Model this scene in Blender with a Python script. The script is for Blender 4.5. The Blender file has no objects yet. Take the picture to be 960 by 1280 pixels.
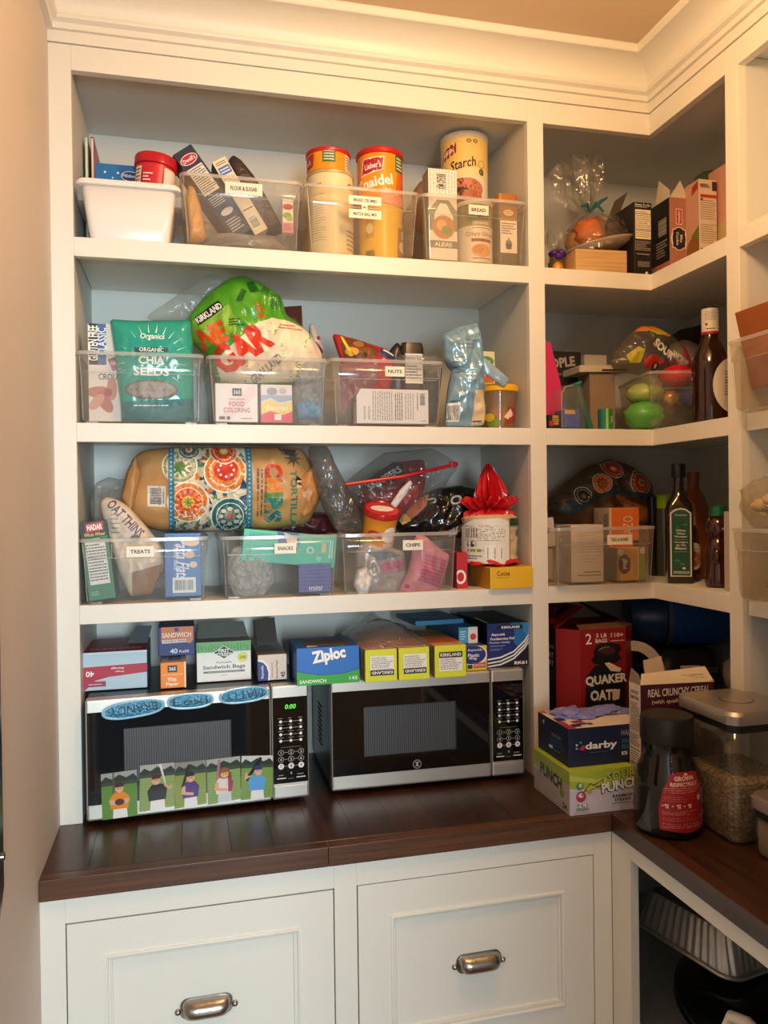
import bpy, bmesh, math, random
from mathutils import Vector, Matrix, Euler, noise
from mathutils.geometry import tessellate_polygon
from mathutils.bvhtree import BVHTree
SC = bpy.context.scene
COL = SC.collection
R = math.radians
random.seed(7)
CT = 0.914                       # countertop height above the floor
S1, S2, S3 = CT+1.257, CT+.860, CT+.468   # tops of the three shelves
D = .345                         # depth inside the shelves
XC = 1.387                       # front plane of the right-hand shelving
# ------------------------------------------------------------------ camera
CF, CX, CY, CZ = 993.9962, .2219, -1.8102, CT+.6736
def _rot(rx, ry, rz):
    return Matrix.Rotation(rz, 3, 'Z') @ Matrix.Rotation(rx, 3, 'X') @ Matrix.Rotation(ry, 3, 'Y')
RM = _rot(-.0078, .0129, -.2455)
cam = bpy.data.cameras.new('camera'); camo = bpy.data.objects.new('camera', cam); COL.objects.link(camo)
cam.sensor_fit = 'HORIZONTAL'; cam.sensor_width = 36; cam.lens = 36*CF/960; cam.clip_start = .02
m = Matrix((RM.col[0], RM.col[2], -RM.col[1])).transposed().to_4x4(); m.translation = (CX, CY, CZ)
camo.matrix_world = m
SC.camera = camo
# ------------------------------------------------------------------ light
w = bpy.data.worlds.new('World'); SC.world = w; w.use_nodes = True
w.node_tree.nodes['Background'].inputs[0].default_value = (.75, .87, 1, 1)
w.node_tree.nodes['Background'].inputs[1].default_value = .15
def area(name, loc, rot, sx, sy, power, col, shape='RECTANGLE'):
    l = bpy.data.lights.new(name, 'AREA'); l.shape = shape; l.size = sx; l.size_y = sy; l.energy = power; l.color = col
    o = bpy.data.objects.new(name, l); o.location = loc; o.rotation_euler = rot; COL.objects.link(o); return o
lp = bpy.data.lights.new('ceiling_globe_lamp', 'POINT'); lp.shadow_soft_size = .10; lp.energy = 25; lp.color = (1, .61, .29)
lpo = bpy.data.objects.new('ceiling_globe_lamp', lp); lpo.location = (.80, -.85, CT+1.60); COL.objects.link(lpo)
area('window_daylight', (.62, -4.7, CT+.66), (R(90), 0, 0), .95, 1.25, 150, (.78, .94, 1))
SC.view_settings.view_transform = 'Standard'; SC.view_settings.look = 'None'
SC.view_settings.exposure = 0.0; SC.view_settings.gamma = 1; SC.view_settings.use_curve_mapping = False
cy = SC.cycles
cy.use_denoising = True; cy.max_bounces = 12; cy.diffuse_bounces = 4; cy.glossy_bounces = 4
cy.transparent_max_bounces = 40; cy.transmission_bounces = 8; cy.caustics_reflective = False; cy.caustics_refractive = False
cy.sample_clamp_indirect = 6
# ------------------------------------------------------------------ maths from the camera fit (world point at a given depth)
def at(px, py, y):
    d = RM @ Vector(((px-480)/CF, 1, (640-py)/CF)); t = (y-CY)/d.y
    return Vector((CX+d.x*t, y, CZ+d.z*t))
# ------------------------------------------------------------------ materials
def lin(h):
    c = [int(h[i:i+2], 16)/255 for i in (0, 2, 4)]
    return tuple(v/12.92 if v <= .04045 else ((v+.055)/1.055)**2.4 for v in c)
MC = {}
def mat(h, rough=.5, metal=0., bump=0., bscale=60., spec=.5, coat=0., aniso=None, key=''):
    k = (h, rough, metal, bump, bscale, spec, coat, key)
    if k in MC: return MC[k]
    M = bpy.data.materials.new('mat_'+h+key); M.use_nodes = True; nt = M.node_tree; b = nt.nodes['Principled BSDF']
    b.inputs['Base Color'].default_value = (*lin(h), 1); b.inputs['Roughness'].default_value = rough
    b.inputs['Metallic'].default_value = metal; b.inputs['Specular IOR Level'].default_value = spec
    b.inputs['Coat Weight'].default_value = coat
    if bump:
        tc = nt.nodes.new('ShaderNodeTexCoord'); n = nt.nodes.new('ShaderNodeTexNoise'); n.inputs['Scale'].default_value = bscale
        n.inputs['Detail'].default_value = 3
        bp = nt.nodes.new('ShaderNodeBump'); bp.inputs['Strength'].default_value = bump; bp.inputs['Distance'].default_value = .01
        nt.links.new(tc.outputs['Object'], n.inputs['Vector']); nt.links.new(n.outputs['Fac'], bp.inputs['Height'])
        nt.links.new(bp.outputs['Normal'], b.inputs['Normal'])
    MC[k] = M; return M
def clear(tint='ffffff', haze=.16, hcol='ffffff', rough=.12, bump=0., bscale=40., gloss=.5, key=''):
    """thin clear plastic: see-through, a little milky, with a fresnel gloss"""
    k = ('clear', tint, haze, hcol, rough, bump, bscale, gloss, key)
    if k in MC: return MC[k]
    M = bpy.data.materials.new('clear_'+tint+key); M.use_nodes = True; nt = M.node_tree; N = nt.nodes; L = nt.links
    N.remove(N['Principled BSDF']); out = N['Material Output']
    tr = N.new('ShaderNodeBsdfTransparent'); tr.inputs[0].default_value = (*lin(tint), 1)
    df = N.new('ShaderNodeBsdfDiffuse'); df.inputs[0].default_value = (*lin(hcol), 1)
    tl = N.new('ShaderNodeBsdfTranslucent'); tl.inputs[0].default_value = (*lin(hcol), 1)
    m0 = N.new('ShaderNodeMixShader'); m0.inputs[0].default_value = .5; L.new(df.outputs[0], m0.inputs[1]); L.new(tl.outputs[0], m0.inputs[2])
    gl = N.new('ShaderNodeBsdfGlossy'); gl.inputs['Roughness'].default_value = rough
    m1 = N.new('ShaderNodeMixShader'); m1.inputs[0].default_value = haze
    m2 = N.new('ShaderNodeMixShader'); fr = N.new('ShaderNodeLayerWeight'); fr.inputs[0].default_value = .5     # two-sided schlick
    pw = N.new('ShaderNodeMath'); pw.operation = 'POWER'; pw.inputs[1].default_value = 4
    mu = N.new('ShaderNodeMath'); mu.operation = 'MULTIPLY_ADD'; mu.inputs[1].default_value = .55*min(1, gloss*1.4); mu.inputs[2].default_value = .045*gloss*2
    L.new(fr.outputs['Facing'], pw.inputs[0]); L.new(pw.outputs[0], mu.inputs[0]); L.new(mu.outputs[0], m2.inputs[0])
    L.new(tr.outputs[0], m1.inputs[1]); L.new(m0.outputs[0], m1.inputs[2]); L.new(m1.outputs[0], m2.inputs[1]); L.new(gl.outputs[0], m2.inputs[2])
    L.new(m2.outputs[0], out.inputs[0])
    if bump:
        tc = N.new('ShaderNodeTexCoord'); n = N.new('ShaderNodeTexNoise'); n.inputs['Scale'].default_value = bscale; n.inputs['Detail'].default_value = 2
        n.inputs['Distortion'].default_value = 1.2
        bp = N.new('ShaderNodeBump'); bp.inputs['Strength'].default_value = bump; bp.inputs['Distance'].default_value = .02
        L.new(tc.outputs['Object'], n.inputs['Vector']); L.new(n.outputs['Fac'], bp.inputs['Height'])
        for s in (df, tl, gl): L.new(bp.outputs['Normal'], s.inputs['Normal'])
    MC[k] = M; return M
def wood(name, dark, light, scale, axis='Y', rough=.3, coat=.0, spec=.5, cross=28):
    M = bpy.data.materials.new(name); M.use_nodes = True; nt = M.node_tree; N = nt.nodes; L = nt.links; b = N['Principled BSDF']
    tc = N.new('ShaderNodeTexCoord'); mp = N.new('ShaderNodeMapping'); oi = N.new('ShaderNodeObjectInfo')
    sc = [scale*cross]*3; sc['XYZ'.index(axis)] = scale; mp.inputs['Scale'].default_value = sc
    ad = N.new('ShaderNodeVectorMath'); ad.operation = 'ADD'; mm = N.new('ShaderNodeMath'); mm.operation = 'MULTIPLY'; mm.inputs[1].default_value = 37
    L.new(oi.outputs['Random'], mm.inputs[0]); L.new(tc.outputs['Object'], mp.inputs[0]); L.new(mp.outputs[0], ad.inputs[0]); L.new(mm.outputs[0], ad.inputs[1])
    n = N.new('ShaderNodeTexNoise'); n.inputs['Scale'].default_value = 1; n.inputs['Detail'].default_value = 6; n.inputs['Distortion'].default_value = .6
    L.new(ad.outputs[0], n.inputs['Vector'])
    cr = N.new('ShaderNodeValToRGB'); cr.color_ramp.elements[0].position = .3; cr.color_ramp.elements[1].position = .72
    cr.color_ramp.elements[0].color = (*lin(dark), 1); cr.color_ramp.elements[1].color = (*lin(light), 1)
    L.new(n.outputs['Fac'], cr.inputs[0])
    hs = N.new('ShaderNodeHueSaturation'); mr = N.new('ShaderNodeMapRange'); mr.inputs[3].default_value = .78; mr.inputs[4].default_value = 1.2
    L.new(oi.outputs['Random'], mr.inputs[0]); L.new(mr.outputs[0], hs.inputs['Value']); L.new(cr.outputs[0], hs.inputs['Color'])
    L.new(hs.outputs[0], b.inputs['Base Color']); b.inputs['Roughness'].default_value = rough; b.inputs['Coat Weight'].default_value = coat
    b.inputs['Specular IOR Level'].default_value = spec
    return M
PAINT = mat('e9e6dc', .42, bump=.03, bscale=25, key='paint')
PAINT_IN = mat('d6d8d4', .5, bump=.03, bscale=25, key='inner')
WALLP = mat('d2c9c3', .75, bump=.05, bscale=120, key='wall')
CEILP = mat('dcc3a5', .8, bump=.04, bscale=120, key='ceiling')
# ------------------------------------------------------------------ mesh builder
class MB:
    def __init__(s): s.v = []; s.f = []; s.mi = []; s.mats = []
    def mid(s, M):
        if M not in s.mats: s.mats.append(M)
        return s.mats.index(M)
    def add(s, vs, fs, M):
        o = len(s.v); k = s.mid(M); s.v += [tuple(v) for v in vs]
        for f in fs: s.f.append(tuple(i+o for i in f)); s.mi.append(k)
    def box(s, x0, x1, y0, y1, z0, z1, M, faces=None):
        vs = [(x0,y0,z0),(x1,y0,z0),(x1,y1,z0),(x0,y1,z0),(x0,y0,z1),(x1,y0,z1),(x1,y1,z1),(x0,y1,z1)]
        F = dict(bottom=(0,3,2,1), top=(4,5,6,7), front=(0,1,5,4), back=(2,3,7,6), left=(3,0,4,7), right=(1,2,6,5))
        if not faces: s.add(vs, list(F.values()), M); return s
        o = len(s.v); s.v += vs
        for k, f in F.items():
            if faces.get(k, 1) is None: continue
            s.f.append(tuple(i+o for i in f)); s.mi.append(s.mid(faces.get(k, M)))
        return s
    def loft(s, rings, M, cap0=True, cap1=True, close=True):
        n = len(rings[0]); vs = [p for r in rings for p in r]; fs = []
        for k in range(len(rings)-1):
            for i in range(n if close else n-1):
                j = (i+1) % n; fs.append((k*n+i, k*n+j, (k+1)*n+j, (k+1)*n+i))
        if cap0: fs.append(tuple(reversed(range(n))))
        if cap1: fs.append(tuple((len(rings)-1)*n+i for i in range(n)))
        s.add(vs, fs, M); return s
    def lathe(s, prof, M, c=(0,0,0), n=32, cap0=True, cap1=True, ax='z', sq=None):
        rings = []
        for r, z in prof:
            ring = []
            for i in range(n):
                a = 2*math.pi*i/n; x, y = r*math.cos(a), r*math.sin(a)
                if ax == 'z': p = (c[0]+x, c[1]+y, c[2]+z)
                elif ax == 'x': p = (c[0]+z, c[1]+x, c[2]+y)
                else: p = (c[0]+y, c[1]+z, c[2]+x)
                ring.append(p)
            rings.append(ring)
        return s.loft(rings, M, cap0, cap1)
    def rrect(s, levels, M, rad=.01, n=4, cap0=True, cap1=True):
        """levels: (x0,x1,y0,y1,z,[rad])"""
        rings = []
        for L in levels:
            x0, x1, y0, y1, z = L[:5]; r = L[5] if len(L) > 5 else rad; ring = []
            for cx_, cy_, a0 in ((x1-r,y0+r,-90),(x1-r,y1-r,0),(x0+r,y1-r,90),(x0+r,y0+r,180)):
                for i in range(n+1):
                    a = R(a0+90*i/n); ring.append((cx_+r*math.cos(a), cy_+r*math.sin(a), z))
            rings.append(ring)
        return s.loft(rings, M, cap0, cap1)
    def tube(s, pts, rad, M, n=8, close=False):
        pts = [Vector(p) for p in pts]; rings = []; up = Vector((0,0,1))
        for i, p in enumerate(pts):
            a = pts[max(i-1, 0)]; b = pts[min(i+1, len(pts)-1)]; t = (b-a).normalized()
            u = t.cross(up); u = t.cross(Vector((0,1,0))) if u.length < .05 else u; u.normalize(); v = u.cross(t)
            r = rad[i] if isinstance(rad, (list, tuple)) else rad
            rings.append([tuple(p+u*r*math.cos(2*math.pi*k/n)+v*r*math.sin(2*math.pi*k/n)) for k in range(n)])
        return s.loft(rings, M)
    def prism(s, poly, d0, d1, M, plane='xz', side=None):
        """extrude polygon; plane xz: depth is y, plane xy: depth is z, plane yz: depth is x"""
        def P(a, b, d): return {'xz': (a, d, b), 'xy': (a, b, d), 'yz': (d, a, b)}[plane]
        n = len(poly); vs = [P(a, b, d0) for a, b in poly]+[P(a, b, d1) for a, b in poly]
        tri = tessellate_polygon([[Vector((a, b, 0)) for a, b in poly]])
        fs = [t for t in tri]+[tuple(i+n for i in t) for t in tri]
        s.add(vs, fs, M); s.add(vs, [(i, (i+1) % n, (i+1) % n+n, i+n) for i in range(n)], side or M); return s
    def mesh(s, name, smooth=None):
        me = bpy.data.meshes.new(name); me.from_pydata(s.v, [], s.f)
        for M in s.mats: me.materials.append(M)
        me.polygons.foreach_set('material_index', s.mi)
        bm = bmesh.new(); bm.from_mesh(me); bmesh.ops.remove_doubles(bm, verts=bm.verts, dist=1e-6)
        bmesh.ops.recalc_face_normals(bm, faces=bm.faces); bm.to_mesh(me); bm.free()
        if smooth is not None:
            me.polygons.foreach_set('use_smooth', [True]*len(me.polygons)); me.set_sharp_from_angle(angle=R(smooth))
        me.update(); return me
    def obj(s, name, parent=None, label=None, smooth=None, bevel=0, seg=2, solid=0, sub=0):
        o = bpy.data.objects.new(name, s.mesh(name, smooth)); COL.objects.link(o)
        if parent: o.parent = parent
        if label: o['label'] = label
        if bevel:
            b = o.modifiers.new('Bevel', 'BEVEL'); b.width = bevel; b.segments = seg; b.limit_method = 'ANGLE'; b.angle_limit = R(40)
        if solid:
            b = o.modifiers.new('Solidify', 'SOLIDIFY'); b.thickness = solid; b.offset = 0
        if sub:
            b = o.modifiers.new('Subdivision', 'SUBSURF'); b.levels = sub; b.render_levels = sub
        return o
def struct(o): o['kind'] = 'structure'; return o
def tag(o, label, cat, group=None):
    o['label'] = label; o['category'] = cat
    if group: o['group'] = group
    return o
def thing(name, label, cat, loc=(0,0,0), rot=(0,0,0), group=None):
    o = bpy.data.objects.new(name, None); COL.objects.link(o); o.empty_display_size = .02
    o.location = loc; o.rotation_euler = Euler([R(a) for a in rot]); return tag(o, label, cat, group)
# ------------------------------------------------------------------ print: flat ink on real surfaces
TX = {}
def glyphs(txt, bold=0.):
    k = (txt, bold)
    if k not in TX:
        c = bpy.data.curves.new('t', 'FONT'); c.body = txt; c.resolution_u = 2; c.offset = bold; c.size = 1
        o = bpy.data.objects.new('t', c); COL.objects.link(o)
        me = bpy.data.meshes.new_from_object(o); me.calc_loop_triangles()
        v = [(p.co.x, p.co.y) for p in me.vertices]; t = [tuple(q.vertices) for q in me.loop_triangles]
        bpy.data.objects.remove(o); bpy.data.curves.remove(c); bpy.data.meshes.remove(me)
        xs = [p[0] for p in v] or [0]; ys = [p[1] for p in v] or [0]
        x0, x1, y0, y1 = min(xs), max(xs), min(ys), max(ys); s = 1/max(y1-y0, 1e-6)
        TX[k] = ([((x-x0)*s, (y-y0)*s) for x, y in v], t, (x1-x0)*s)
    return TX[k]
def ink(parent, name, ops, conv, sc, M3, maxlen=None, label=None, rough=.45, h0=.0004, dh=.00009, clip=None):
    """ops drawn one over another. conv(u,v)->(a,b) metres in the surface; sc metres per size unit; M3(a,b,h)->local xyz"""
    rnd = random.Random(len(ops)*13+5); layers = []
    for k, op in enumerate(ops):
        T = op[0]; tris = []
        def quad(a, b, c, d): tris.append((a, b, c)); tris.append((a, c, d))
        def rect(u0, v0, u1, v1): quad(conv(u0, v0), conv(u1, v0), conv(u1, v1), conv(u0, v1))
        if T == 'r': rect(*op[1:5]); col = op[5]
        elif T == 'p':
            pts = [conv(u, v) for u, v in op[1]]; col = op[2]
            for t in tessellate_polygon([[Vector((a, b, 0)) for a, b in pts]]): tris.append(tuple(pts[i] for i in t))
        elif T in ('e', 'ring', 'star', 'ereg'):
            col = op[5]; c = conv(op[1], op[2]); N = 28; ru, rv = op[3]*sc, op[4]*sc; rot = R(op[6]) if len(op) > 6 else 0
            def pt(rx, ry, a):
                x, y = rx*math.cos(a), ry*math.sin(a); return (c[0]+x*math.cos(rot)-y*math.sin(rot), c[1]+x*math.sin(rot)+y*math.cos(rot))
            if T == 'e':
                for i in range(N): tris.append((c, pt(ru, rv, 2*math.pi*i/N), pt(ru, rv, 2*math.pi*(i+1)/N)))
            elif T == 'ring':      # ru outer, rv inner
                for i in range(N):
                    a, b = 2*math.pi*i/N, 2*math.pi*(i+1)/N; quad(pt(rv, rv, a), pt(ru, ru, a), pt(ru, ru, b), pt(rv, rv, b))
            else:                  # star: ru outer, rv inner, op[7] points
                n = op[7]
                for i in range(2*n):
                    a, b = math.pi*i/n, math.pi*(i+1)/n; ra, rb = (ru, rv) if i % 2 == 0 else (rv, ru)
                    tris.append((c, pt(ra, ra, a), pt(rb, rb, b)))
        elif T == 't':
            _, u, v, hh, txt, col = op[:6]; o = op[6] if len(op) > 6 else {}
            gv, gt, gw = glyphs(txt, o.get('b', .015)); s = hh*sc; sx = s*o.get('sx', 1)
            if 'w' in o: sx = o['w']*o.get('ws', sc)/gw
            al = {'c': .5, 'l': 0, 'r': 1}[o.get('a', 'c')]; rot = R(o.get('rot', 0)); c = conv(u, v); sh = o.get('sh', 0); fl = -1 if o.get('mir') else 1
            def tp(g):
                x = ((g[0]-al*gw)*sx+g[1]*s*sh)*fl; y = (g[1]-.5)*s
                return (c[0]+x*math.cos(rot)-y*math.sin(rot), c[1]+x*math.sin(rot)+y*math.cos(rot))
            tris = [tuple(tp(gv[i]) for i in t) for t in gt]
        elif T == 'l':            # small unreadable lines of text
            _, u0, v0, u1, v1, n, col = op[:7]; th = (op[7] if len(op) > 7 else .45)
            for i in range(n):
                va = v1+(v0-v1)*(i+.5)/n; hh = abs(v1-v0)/n*th/2; x = u0
                end = u0+(u1-u0)*(1 if rnd.random() < .6 else rnd.uniform(.6, .95))
                while (end-x)*(1 if u1 > u0 else -1) > 1e-4:
                    wd = (u1-u0)*rnd.uniform(.05, .17); e = x+wd
                    if (e-end)*(1 if u1 > u0 else -1) > 0: e = end
                    rect(x, va-hh, e, va+hh); x = e+(u1-u0)*.025
        elif T == 'lv':           # the same, lines running upright
            _, u0, v0, u1, v1, n, col = op[:7]
            for i in range(n):
                ua = u0+(u1-u0)*(i+.5)/n; hh = abs(u1-u0)/n*.22; x = v0
                while x < v1-1e-4:
                    e = min(x+(v1-v0)*rnd.uniform(.05, .17), v1); rect(ua-hh, x, ua+hh, e); x = e+(v1-v0)*.025
        elif T == 'b':            # bar code
            _, u0, v0, u1, v1, col = op[:6]; x = 0.
            while x < .97:
                wd = rnd.choice((.012, .02, .03)); rect(u0+(u1-u0)*x, v0, u0+(u1-u0)*min(1, x+wd), v1); x += wd+rnd.choice((.012, .02, .03))
        elif T == 'bh':           # bar code turned on its side
            _, u0, v0, u1, v1, col = op[:6]; x = 0.
            while x < .97:
                wd = rnd.choice((.012, .02, .03)); rect(u0, v0+(v1-v0)*x, u1, v0+(v1-v0)*min(1, x+wd)); x += wd+rnd.choice((.012, .02, .03))
        if maxlen:
            st = tris; tris = []
            while st:
                t = st.pop(); e = [(math.dist(t[i], t[(i+1) % 3]), i) for i in range(3)]; l, i = max(e)
                if l > maxlen and len(st) < 60000:
                    a, b, c_ = t[i], t[(i+1) % 3], t[(i+2) % 3]; mmid = ((a[0]+b[0])/2, (a[1]+b[1])/2); st += [(a, mmid, c_), (mmid, b, c_)]
                else: tris.append(t)
        M = mat(col, rough) if isinstance(col, str) else col
        if not tris: continue
        if clip: tris = [tuple((min(max(p[0], 0), clip[0]), min(max(p[1], 0), clip[1])) for p in t) for t in tris]
        xs = [p[0] for t in tris for p in t]; ys = [p[1] for t in tris for p in t]
        bb = (min(xs), max(xs), min(ys), max(ys)); lv = 0
        for q in layers:
            if q[4] >= lv and bb[0] < q[3][1] and q[3][0] < bb[1] and bb[2] < q[3][3] and q[3][2] < bb[3]: lv = q[4]+1
        layers.append([tris, M, h0+min(lv, 45)*dh, bb, lv])
    # print that stands apart on the surface becomes a part of its own
    G = .010; own = list(range(len(layers)))
    def root(i):
        while own[i] != i: i = own[i]
        return i
    for i in range(len(layers)):
        for j in range(i):
            p, q = layers[i][3], layers[j][3]
            if p[0]-q[1] < G and q[0]-p[1] < G and p[2]-q[3] < G and q[2]-p[3] < G: own[root(i)] = root(j)
    out = None
    for g in sorted({root(i) for i in range(len(layers))}):
        mb = MB()
        for i, (tris, M, h, bb, _) in enumerate(layers):
            if root(i) != g: continue
            kk = mb.mid(M); o = len(mb.v)
            for n, t in enumerate(tris):
                (ax, ay), (bx, by), (cx_, cy_) = t
                if (bx-ax)*(cy_-ay)-(by-ay)*(cx_-ax) < 0: t = (t[0], t[2], t[1])
                mb.v += [tuple(M3(a, b, h)) for a, b in t]; mb.f.append((o+3*n, o+3*n+1, o+3*n+2)); mb.mi.append(kk)
        me = bpy.data.meshes.new(name); me.from_pydata(mb.v, [], mb.f)
        for M in mb.mats: me.materials.append(M)
        me.polygons.foreach_set('material_index', mb.mi); me.update()
        o = bpy.data.objects.new(name, me); COL.objects.link(o); o.parent = parent; out = out or o
        if label: o['label'] = label
    return out
def face(w, d, h, side):
    """planar maps for the six faces of a box standing on its local origin (front = -y)"""
    if side == 'front': return w, h, lambda a, b, k: (a-w/2, -d/2-k, b)
    if side == 'back': return w, h, lambda a, b, k: (w/2-a, d/2+k, b)
    if side == 'left': return d, h, lambda a, b, k: (-w/2-k, d/2-a, b)
    if side == 'right': return d, h, lambda a, b, k: (w/2+k, a-d/2, b)
    if side == 'top': return w, d, lambda a, b, k: (a-w/2, b-d/2, h+k)
def ink_box(t, w, d, h, side, ops, **kw):
    fw, fh, M3 = face(w, d, h, side)
    for i, op in enumerate(ops):      # text widths are given as a share of the face width
        if op[0] == 't' and len(op) > 6 and 'w' in op[6]: op[6]['ws'] = fh if op[6].get('rot', 0) in (90, -90) else fw
    return ink(t, 'printed_'+side, ops, lambda u, v: (u*fw, v*fh), fh, M3, clip=(fw, fh), **kw)
def ink_cyl(t, r, h, ops, arc=180, z0=0., name='printed_label', turn=0, **kw):
    wdt = R(arc)*r
    def M3(a, b, k): th = (a-wdt/2)/r+R(turn); return ((r+k)*math.sin(th), -(r+k)*math.cos(th), z0+b)
    for op in ops:
        if op[0] == 't' and len(op) > 6 and 'w' in op[6]: op[6]['ws'] = wdt
    return ink(t, name, ops, lambda u, v: (u*wdt, v*h), h, M3, maxlen=r*.28, **kw)
def carton(name, label, cat, loc, size, cols, prints={}, rot=(0,0,0), group=None, rough=.45, bevel=.0012, top_open=False, body='carton_body'):
    """loc: middle of the bottom of the FRONT edge; size (w,d,h)"""
    w, d, h = size; E = Euler([R(a) for a in rot]).to_matrix()
    t = thing(name, label, cat, Vector(loc)+E @ Vector((0, d/2, 0)), rot, group)
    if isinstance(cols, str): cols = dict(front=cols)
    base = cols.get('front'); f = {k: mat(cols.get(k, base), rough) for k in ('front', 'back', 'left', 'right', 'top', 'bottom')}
    if top_open: f['top'] = None
    b = MB(); b.box(-w/2, w/2, -d/2, d/2, 0, h, f['front'], f)
    b.obj(body, t, bevel=bevel if not top_open else 0, solid=.0012 if top_open else 0)
    for sd, ops in prints.items(): ink_box(t, w, d, h, sd, ops)
    return t
def flap(t, pts, M, name='flap', th=.0012):
    """a bent card flap: quad in local space with a little thickness"""
    p = [Vector(q) for q in pts]; n = (p[1]-p[0]).cross(p[2]-p[0]).normalized()*th
    b = MB(); k = len(p); vs = [tuple(q) for q in p]+[tuple(q+n) for q in p]
    b.add(vs, [tuple(range(k)), tuple(reversed(range(k, 2*k)))]+[(i, (i+1) % k, (i+1) % k+k, i+k) for i in range(k)], M)
    return b.obj(name, t)
def cyl(t, r, h, M, z0=0., name='can_body', n=40, rim=None):
    b = MB(); e = .0018
    b.lathe([(r-e, z0), (r, z0+e), (r, z0+h-e), (r-e, z0+h)], M, n=n); return b.obj(name, t, smooth=40)
class Puff:
    """a filled bag: silhouette in px at depth y, real thickness T, crumpled"""
    def __init__(s, name, label, cat, px, y, T, M, wr=.006, ws=22, seed=0, group=None, part=None, p=2.2, parent=None, K=20, N=120, base=None, smooth=True, fill=.9, sharp=False):
        W = [at(a, b, y) for a, b in px]
        xs = [q.x for q in W]; zs = [q.z for q in W]
        if base is None: base = Vector(((min(xs)+max(xs))/2, y, min(zs)))
        s.base = base; s.y = y; P2 = [Vector((q.x-base.x, q.z-base.z)) for q in W]
        A = sum((P2[i].x*P2[(i+1) % len(P2)].y-P2[(i+1) % len(P2)].x*P2[i].y) for i in range(len(P2)))/2
        s.c = Vector((sum((P2[i].x+P2[(i+1) % len(P2)].x)*(P2[i].x*P2[(i+1) % len(P2)].y-P2[(i+1) % len(P2)].x*P2[i].y) for i in range(len(P2)))/(6*A),
                      sum((P2[i].y+P2[(i+1) % len(P2)].y)*(P2[i].x*P2[(i+1) % len(P2)].y-P2[(i+1) % len(P2)].x*P2[i].y) for i in range(len(P2)))/(6*A)))
        s.N = N; s.rad = []; s.T = T; s.wr = wr; s.ws = ws; s.seed = seed*7.31; s.p = p
        for i in range(N):
            a = 2*math.pi*i/N; d = Vector((math.cos(a), math.sin(a))); best = 1e-3
            for j in range(len(P2)):
                e0, e1 = P2[j]-s.c, P2[(j+1) % len(P2)]-s.c; ed = e1-e0; den = d.x*ed.y-d.y*ed.x
                if abs(den) < 1e-12: continue
                tt = (e0.x*ed.y-e0.y*ed.x)/den; uu = (e0.x*d.y-e0.y*d.x)/den
                if tt > 0 and -1e-6 <= uu <= 1+1e-6: best = max(best, tt)
            s.rad.append(best)
        if not sharp: s.rad = [(s.rad[i-1]+2*s.rad[i]+s.rad[(i+1) % N])/4 for i in range(N)]
        b = MB(); vs = []; fs = []
        for sd in (-1, 1):
            o = len(vs); vs.append(s.pt(s.c.x, s.c.y, 0, sd))
            for k in range(1, K+1):
                f = (k/K)**.8
                for i in range(N):
                    a = 2*math.pi*i/N; r = s.rad[i]*f; vs.append(s.pt(s.c.x+r*math.cos(a), s.c.y+r*math.sin(a), 0, sd, f))
            for i in range(N): fs.append((o, o+1+i, o+1+(i+1) % N))
            for k in range(K-1):
                for i in range(N):
                    j = (i+1) % N; fs.append((o+1+k*N+i, o+1+k*N+j, o+1+(k+1)*N+j, o+1+(k+1)*N+i))
        # join the rims
        n1 = 1+K*N
        for i in range(N):
            j = (i+1) % N; a0 = 1+(K-1)*N; fs.append((a0+i, a0+j, n1+a0+j, n1+a0+i))
        b.add(vs, fs, M); s.bvh = BVHTree.FromPolygons([Vector(q) for q in vs], fs)
        if parent is None and part is None:
            s.o = b.obj(name, smooth=70); s.o.location = base; tag(s.o, label, cat, group); s.t = s.o
        elif parent is None:
            s.t = thing(name, label, cat, base, group=group); s.o = b.obj(part, s.t, smooth=70)
        else:
            s.t = parent; s.o = b.obj(part or name, parent, label=label, smooth=70); s.o.location = base-parent.location
    def pt(s, x, z, h, sd=-1, f=None):
        if f is None:
            q = Vector((x, z))-s.c; a = (math.atan2(q.y, q.x) % (2*math.pi))/(2*math.pi)*s.N; i = int(a) % s.N; fr = a-int(a)
            r = s.rad[i]*(1-fr)+s.rad[(i+1) % s.N]*fr; f = q.length/r
            if f > .985: q = q*(.985/f); f = .985; x, z = s.c.x+q.x, s.c.y+q.y
        prof = max(0, 1-f**s.p)**.55
        nz = noise.noise(Vector((x*s.ws+s.seed, z*s.ws, sd*3.1+s.seed)))+.5*noise.noise(Vector((x*s.ws*2.3+s.seed, z*s.ws*2.3, sd*5)))
        rg = 1-abs(noise.noise(Vector((x*s.ws*.8+9+s.seed, z*s.ws*.8, sd))))*2
        r2 = 1-abs(noise.noise(Vector((x*s.ws*1.9+s.seed, z*s.ws*1.1+4, sd*2))))*2.4
        dpt = s.T/2*prof+(nz*.5+rg*.55+r2*.45)*s.wr*(.3+.7*prof)
        return (x, sd*(max(dpt, .0006)+h), z)
    def on(s, x, z, h):
        q = Vector(s.pt(x, z, 0)); hit = s.bvh.ray_cast(Vector((q.x, -1, q.z)), Vector((0, 1, 0)))[0]
        return (q.x, (hit.y if hit else q.y)-h, q.z)
    def ink(s, ops, name='printed_front', maxlen=.006, h0=.0007, **kw):
        sc = (at(481, 640, s.y)-at(480, 640, s.y)).length
        def conv(u, v): q = at(u, v, s.y); return (q.x-s.base.x, q.z-s.base.z)
        for op in ops:
            if op[0] == 't' and len(op) > 6 and 'w' in op[6]: op[6]['ws'] = sc
        off = Vector((0, 0, 0)) if s.t is s.o or s.o.location.length < 1e-9 or s.t.type != 'EMPTY' else s.o.location
        o = ink(s.t, name, ops, conv, sc, lambda a, b, k: tuple(Vector(s.on(a, b, k))+(off if s.o.parent else Vector((0,0,0)))), maxlen=maxlen, h0=h0, dh=.0002, **kw)
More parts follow.
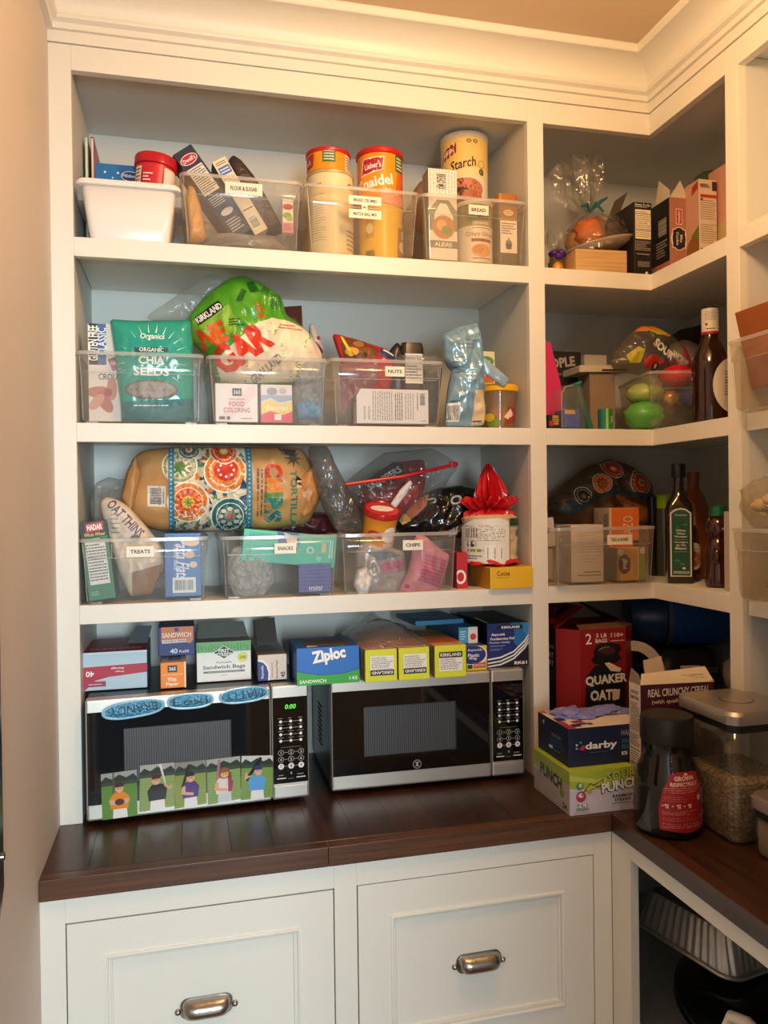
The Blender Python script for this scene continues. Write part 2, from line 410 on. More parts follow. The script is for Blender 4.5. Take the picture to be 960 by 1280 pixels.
        return o
def lump(mb, c, rx, ry, rz, M, seed=0, amp=.25, fr=2.5, n=20, mm=12, flat=None):
    vs = []; fs = []
    for i in range(mm+1):
        th = math.pi*i/mm
        for j in range(n):
            ph = 2*math.pi*j/n; d = Vector((math.sin(th)*math.cos(ph), math.sin(th)*math.sin(ph), math.cos(th)))
            k = 1+amp*(noise.noise(d*fr+Vector((seed*3.7, 0, 0)))+.5*noise.noise(d*fr*2.7+Vector((0, seed*2.3, 0))))
            z = c[2]+d.z*rz*k
            if flat is not None: z = max(z, flat)
            vs.append((c[0]+d.x*rx*k, c[1]+d.y*ry*k, z))
    for i in range(mm):
        for j in range(n): a = i*n+j; b = i*n+(j+1) % n; fs.append((a, b, b+n, a+n))
    mb.add(vs, fs, M); return mb
# ================================================================== room
def plain(name, x0, x1, y0, y1, z0, z1, M): return struct(MB().box(x0, x1, y0, y1, z0, z1, M).obj(name))
CH = CT+1.787                                            # ceiling
XR = XC+D+.02; YB = D+.02; YF = -2.3
plain('floor', -.2, XR+.1, YF-1.0, YB+.1, -.05, 0, wood('floor_wood', '5b3a22', '8a5d38', 3, 'Y', .4))
plain('ceiling', -.2, XR+.1, YF-1.0, YB+.1, CH, CH+.05, CEILP)
plain('wall_left', -.15, -.046, YF-1.0, YB+.1, 0, CH, WALLP)
plain('wall_back', -.046, XR+.1, YB, YB+.1, 0, CH, PAINT_IN)
plain('wall_right', XR, XR+.1, YF-1.0, YB, 0, CH, PAINT_IN)
b = MB()                                                 # wall behind the camera, with the open doorway
b.box(-.046, -.03, YF-.1, YF, 0, CH, WALLP); b.box(.72, XR, YF-.1, YF, 0, CH, WALLP); b.box(-.03, .72, YF-.1, YF, 2.1, CH, WALLP)
struct(b.obj('wall_front'))
# crown moulding: back wall, right-hand shelving and left wall, mitred
CZ0 = CT+1.690
prof = [(0, 0), (.013, 0), (.013, .013), (.017, .015), (.023, .018), (.0255, .023), (.023, .028), (.013, .030)]
for i in range(10):
    a = R(90*i/9); prof.append((.013+.058*(1-math.cos(a)), .030+.049*math.sin(a)))
prof += [(.078, .079), (.080, .081), (.080, .094), (.083, .097), (0, .097)]
def crown(name, path, close=False):
    bb = MB(); rings = []
    for (x, y, nx, ny) in path: rings.append([(x+nx*p, y+ny*p, CZ0+z) for p, z in prof])
    bb.loft(rings, PAINT); return struct(bb.obj(name, smooth=35))
crown('trim_1', [(-.046, 0, 1, -1), (XC, 0, -1, -1)])
crown('trim_2', [(XC, 0, -1, -1), (XC, YF, -1, 0)])
crown('trim_3', [(-.046, YF, 1, 0), (-.046, 0, 1, -1)])
b = MB(); b.box(-.046, XC+.002, -.004, .02, CT+1.6662, CZ0+.005, PAINT); b.box(XC-.004, XC+.02, YF, -.004, CT+1.6662, CZ0+.005, PAINT)
struct(b.obj('trim_4', bevel=.001))
# ================================================================== built-in shelving
ZT = CT+1.6116; ZF = CT+1.665; ZI = CT+1.632
NOSE = .041; THK = .022; FT = .02
SH = (S1, S2, S3)
def boxpart(name, t, x0, x1, y0, y1, z0, z1, M=PAINT, bevel=.0012): return MB().box(x0, x1, y0, y1, z0, z1, M).obj(name, t, bevel=bevel)
X2 = 1.0924
u = thing('built_in_shelving', 'white built-in shelving with four open bays on the back wall', 'shelving', (0, 0, 0))
boxpart('stile', u, -.046, 0, 0, FT, CT, ZF); boxpart('stile', u, 1.05, X2, 0, FT, CT, ZF)
boxpart('top_rail', u, 0, 1.05, 0, FT, ZT, ZF)
boxpart('side_panel', u, -.046, -.001, FT, D, CT, ZI, PAINT_IN); boxpart('side_panel', u, 1.051, X2-.001, FT, D, CT, ZI, PAINT_IN)
boxpart('top_panel', u, -.046, X2-.001, FT, D, ZI, ZI+.02, PAINT_IN)
boxpart('back_panel', u, -.046, X2, D, D+.018, CT, ZI+.02, PAINT_IN)
for z in SH:
    boxpart('shelf', u, 0, 1.05, FT, D, z-THK, z, PAINT); boxpart('shelf_edge', u, 0, 1.05, 0, FT, z-NOSE, z)
c = thing('corner_shelving', 'white L-shaped corner shelving between back wall and right-hand shelves', 'shelving', (X2, 0, 0))
def lpoly(x0, y0): return [(0, FT), (XC+FT-X2, FT), (XC+FT-X2, y0), (XR-.02-X2, y0), (XR-.02-X2, D), (0, D)]
YR1, YR2 = -.292, -.334
b = MB(); b.prism([(0, 0), (XC-X2, 0), (XC-X2, YR1), (XC-X2+FT, YR1), (XC-X2+FT, FT), (0, FT)], ZT, ZF, PAINT, 'xy'); b.obj('top_rail', c, bevel=.0012)
boxpart('stile', c, XC-X2, XC-X2+FT, YR2, YR1, CT, ZF)
for z in SH:
    b = MB(); b.prism(lpoly(0, YR1), z-THK, z, PAINT, 'xy'); b.obj('shelf', c)
    b = MB(); b.prism([(0, 0), (XC-X2, 0), (XC-X2, YR1), (XC-X2+FT, YR1), (XC-X2+FT, FT), (0, FT)], z-NOSE, z, PAINT, 'xy'); b.obj('shelf_edge', c, bevel=.0012)
b = MB(); b.prism(lpoly(0, YR1), ZI, ZI+.02, PAINT_IN, 'xy'); b.obj('top_panel', c)
boxpart('side_panel', c, XC-X2+FT, XR-.02-X2, YR2, YR1, CT, ZI, PAINT_IN)
boxpart('back_panel', c, 0, XR-.002-X2, D, D+.018, CT, ZI+.02, PAINT_IN); boxpart('back_panel', c, XR-.02-X2, XR-.002-X2, YR2, D, CT, ZI+.02, PAINT_IN)
YE = -1.35                                               # right-hand shelving, runs out of the picture
s = thing('side_shelving', 'white shelving on the right-hand wall, nearest the camera', 'shelving', (XC, YR2, 0))
boxpart('top_rail', s, 0, FT, YE-YR2, 0, ZT, ZF); boxpart('stile', s, 0, FT, YE-.046-YR2, YE-YR2, CT, ZF)
boxpart('side_panel', s, FT, D, YE-.046-YR2, YE-YR2, CT, ZI, PAINT_IN); boxpart('top_panel', s, FT, D, YE-YR2, 0, ZI, ZI+.02, PAINT_IN)
boxpart('back_panel', s, D, D+.018, YE-YR2, 0, CT, ZI+.02, PAINT_IN)
boxpart('shelf', s, FT, D, YE-YR2, 0, S1-THK+.004, S1+.004); boxpart('shelf_edge', s, 0, FT, YE-YR2, 0, S1+.004-NOSE, S1+.004)
for z in (S2+.002, S3-.004):
    boxpart('shelf', s, .012+FT, D, YE-YR2+.004, -.004, z-THK, z); boxpart('shelf_edge', s, .012, .012+FT, YE-YR2+.004, -.004, z-NOSE+.004, z)
# ================================================================== base cabinets
YC = -.2615; XCC = 1.109; BY = -.252; BX = 1.114; ZB = CT-.0392
bc = thing('base_cabinet', 'white base cabinet with two wide panelled drawers under the counter', 'cabinet', (0, BY, 0))
def bp(name, x0, x1, y0, y1, z0, z1, M=PAINT, par=bc, bevel=.001): return boxpart(name, par, x0, x1, y0, y1, z0, z1, M, bevel)
bp('stile', -.046, -.002, 0, .02, .1, ZB); bp('stile', .5, .546, 0, .02, .1, ZB); bp('stile', 1.071, BX, 0, .02, .1, ZB)
bp('top_rail', -.002, .5, 0, .02, ZB-.049, ZB); bp('top_rail', .546, 1.071, 0, .02, ZB-.049, ZB)
bp('middle_rail', -.002, .5, 0, .02, CT-.500, CT-.459); bp('middle_rail', .546, 1.071, 0, .02, CT-.500, CT-.459)
bp('carcass', -.046, BX, .03, -BY+D, .1, ZB-.001, PAINT_IN); bp('plinth', -.046, BX, .06, .1, 0, .1)
def drawer(x0, x1, px0, px1, z0, z1, pz0, pz1, hx, hz, lab):
    g = .0022
    dr = bpy.data.objects.new('drawer', None); COL.objects.link(dr); dr.parent = bc; dr['label'] = lab
    fr = MB(); x0 += g; x1 -= g; z0 += g; z1 -= g
    # frame ring with bead and recessed panel
    def ring(ax0, ax1, az0, az1, y): return [(ax0, y, az0), (ax1, y, az0), (ax1, y, az1), (ax0, y, az1)]
    st = [(0, .02), (0, 0), (1, 0)]
    rs = [ring(x0, x1, z0, z1, .022), ring(x0, x1, z0, z1, .0005)]
    for off, y in ((0, .0005), (.0005, -.0025), (.004, -.0035), (.0075, -.0015), (.008, .004), (.0105, .004), (.012, .0015), (.0145, .0015), (.0155, .006)):
        rs.append(ring(px0+off, px1-off, pz0+off, pz1-off, y))
    fr.loft(rs, PAINT); o = fr.obj('drawer_front', dr, smooth=30)
    # cup pull
    nick = mat('a8a29a', .3, 1., bump=.06, bscale=90, key='nickel')
    h = MB(); W, Hh, Dp = .047, .019, .024; rings = []
    for i in range(13):
        a = math.pi*i/12; y = -Dp*math.sin(a); zz = Hh*math.cos(a)
        row = []
        for j in range(17):
            xx = -1+2*j/16; k = max(0, 1-abs(xx)**5)**.5; row.append((hx+xx*W*(1 if zz >= 0 else .94), y*k*.98+.0055-(.002), hz+zz*(.55+.45*k)))
        rings.append(row)
    h.loft(rings[:10], nick, False, False, close=False)
    h.obj('cup_pull', dr, label='brushed nickel cup pull', smooth=60, solid=.0016)
    bpb = MB(); bpb.rrect([(hx-W-.003, hx+W+.003, -hz-.02, -hz+.02, 0, .015), (hx-W-.003, hx+W+.003, -hz-.02, -hz+.02, .0016, .015)], nick, n=6)
    bpb.v = [(x, .0058-z, -y) for x, y, z in bpb.v]; bpb.obj('backplate', dr, label='nickel backplate of the pull', smooth=40)
    for sx in (-1, 1):
        e = MB(); e.lathe([(.0001, -.006), (.004, -.005), (.0062, -.002), (.0065, 0), (.0065, .003)], nick, (hx+sx*(W+.0065), .0058, hz-.004), n=16, ax='y'); e.obj('pull_ear', dr, smooth=50)
drawer(-.002, .5, .064, .4325, CT-.458, CT-.0885, CT-.406, CT-.156, .249, CT-.284, 'left panelled drawer')
drawer(.546, 1.071, .615, 1.0005, CT-.458, CT-.0875, CT-.406, CT-.158, .806, CT-.283, 'right panelled drawer')
for (x0, x1) in ((-.002, .5), (.546, 1.071)):
    MB().rrect([(x0+.0022, x1-.0022, .0005, .022, .105, .0003), (x0+.0022, x1-.0022, .0005, .022, CT-.502, .0003)], PAINT, n=1).obj('lower_drawer_front', bc)
oc = thing('open_base_cabinet', 'white base cabinet with an open front under the right-hand counter', 'cabinet', (BX, 0, 0))
bp('stile', 0, .02, -.326, BY-.0005, .1, ZB, par=oc); bp('top_rail', 0, .02, -1.3, -.326, ZB-.034, ZB, par=oc); bp('stile', 0, .02, -1.346, -1.3, .1, ZB, par=oc)
bp('side_panel', .02, .58, .30, .32, .1, ZB-.001, PAINT_IN, oc); bp('side_panel', .02, .58, -1.346, -1.326, .1, ZB-.001, PAINT_IN, oc)
bp('cabinet_floor', .0205, .58, -1.326, .30, .40, .42, PAINT_IN, oc); bp('back_panel', .58, .6, -1.346, .32, .1, ZB-.001, PAINT_IN, oc)
bp('bottom_rail', 0, .02, -1.3, -.326, .1, .40, par=oc); bp('plinth', .06, .08, -1.346, -.3, 0, .1, par=oc)
# ================================================================== countertop: walnut planks with a front band
WAL = wood('walnut', '2a1810', '4c2e1f', 2.2, 'Y', .33, .08); WALX = wood('walnut_band', '3a2418', '65412c', 2.2, 'X', .34, .06, cross=60); 
ct = thing('countertop', 'dark walnut plank countertop running round the corner', 'countertop', (0, 0, CT-.0392))
T = .0392; g = .0003
b = MB(); b.box(-.0455, .488-g, YC, YC+.03, 0, T, WALX); b.obj('edge_band', ct, bevel=.0015)
b = MB(); b.prism([(.488, YC), (XCC, YC), (XCC+.03, YC+.03), (.488, YC+.03)], 0, T, WALX, 'xy'); b.obj('edge_band', ct, bevel=.0015)
b = MB(); b.prism([(XCC+.0004, YC-.0004), (XCC+.0304, YC+.0296), (XCC+.0304, -1.346), (XCC+.0004, -1.346)], 0, T, WAL, 'xy'); b.obj('edge_band', ct, bevel=.0015)
x = -.0455; k = 0
while x < 1.15:
    x1 = min(x+random.Random(k+3).uniform(.075, .1), 1.1395)
    b = MB(); b.box(x+g/2, x1-g/2, YC+.03+g, D, 0, T, WAL); b.obj('plank', ct, bevel=.0004, seg=1); k += 1; x = x1
    if x >= 1.139: break
x = XCC+.0304+g
while x < XC+D-.01:
    x1 = min(x+random.Random(k+3).uniform(.075, .1), XC+D)
    b = MB(); b.box(x+g/2, x1-g/2, -1.346, D, 0, T, WAL); b.obj('plank', ct, bevel=.0004, seg=1); k += 1; x = x1
# dark framed panel on the left wall, only its edge in the picture
p = thing('wall_panel', 'dark metal-edged panel hung on the left wall, barely in frame', 'panel', (-.046, -.7, CT+.40))
MB().prism([(-.18, -.3), (.105, -.3), (.133, -.268), (.133, 1.0), (-.18, 1.0)], .001, .008, mat('2a2830', .25, .6), 'yz').obj('panel_body', p, bevel=.002)
b = MB(); b.lathe([(.0001, 0), (.006, 0), (.006, .003), (.0001, .004)], mat('b9b4ac', .25, 1), (.008, .122, -.22), 16, ax='x'); b.obj('screw', p)
# ================================================================== clear storage bins
BINW = clear('ffffff', .08, 'f6f8f8', .10, gloss=.4, key='bin'); BINR = clear('ffffff', .38, 'f4f4f2', .12, key='rim')
BINWARM = clear('fffdf8', .09, 'f2eadf', .12, gloss=.4, key='binw')
def clear_bin(label, x0, x1, wb, zs, h, y0=-.006, dep=.30, text=None, lu=(.4, .68), lv=.80, grip=None, rz=0, name='storage_bin', group='clear bins on the shelves', M=BINW, lines=1):
    wt = x1-x0; t = thing(name, label, 'storage bin', ((x0+x1)/2, y0, zs), (0, 0, rz), group)
    b = MB(); a, c = wb/2, wt/2-.004; s = c-.0035; k = .70*h
    def L(q, yy, z, r): return (-q, q, yy, dep-yy, z, r)
    b.rrect([L(a-.004, .012, .004, .010), L(a, .009, .008, .012), L(a+(s-a)*.66, .004, k-.001, .013), L(s+.001, .002, k+.002, .014), L(c, .0012, h-.008, .014)], M, cap1=False)
    b.obj('bin_body', t, smooth=35, solid=.0016)
    b = MB(); rr = [L(c-.0012, .0024, h-.008, .013), L(wt/2, -.0012, h-.008, .016), L(wt/2, -.0012, h-.001, .016), L(c+.001, .0002, h, .014), L(c-.0012, .0024, h-.001, .013), L(c-.0012, .0024, h-.008, .013)]
    b.rrect(rr, BINR, cap0=False, cap1=False); b.obj('rim', t, smooth=30)
    f = MB(); f.tube([(-s+.012, .0015, k), (s-.012, .0015, k)], .0008, BINR, 5); f.obj('ledge_line', t)
    for sx in (-1, 1):
        f = MB(); f.tube([(sx*(a-.003), .0115, .008), (sx*(s-.003), .0055, k), (sx*(c-.004), .0035, h-.01)], .0008, BINR, 5); f.obj('edge_highlight', t)  # hazy tubes added as a highlight down the front corners
    for sx in (-1, 1):
        for yy in (.02, dep-.03):
            f = MB(); f.box(sx*(a-.02)-.012, sx*(a-.02)+.012, yy, yy+.012, 0, .0045, BINR); f.obj('foot', t)
    if grip is not None:
        gx = grip*(wt/2-.034); pts = [(gx-.026, 0, h-.012), (gx-.026, 0, h-.042), (gx+.026, 0, h-.042), (gx+.026, 0, h-.012)]
        f = MB()
        for i in range(3): f.tube([(pts[i][0], .0005, pts[i][2]), (pts[i+1][0], .0005, pts[i+1][2])], .0009, BINR, 5)
        f.obj('grip_outline', t)
    if text:
        for i, (tx, u0, u1, v, hh) in enumerate(text):
            ops = [('r', u0, v-hh/2, u1, v+hh/2, 'efe6d2'), ('t', (u0+u1)/2, v, hh*.36, tx, '1c1a18', {'w': (u1-u0)*.72, 'b': .03, 'ws': wt})]
            ink(t, 'name_label', ops, lambda u, v: ((u-.5)*wt, v*h), h, lambda p, q, z: (p, .0012*(1-q/h)*2-.0016-z, q))
    return t
# ------------------------------------------------------------------ top shelf
t = thing('white_tub', 'opaque white plastic tub with side grips at left end of top shelf', 'storage bin', (.113, -.005, S1))
TUB = mat('eeeae8', .28, key='tub')
b = MB(); b.rrect([(-.077, .080, .008, .182, .001, .012), (-.080, .083, .006, .184, .006, .014), (-.096, .099, 0, .19, .112, .016)], TUB, cap1=False); b.obj('tub_body', t, smooth=35, solid=.0025)
b = MB(); b.rrect([(-.097, .100, -.002, .192, .110, .016), (-.107, .111, -.008, .198, .112, .02), (-.107, .111, -.008, .198, .120, .02), (-.103, .107, -.005, .195, .124, .018), (-.095, .098, .002, .188, .122, .016), (-.095, .098, .002, .188, .112, .016)], TUB, cap0=False, cap1=False); b.obj('rolled_rim', t, smooth=40)
for sx, x in ((-1, -.100), (1, .104)):
    b = MB(); b.rrect([(x-.008, x+.008, .03, .16, .088, .006), (x-.009, x+.009, .03, .16, .112, .006)], clear('ffffff', .5, 'f4f4f4', .1, key='gripc')); b.obj('side_grip', t, smooth=40)
for i, (x, hc, lab) in enumerate(((.0045, 'a3b98a', 'thin green book standing upright behind the white tub'), (.018, 'a01c34', 'thin dark red book standing upright behind the white tub'))):
    bk = thing('book', lab, 'book', (x+.004, .26, S1)); MB().box(-.0035, .0035, -.07, .07, 0, .298+.002*i, mat(hc, .4)).obj('cover', bk, bevel=.0008); MB().box(-.0022, .0022, -.071, .069, .002, .296, mat('e8e2d4', .7)).obj('pages', bk)
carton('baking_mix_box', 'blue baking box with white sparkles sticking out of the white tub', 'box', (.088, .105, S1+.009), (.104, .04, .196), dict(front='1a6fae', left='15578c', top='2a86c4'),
  {'front': [('e', .2, .9, .012, .012, 'f4f8ff'), ('e', .36, .84, .010, .010, 'e4f0ff'), ('e', .47, .9, .013, .013, 'f4f8ff'), ('e', .12, .8, .006, .006, 'e4f0ff'), ('e', .73, .87, .105, .06, 'f2f4fa'), ('e', .73, .87, .098, .053, '14366f'), ('t', .73, .87, .05, 'Pillsbury', 'f4f6fb', {'w': .33}), ('l', .1, .5, .9, .7, 4, 'f0f0f0')]})
t = thing('frosting_tub', 'round tub with a red lid tilted inside the white tub', 'tub', (.151, .07, S1+.009), (0, 6, 0))
b = MB(); b.lathe([(.029, 0), (.031, .002), (.0435, .178), (.0435, .18)], mat('c9202f', .35), n=40); b.obj('tub_body', t, smooth=40); b = MB(); b.lathe([(.044, .176), (.0475, .178), (.048, .196), (.046, .2), (.04, .198), (.001, .197)], mat('b8142a', .3)); b.obj('lid', t, smooth=40)
ink_cyl(t, .0435, .18, [('r', .12, .68, .28, .94, 'efdccb'), ('r', .66, .72, .98, .95, 'efdccb'), ('l', .32, .74, .48, .86, 3, 'f3dcd4'), ('l', .14, .7, .26, .92, 5, '7a4038')], name='printed_label')
clear_bin('clear bin labelled for flour and sugar on the top shelf', .221, .4945, .245, S1, .157, text=[('FLOUR & SUGAR', .36, .66, .82, .17)], grip=.95, M=BINWARM)
carton('cake_mix_box', 'black baking box leaning left in the flour and sugar bin', 'box', (.360, .05, S1+.046), (.050, .085, .226), dict(front='2b2c3c', left='9a5a2a', right='1f202c', top='23242f'),
  {'front': [('e', .5, .885, .095, .052, 'efe6e6'), ('e', .5, .885, .088, .045, 'b3153f'), ('t', .5, .885, .042, 'Dwell\'s', 'f7eef0', {'w': .62}), ('r', .1, .5, .9, .8, 'dcd8d2'), ('l', .14, .52, .86, .79, 12, '33313a'), ('r', .1, .66, .9, .665, '33313a'), ('l', .15, .36, .8, .47, 5, 'd8d4d0'), ('e', .55, .27, .07, .035, 'd8d4d4'), ('l', .2, .06, .85, .2, 5, 'c4c0c0')],
   'left': [('e', .5, .7, .12, .15, 'c27a2c'), ('r', 0, .85, 1, 1, '23242f')]}, rot=(0, -36, 0))
carton('biscuit_box', 'narrow cream box with bar code leaning behind the black baking box', 'box', (.406, .075, S1+.064), (.035, .07, .188), dict(front='e8dcbc', left='38302c', top='e2d8c0'),
  {'front': [('r', .12, .80, .92, .9, '3f6cb8'), ('l', .2, .815, .85, .885, 2, 'eef2fa'), ('l', .15, .92, .85, .97, 2, '6a5a40'), ('l', .1, .62, .9, .76, 5, 'b79c68'), ('r', .1, .06, .78, .24, 'f2ecdc'), ('bh', .16, .08, .72, .22, '222222'), ('l', .1, .3, .9, .34, 1, '6a5a40')]}, rot=(0, -31, 0))
t = Puff('chocolate_bag', 'dark brown ribbed bag leaning at the back of the flour bin', 'bag', [(284, 203), (290, 194), (300, 200), (318, 222), (335, 252), (352, 283), (356, 290), (344, 295), (325, 292), (300, 240)], .19, .05, mat('4a3a33', .35, bump=.4, bscale=130, key='rib'), wr=.004, seed=3, sharp=True, p=5)
Puff('noodle_bag', 'orange and yellow bag at the left inside the flour bin', 'bag', [(231, 250), (236, 232), (243, 236), (252, 262), (258, 298), (252, 303), (238, 303)], .06, .05, mat('d59a3c', .35), wr=.005, seed=4, sharp=True, p=5)
b = MB(); lump(b, (0, 0, .024), .108, .10, .026, clear('f4f2ef', .55, 'ece8e4', .15, .5, 30, key='powder'), 5, .22, 3, flat=.001); o = b.obj('flour_bag', smooth=60); o.location = (.368, .125, S1+.007); tag(o, 'soft white bag of flour lying flat in the flour bin', 'bag')
carton('sweetener_packet', 'small upright packet with red logo and green leaves in the flour bin', 'packet', (.462, .022, S1+.048), (.025, .02, .078), dict(front='efe4dc'),
  {'front': [('e', .5, .76, .15, .09, 'b03a48'), ('e', .45, .5, .13, .1, '7fae58'), ('e', .62, .42, .1, .08, '94be62'), ('r', 0, 0, 1, .3, 'd08ea6'), ('l', .1, .05, .9, .25, 4, '8a3a5a')]})
# bread crumbs bin
clear_bin('clear bin labelled for bread crumbs and matza ball mix', .496, .772, .246, S1, .156, text=[('BREAD CRUMBS', .375, .655, .80, .13), ('&', .485, .535, .70, .075), ('MATZA BALL MIX', .375, .655, .60, .13)], M=BINWARM)
t = thing('bread_crumb_canister', 'tall cream cardboard canister in the bread crumbs bin', 'canister', (.577, .105, S1+.006))
cyl(t, .0555, .206, mat('ecdcae', .4), 0, 'canister_body'); b = MB(); b.lathe([(.0555, .203), (.0572, .204), (.0572, .209), (.054, .2095)], mat('c9b98c', .35, .3)); b.obj('metal_rim', t, smooth=40)
ink_cyl(t, .0555, .206, [('l', .1, .2, .38, .68, 17, '8b8264', .2), ('r', .12, .74, .36, .745, '8b8264'), ('l', .12, .84, .32, .88, 1, '6a5f40'), ('t', .78, .86, .07, 'Cr', '5a4c28', {'w': .14}), ('l', .68, .1, .95, .36, 5, 'a08a52')])
t = thing('snack_tin', 'short yellow tin with red lid on the cream canister', 'tin', (.573, .105, S1+.2165))
cyl(t, .0525, .052, mat('e79a1c', .3), 0, 'tin_body'); b = MB(); b.lathe([(.0535, .044), (.0548, .046), (.0548, .053), (.052, .055), (.001, .055)], mat('c11c1c', .3)); b.obj('lid', t, smooth=40)
ink_cyl(t, .0525, .052, [('p', [(0, .1), (.2, .2), (.22, .8), (.02, .72)], 'b5202a'), ('t', .1, .45, .3, "er's", 'f5eee6', {'w': .1, 'rot': 8}), ('r', .36, .34, .55, .95, '3b6b2c'), ('l', .38, .4, .53, .9, 4, 'e8f0dc'), ('r', .72, .1, .96, .82, 'efe4d8'), ('l', .74, .14, .94, .78, 5, '55402c')])
t = thing('matza_canister', 'yellow round canister standing in the bread crumbs bin', 'canister', (.702, .105, S1+.006))
cyl(t, .0555, .139, mat('f0c326', .35), 0, 'canister_body'); ink_cyl(t, .0555, .139, [('r', .2, .42, .33, .75, 'd8a818'), ('e', .265, .58, .07, .09, 'f4e4b4'), ('b', .2, .05, .34, .2, '5a4a10'), ('p', [(.68, .1), (.98, .06), (.98, .68), (.7, .62)], 'a8844c'), ('e', .82, .3, .13, .1, 'e8d8b8'), ('e', .85, .52, .08, .08, 'efe2c8'), ('p', [(.82, .7), (.98, .75), (.98, .95), (.86, .9)], 'b5342a')])
t = thing('matza_ball_mix_can', 'orange soup-ball mix can with red lid stacked on the yellow canister', 'can', (.702, .105, S1+.1455))
cyl(t, .0558, .131, mat('ef9a1d', .3), 0, 'can_body'); b = MB(); b.lathe([(.0565, .122), (.0588, .124), (.0588, .134), (.056, .137), (.001, .137)], mat('c4201c', .3)); b.obj('lid', t, smooth=40)
ink_cyl(t, .0558, .131, [('p', [(.62, 0), (1, 0), (1, .98), (.72, .7)], 'e6601c'), ('e', .62, .12, .26, .13, 'e8a489'), ('e', .7, .06, .16, .08, 'd98a78'), ('p', [(.13, .52), (.46, .6), (.49, .86), (.17, .84)], 'f5efe6'), ('p', [(.145, .54), (.45, .615), (.475, .845), (.18, .825)], 'b8222c'), ('t', .32, .7, .11, "Lieber's", 'ffffff', {'w': .24, 'rot': 6}), ('t', .33, .4, .2, 'Knaidel', 'fdf8ee', {'w': .56, 'rot': 9, 'b': .03}), ('t', .5, .24, .09, 'mix', 'fdf8ee', {'w': .17, 'rot': 8, 'b': .03}), ('r', .66, .62, .84, .93, '3d6b2a'), ('l', .68, .65, .82, .9, 4, 'e4efd8')])
# bread bin
clear_bin('clear bin labelled for bread at the right end of the top shelf', .7735, 1.047, .246, S1, .156, text=[('BREAD', .435, .62, .80, .15)], M=BINWARM)
carton('bread_mix_box', 'white bread mix box with a plaid top edge and round food picture', 'box', (.834, .012, S1+.006), (.072, .048, .217), dict(front='e9e4dc', left='8f9484', top='ded8cc'),
  {'front': [('r', 0, .68, 1, 1, 'efeae2'), ('lv', .02, .68, .98, 1, 9, 'c8c0b4'), ('l', 0, .7, 1, .99, 7, 'd4ccc0', .12), ('t', .45, .86, .1, 'BREAD MIX', '3a342c', {'rot': -90, 'w': .17, 'b': .02}), ('p', [(0, .32), (.0, .54), (.3, .66), (.7, .66), (1, .54), (1, .32)], '8a917c'), ('p', [(.2, .33), (.2, .5), (.4, .62), (.62, .62), (.85, .48), (.85, .33)], 'efeae2'), ('e', .52, .36, .13, .13, 'c08a58'), ('e', .45, .38, .06, .06, 'dcb080'), ('e', .62, .33, .06, .05, '8a9a60'), ('r', 0, .13, 1, .21, '8a8a7c'), ('t', .5, .17, .045, 'ALEIAS', 'f4f2ea', {'w': .6})]})
t = thing('crispy_onion_can', 'white and green crispy onions can in the bread bin', 'can', (.930, .058, S1+.006))
cyl(t, .0455, .149, mat('e6ded2', .4), 0, 'can_body'); b = MB(); b.lathe([(.0455, .146), (.047, .147), (.047, .152), (.044, .153), (.001, .1525)], mat('d9d4cc', .35)); b.obj('lid', t, smooth=40)
ink_cyl(t, .0455, .149, [('r', 0, .6, 1, .96, 'a59c72'), ('p', [(.0, .96), (1, .96), (1, .8), (.6, .7), (.3, .82), (0, .74)], '8f8a5e'), ('r', .46, .72, .66, .88, '31352c'), ('t', .56, .8, .08, '365', 'f4f4ee', {'w': .13}), ('t', .52, .65, .05, 'ORGANIC', 'f4f0e2', {'w': .32}), ('l', .36, .55, .72, .58, 1, '7a6a55'), ('t', .52, .46, .09, 'Crispy Onions', 'b06a34', {'w': .56}), ('r', .34, .34, .72, .39, '8a4a34'), ('e', .52, .2, .17, .11, 'e0a872'), ('e', .46, .22, .09, .07, 'c98a4a'), ('l', .36, .05, .7, .09, 1, '6a5a48')])
t = thing('potato_starch_canister', 'tall cream starch canister reaching above the bread bin', 'canister', (.944, .160, S1+.006))
cyl(t, .0605, .353, mat('f0e6d4', .35), 0, 'canister_body'); b = MB(); b.lathe([(.0608, .346), (.0625, .347), (.0625, .360), (.060, .362), (.001, .361)], mat('e8dcc4', .35)); b.obj('lid', t, smooth=40)
ink_cyl(t, .0605, .353, [('r', 0, .76, 1, .985, 'f2cf78'), ('r', 0, .69, 1, .76, 'f3dfa8'), ('p', [(.02, .82), (.28, .87), (.28, .945), (.2, .935), (.05, .90)], '9c1c2c'), ('t', .15, .885, .035, 'GEFEN', 'f5e8dc', {'w': .2, 'rot': 12}), ('t', .36, .79, .07, 'Starch', '3a2a20', {'w': .36, 'rot': 10, 'sh': .2}), ('ring', .64, .79, .028, .024, '6a6a50'), ('e', .64, .735, .025, .025, '6b6a3a'), ('t', .5, .95, .03, '°°', '8a6a30', {'w': .16}), ('e', .36, .60, .13, .085, '7a3a2c'), ('e', .44, .61, .12, .075, 'c67a5c'), ('e', .34, .56, .09, .06, '4a2a24'), ('e', .46, .55, .1, .05, 'b0603c'), ('p', [(.5, .49), (.9, .53), (.78, .47), (.5, .46)], 'd99a86'), ('e', .3, .36, .12, .09, '9a3a48')])
t = thing('sprinkles_jar', 'small square jar with brown lid and cupcake label in the bread bin', 'jar', (1.0075, .05, S1+.007))
b = MB(); b.rrect([(-.025, .025, -.025, .025, 0, .006), (-.027, .027, -.027, .027, .004, .008), (-.027, .027, -.027, .027, .152, .008), (-.021, .021, -.021, .021, .158, .008)], clear('e8e0cc', .5, 'c8bda0', .1, key='jarb')); b.obj('jar_body', t, smooth=40)
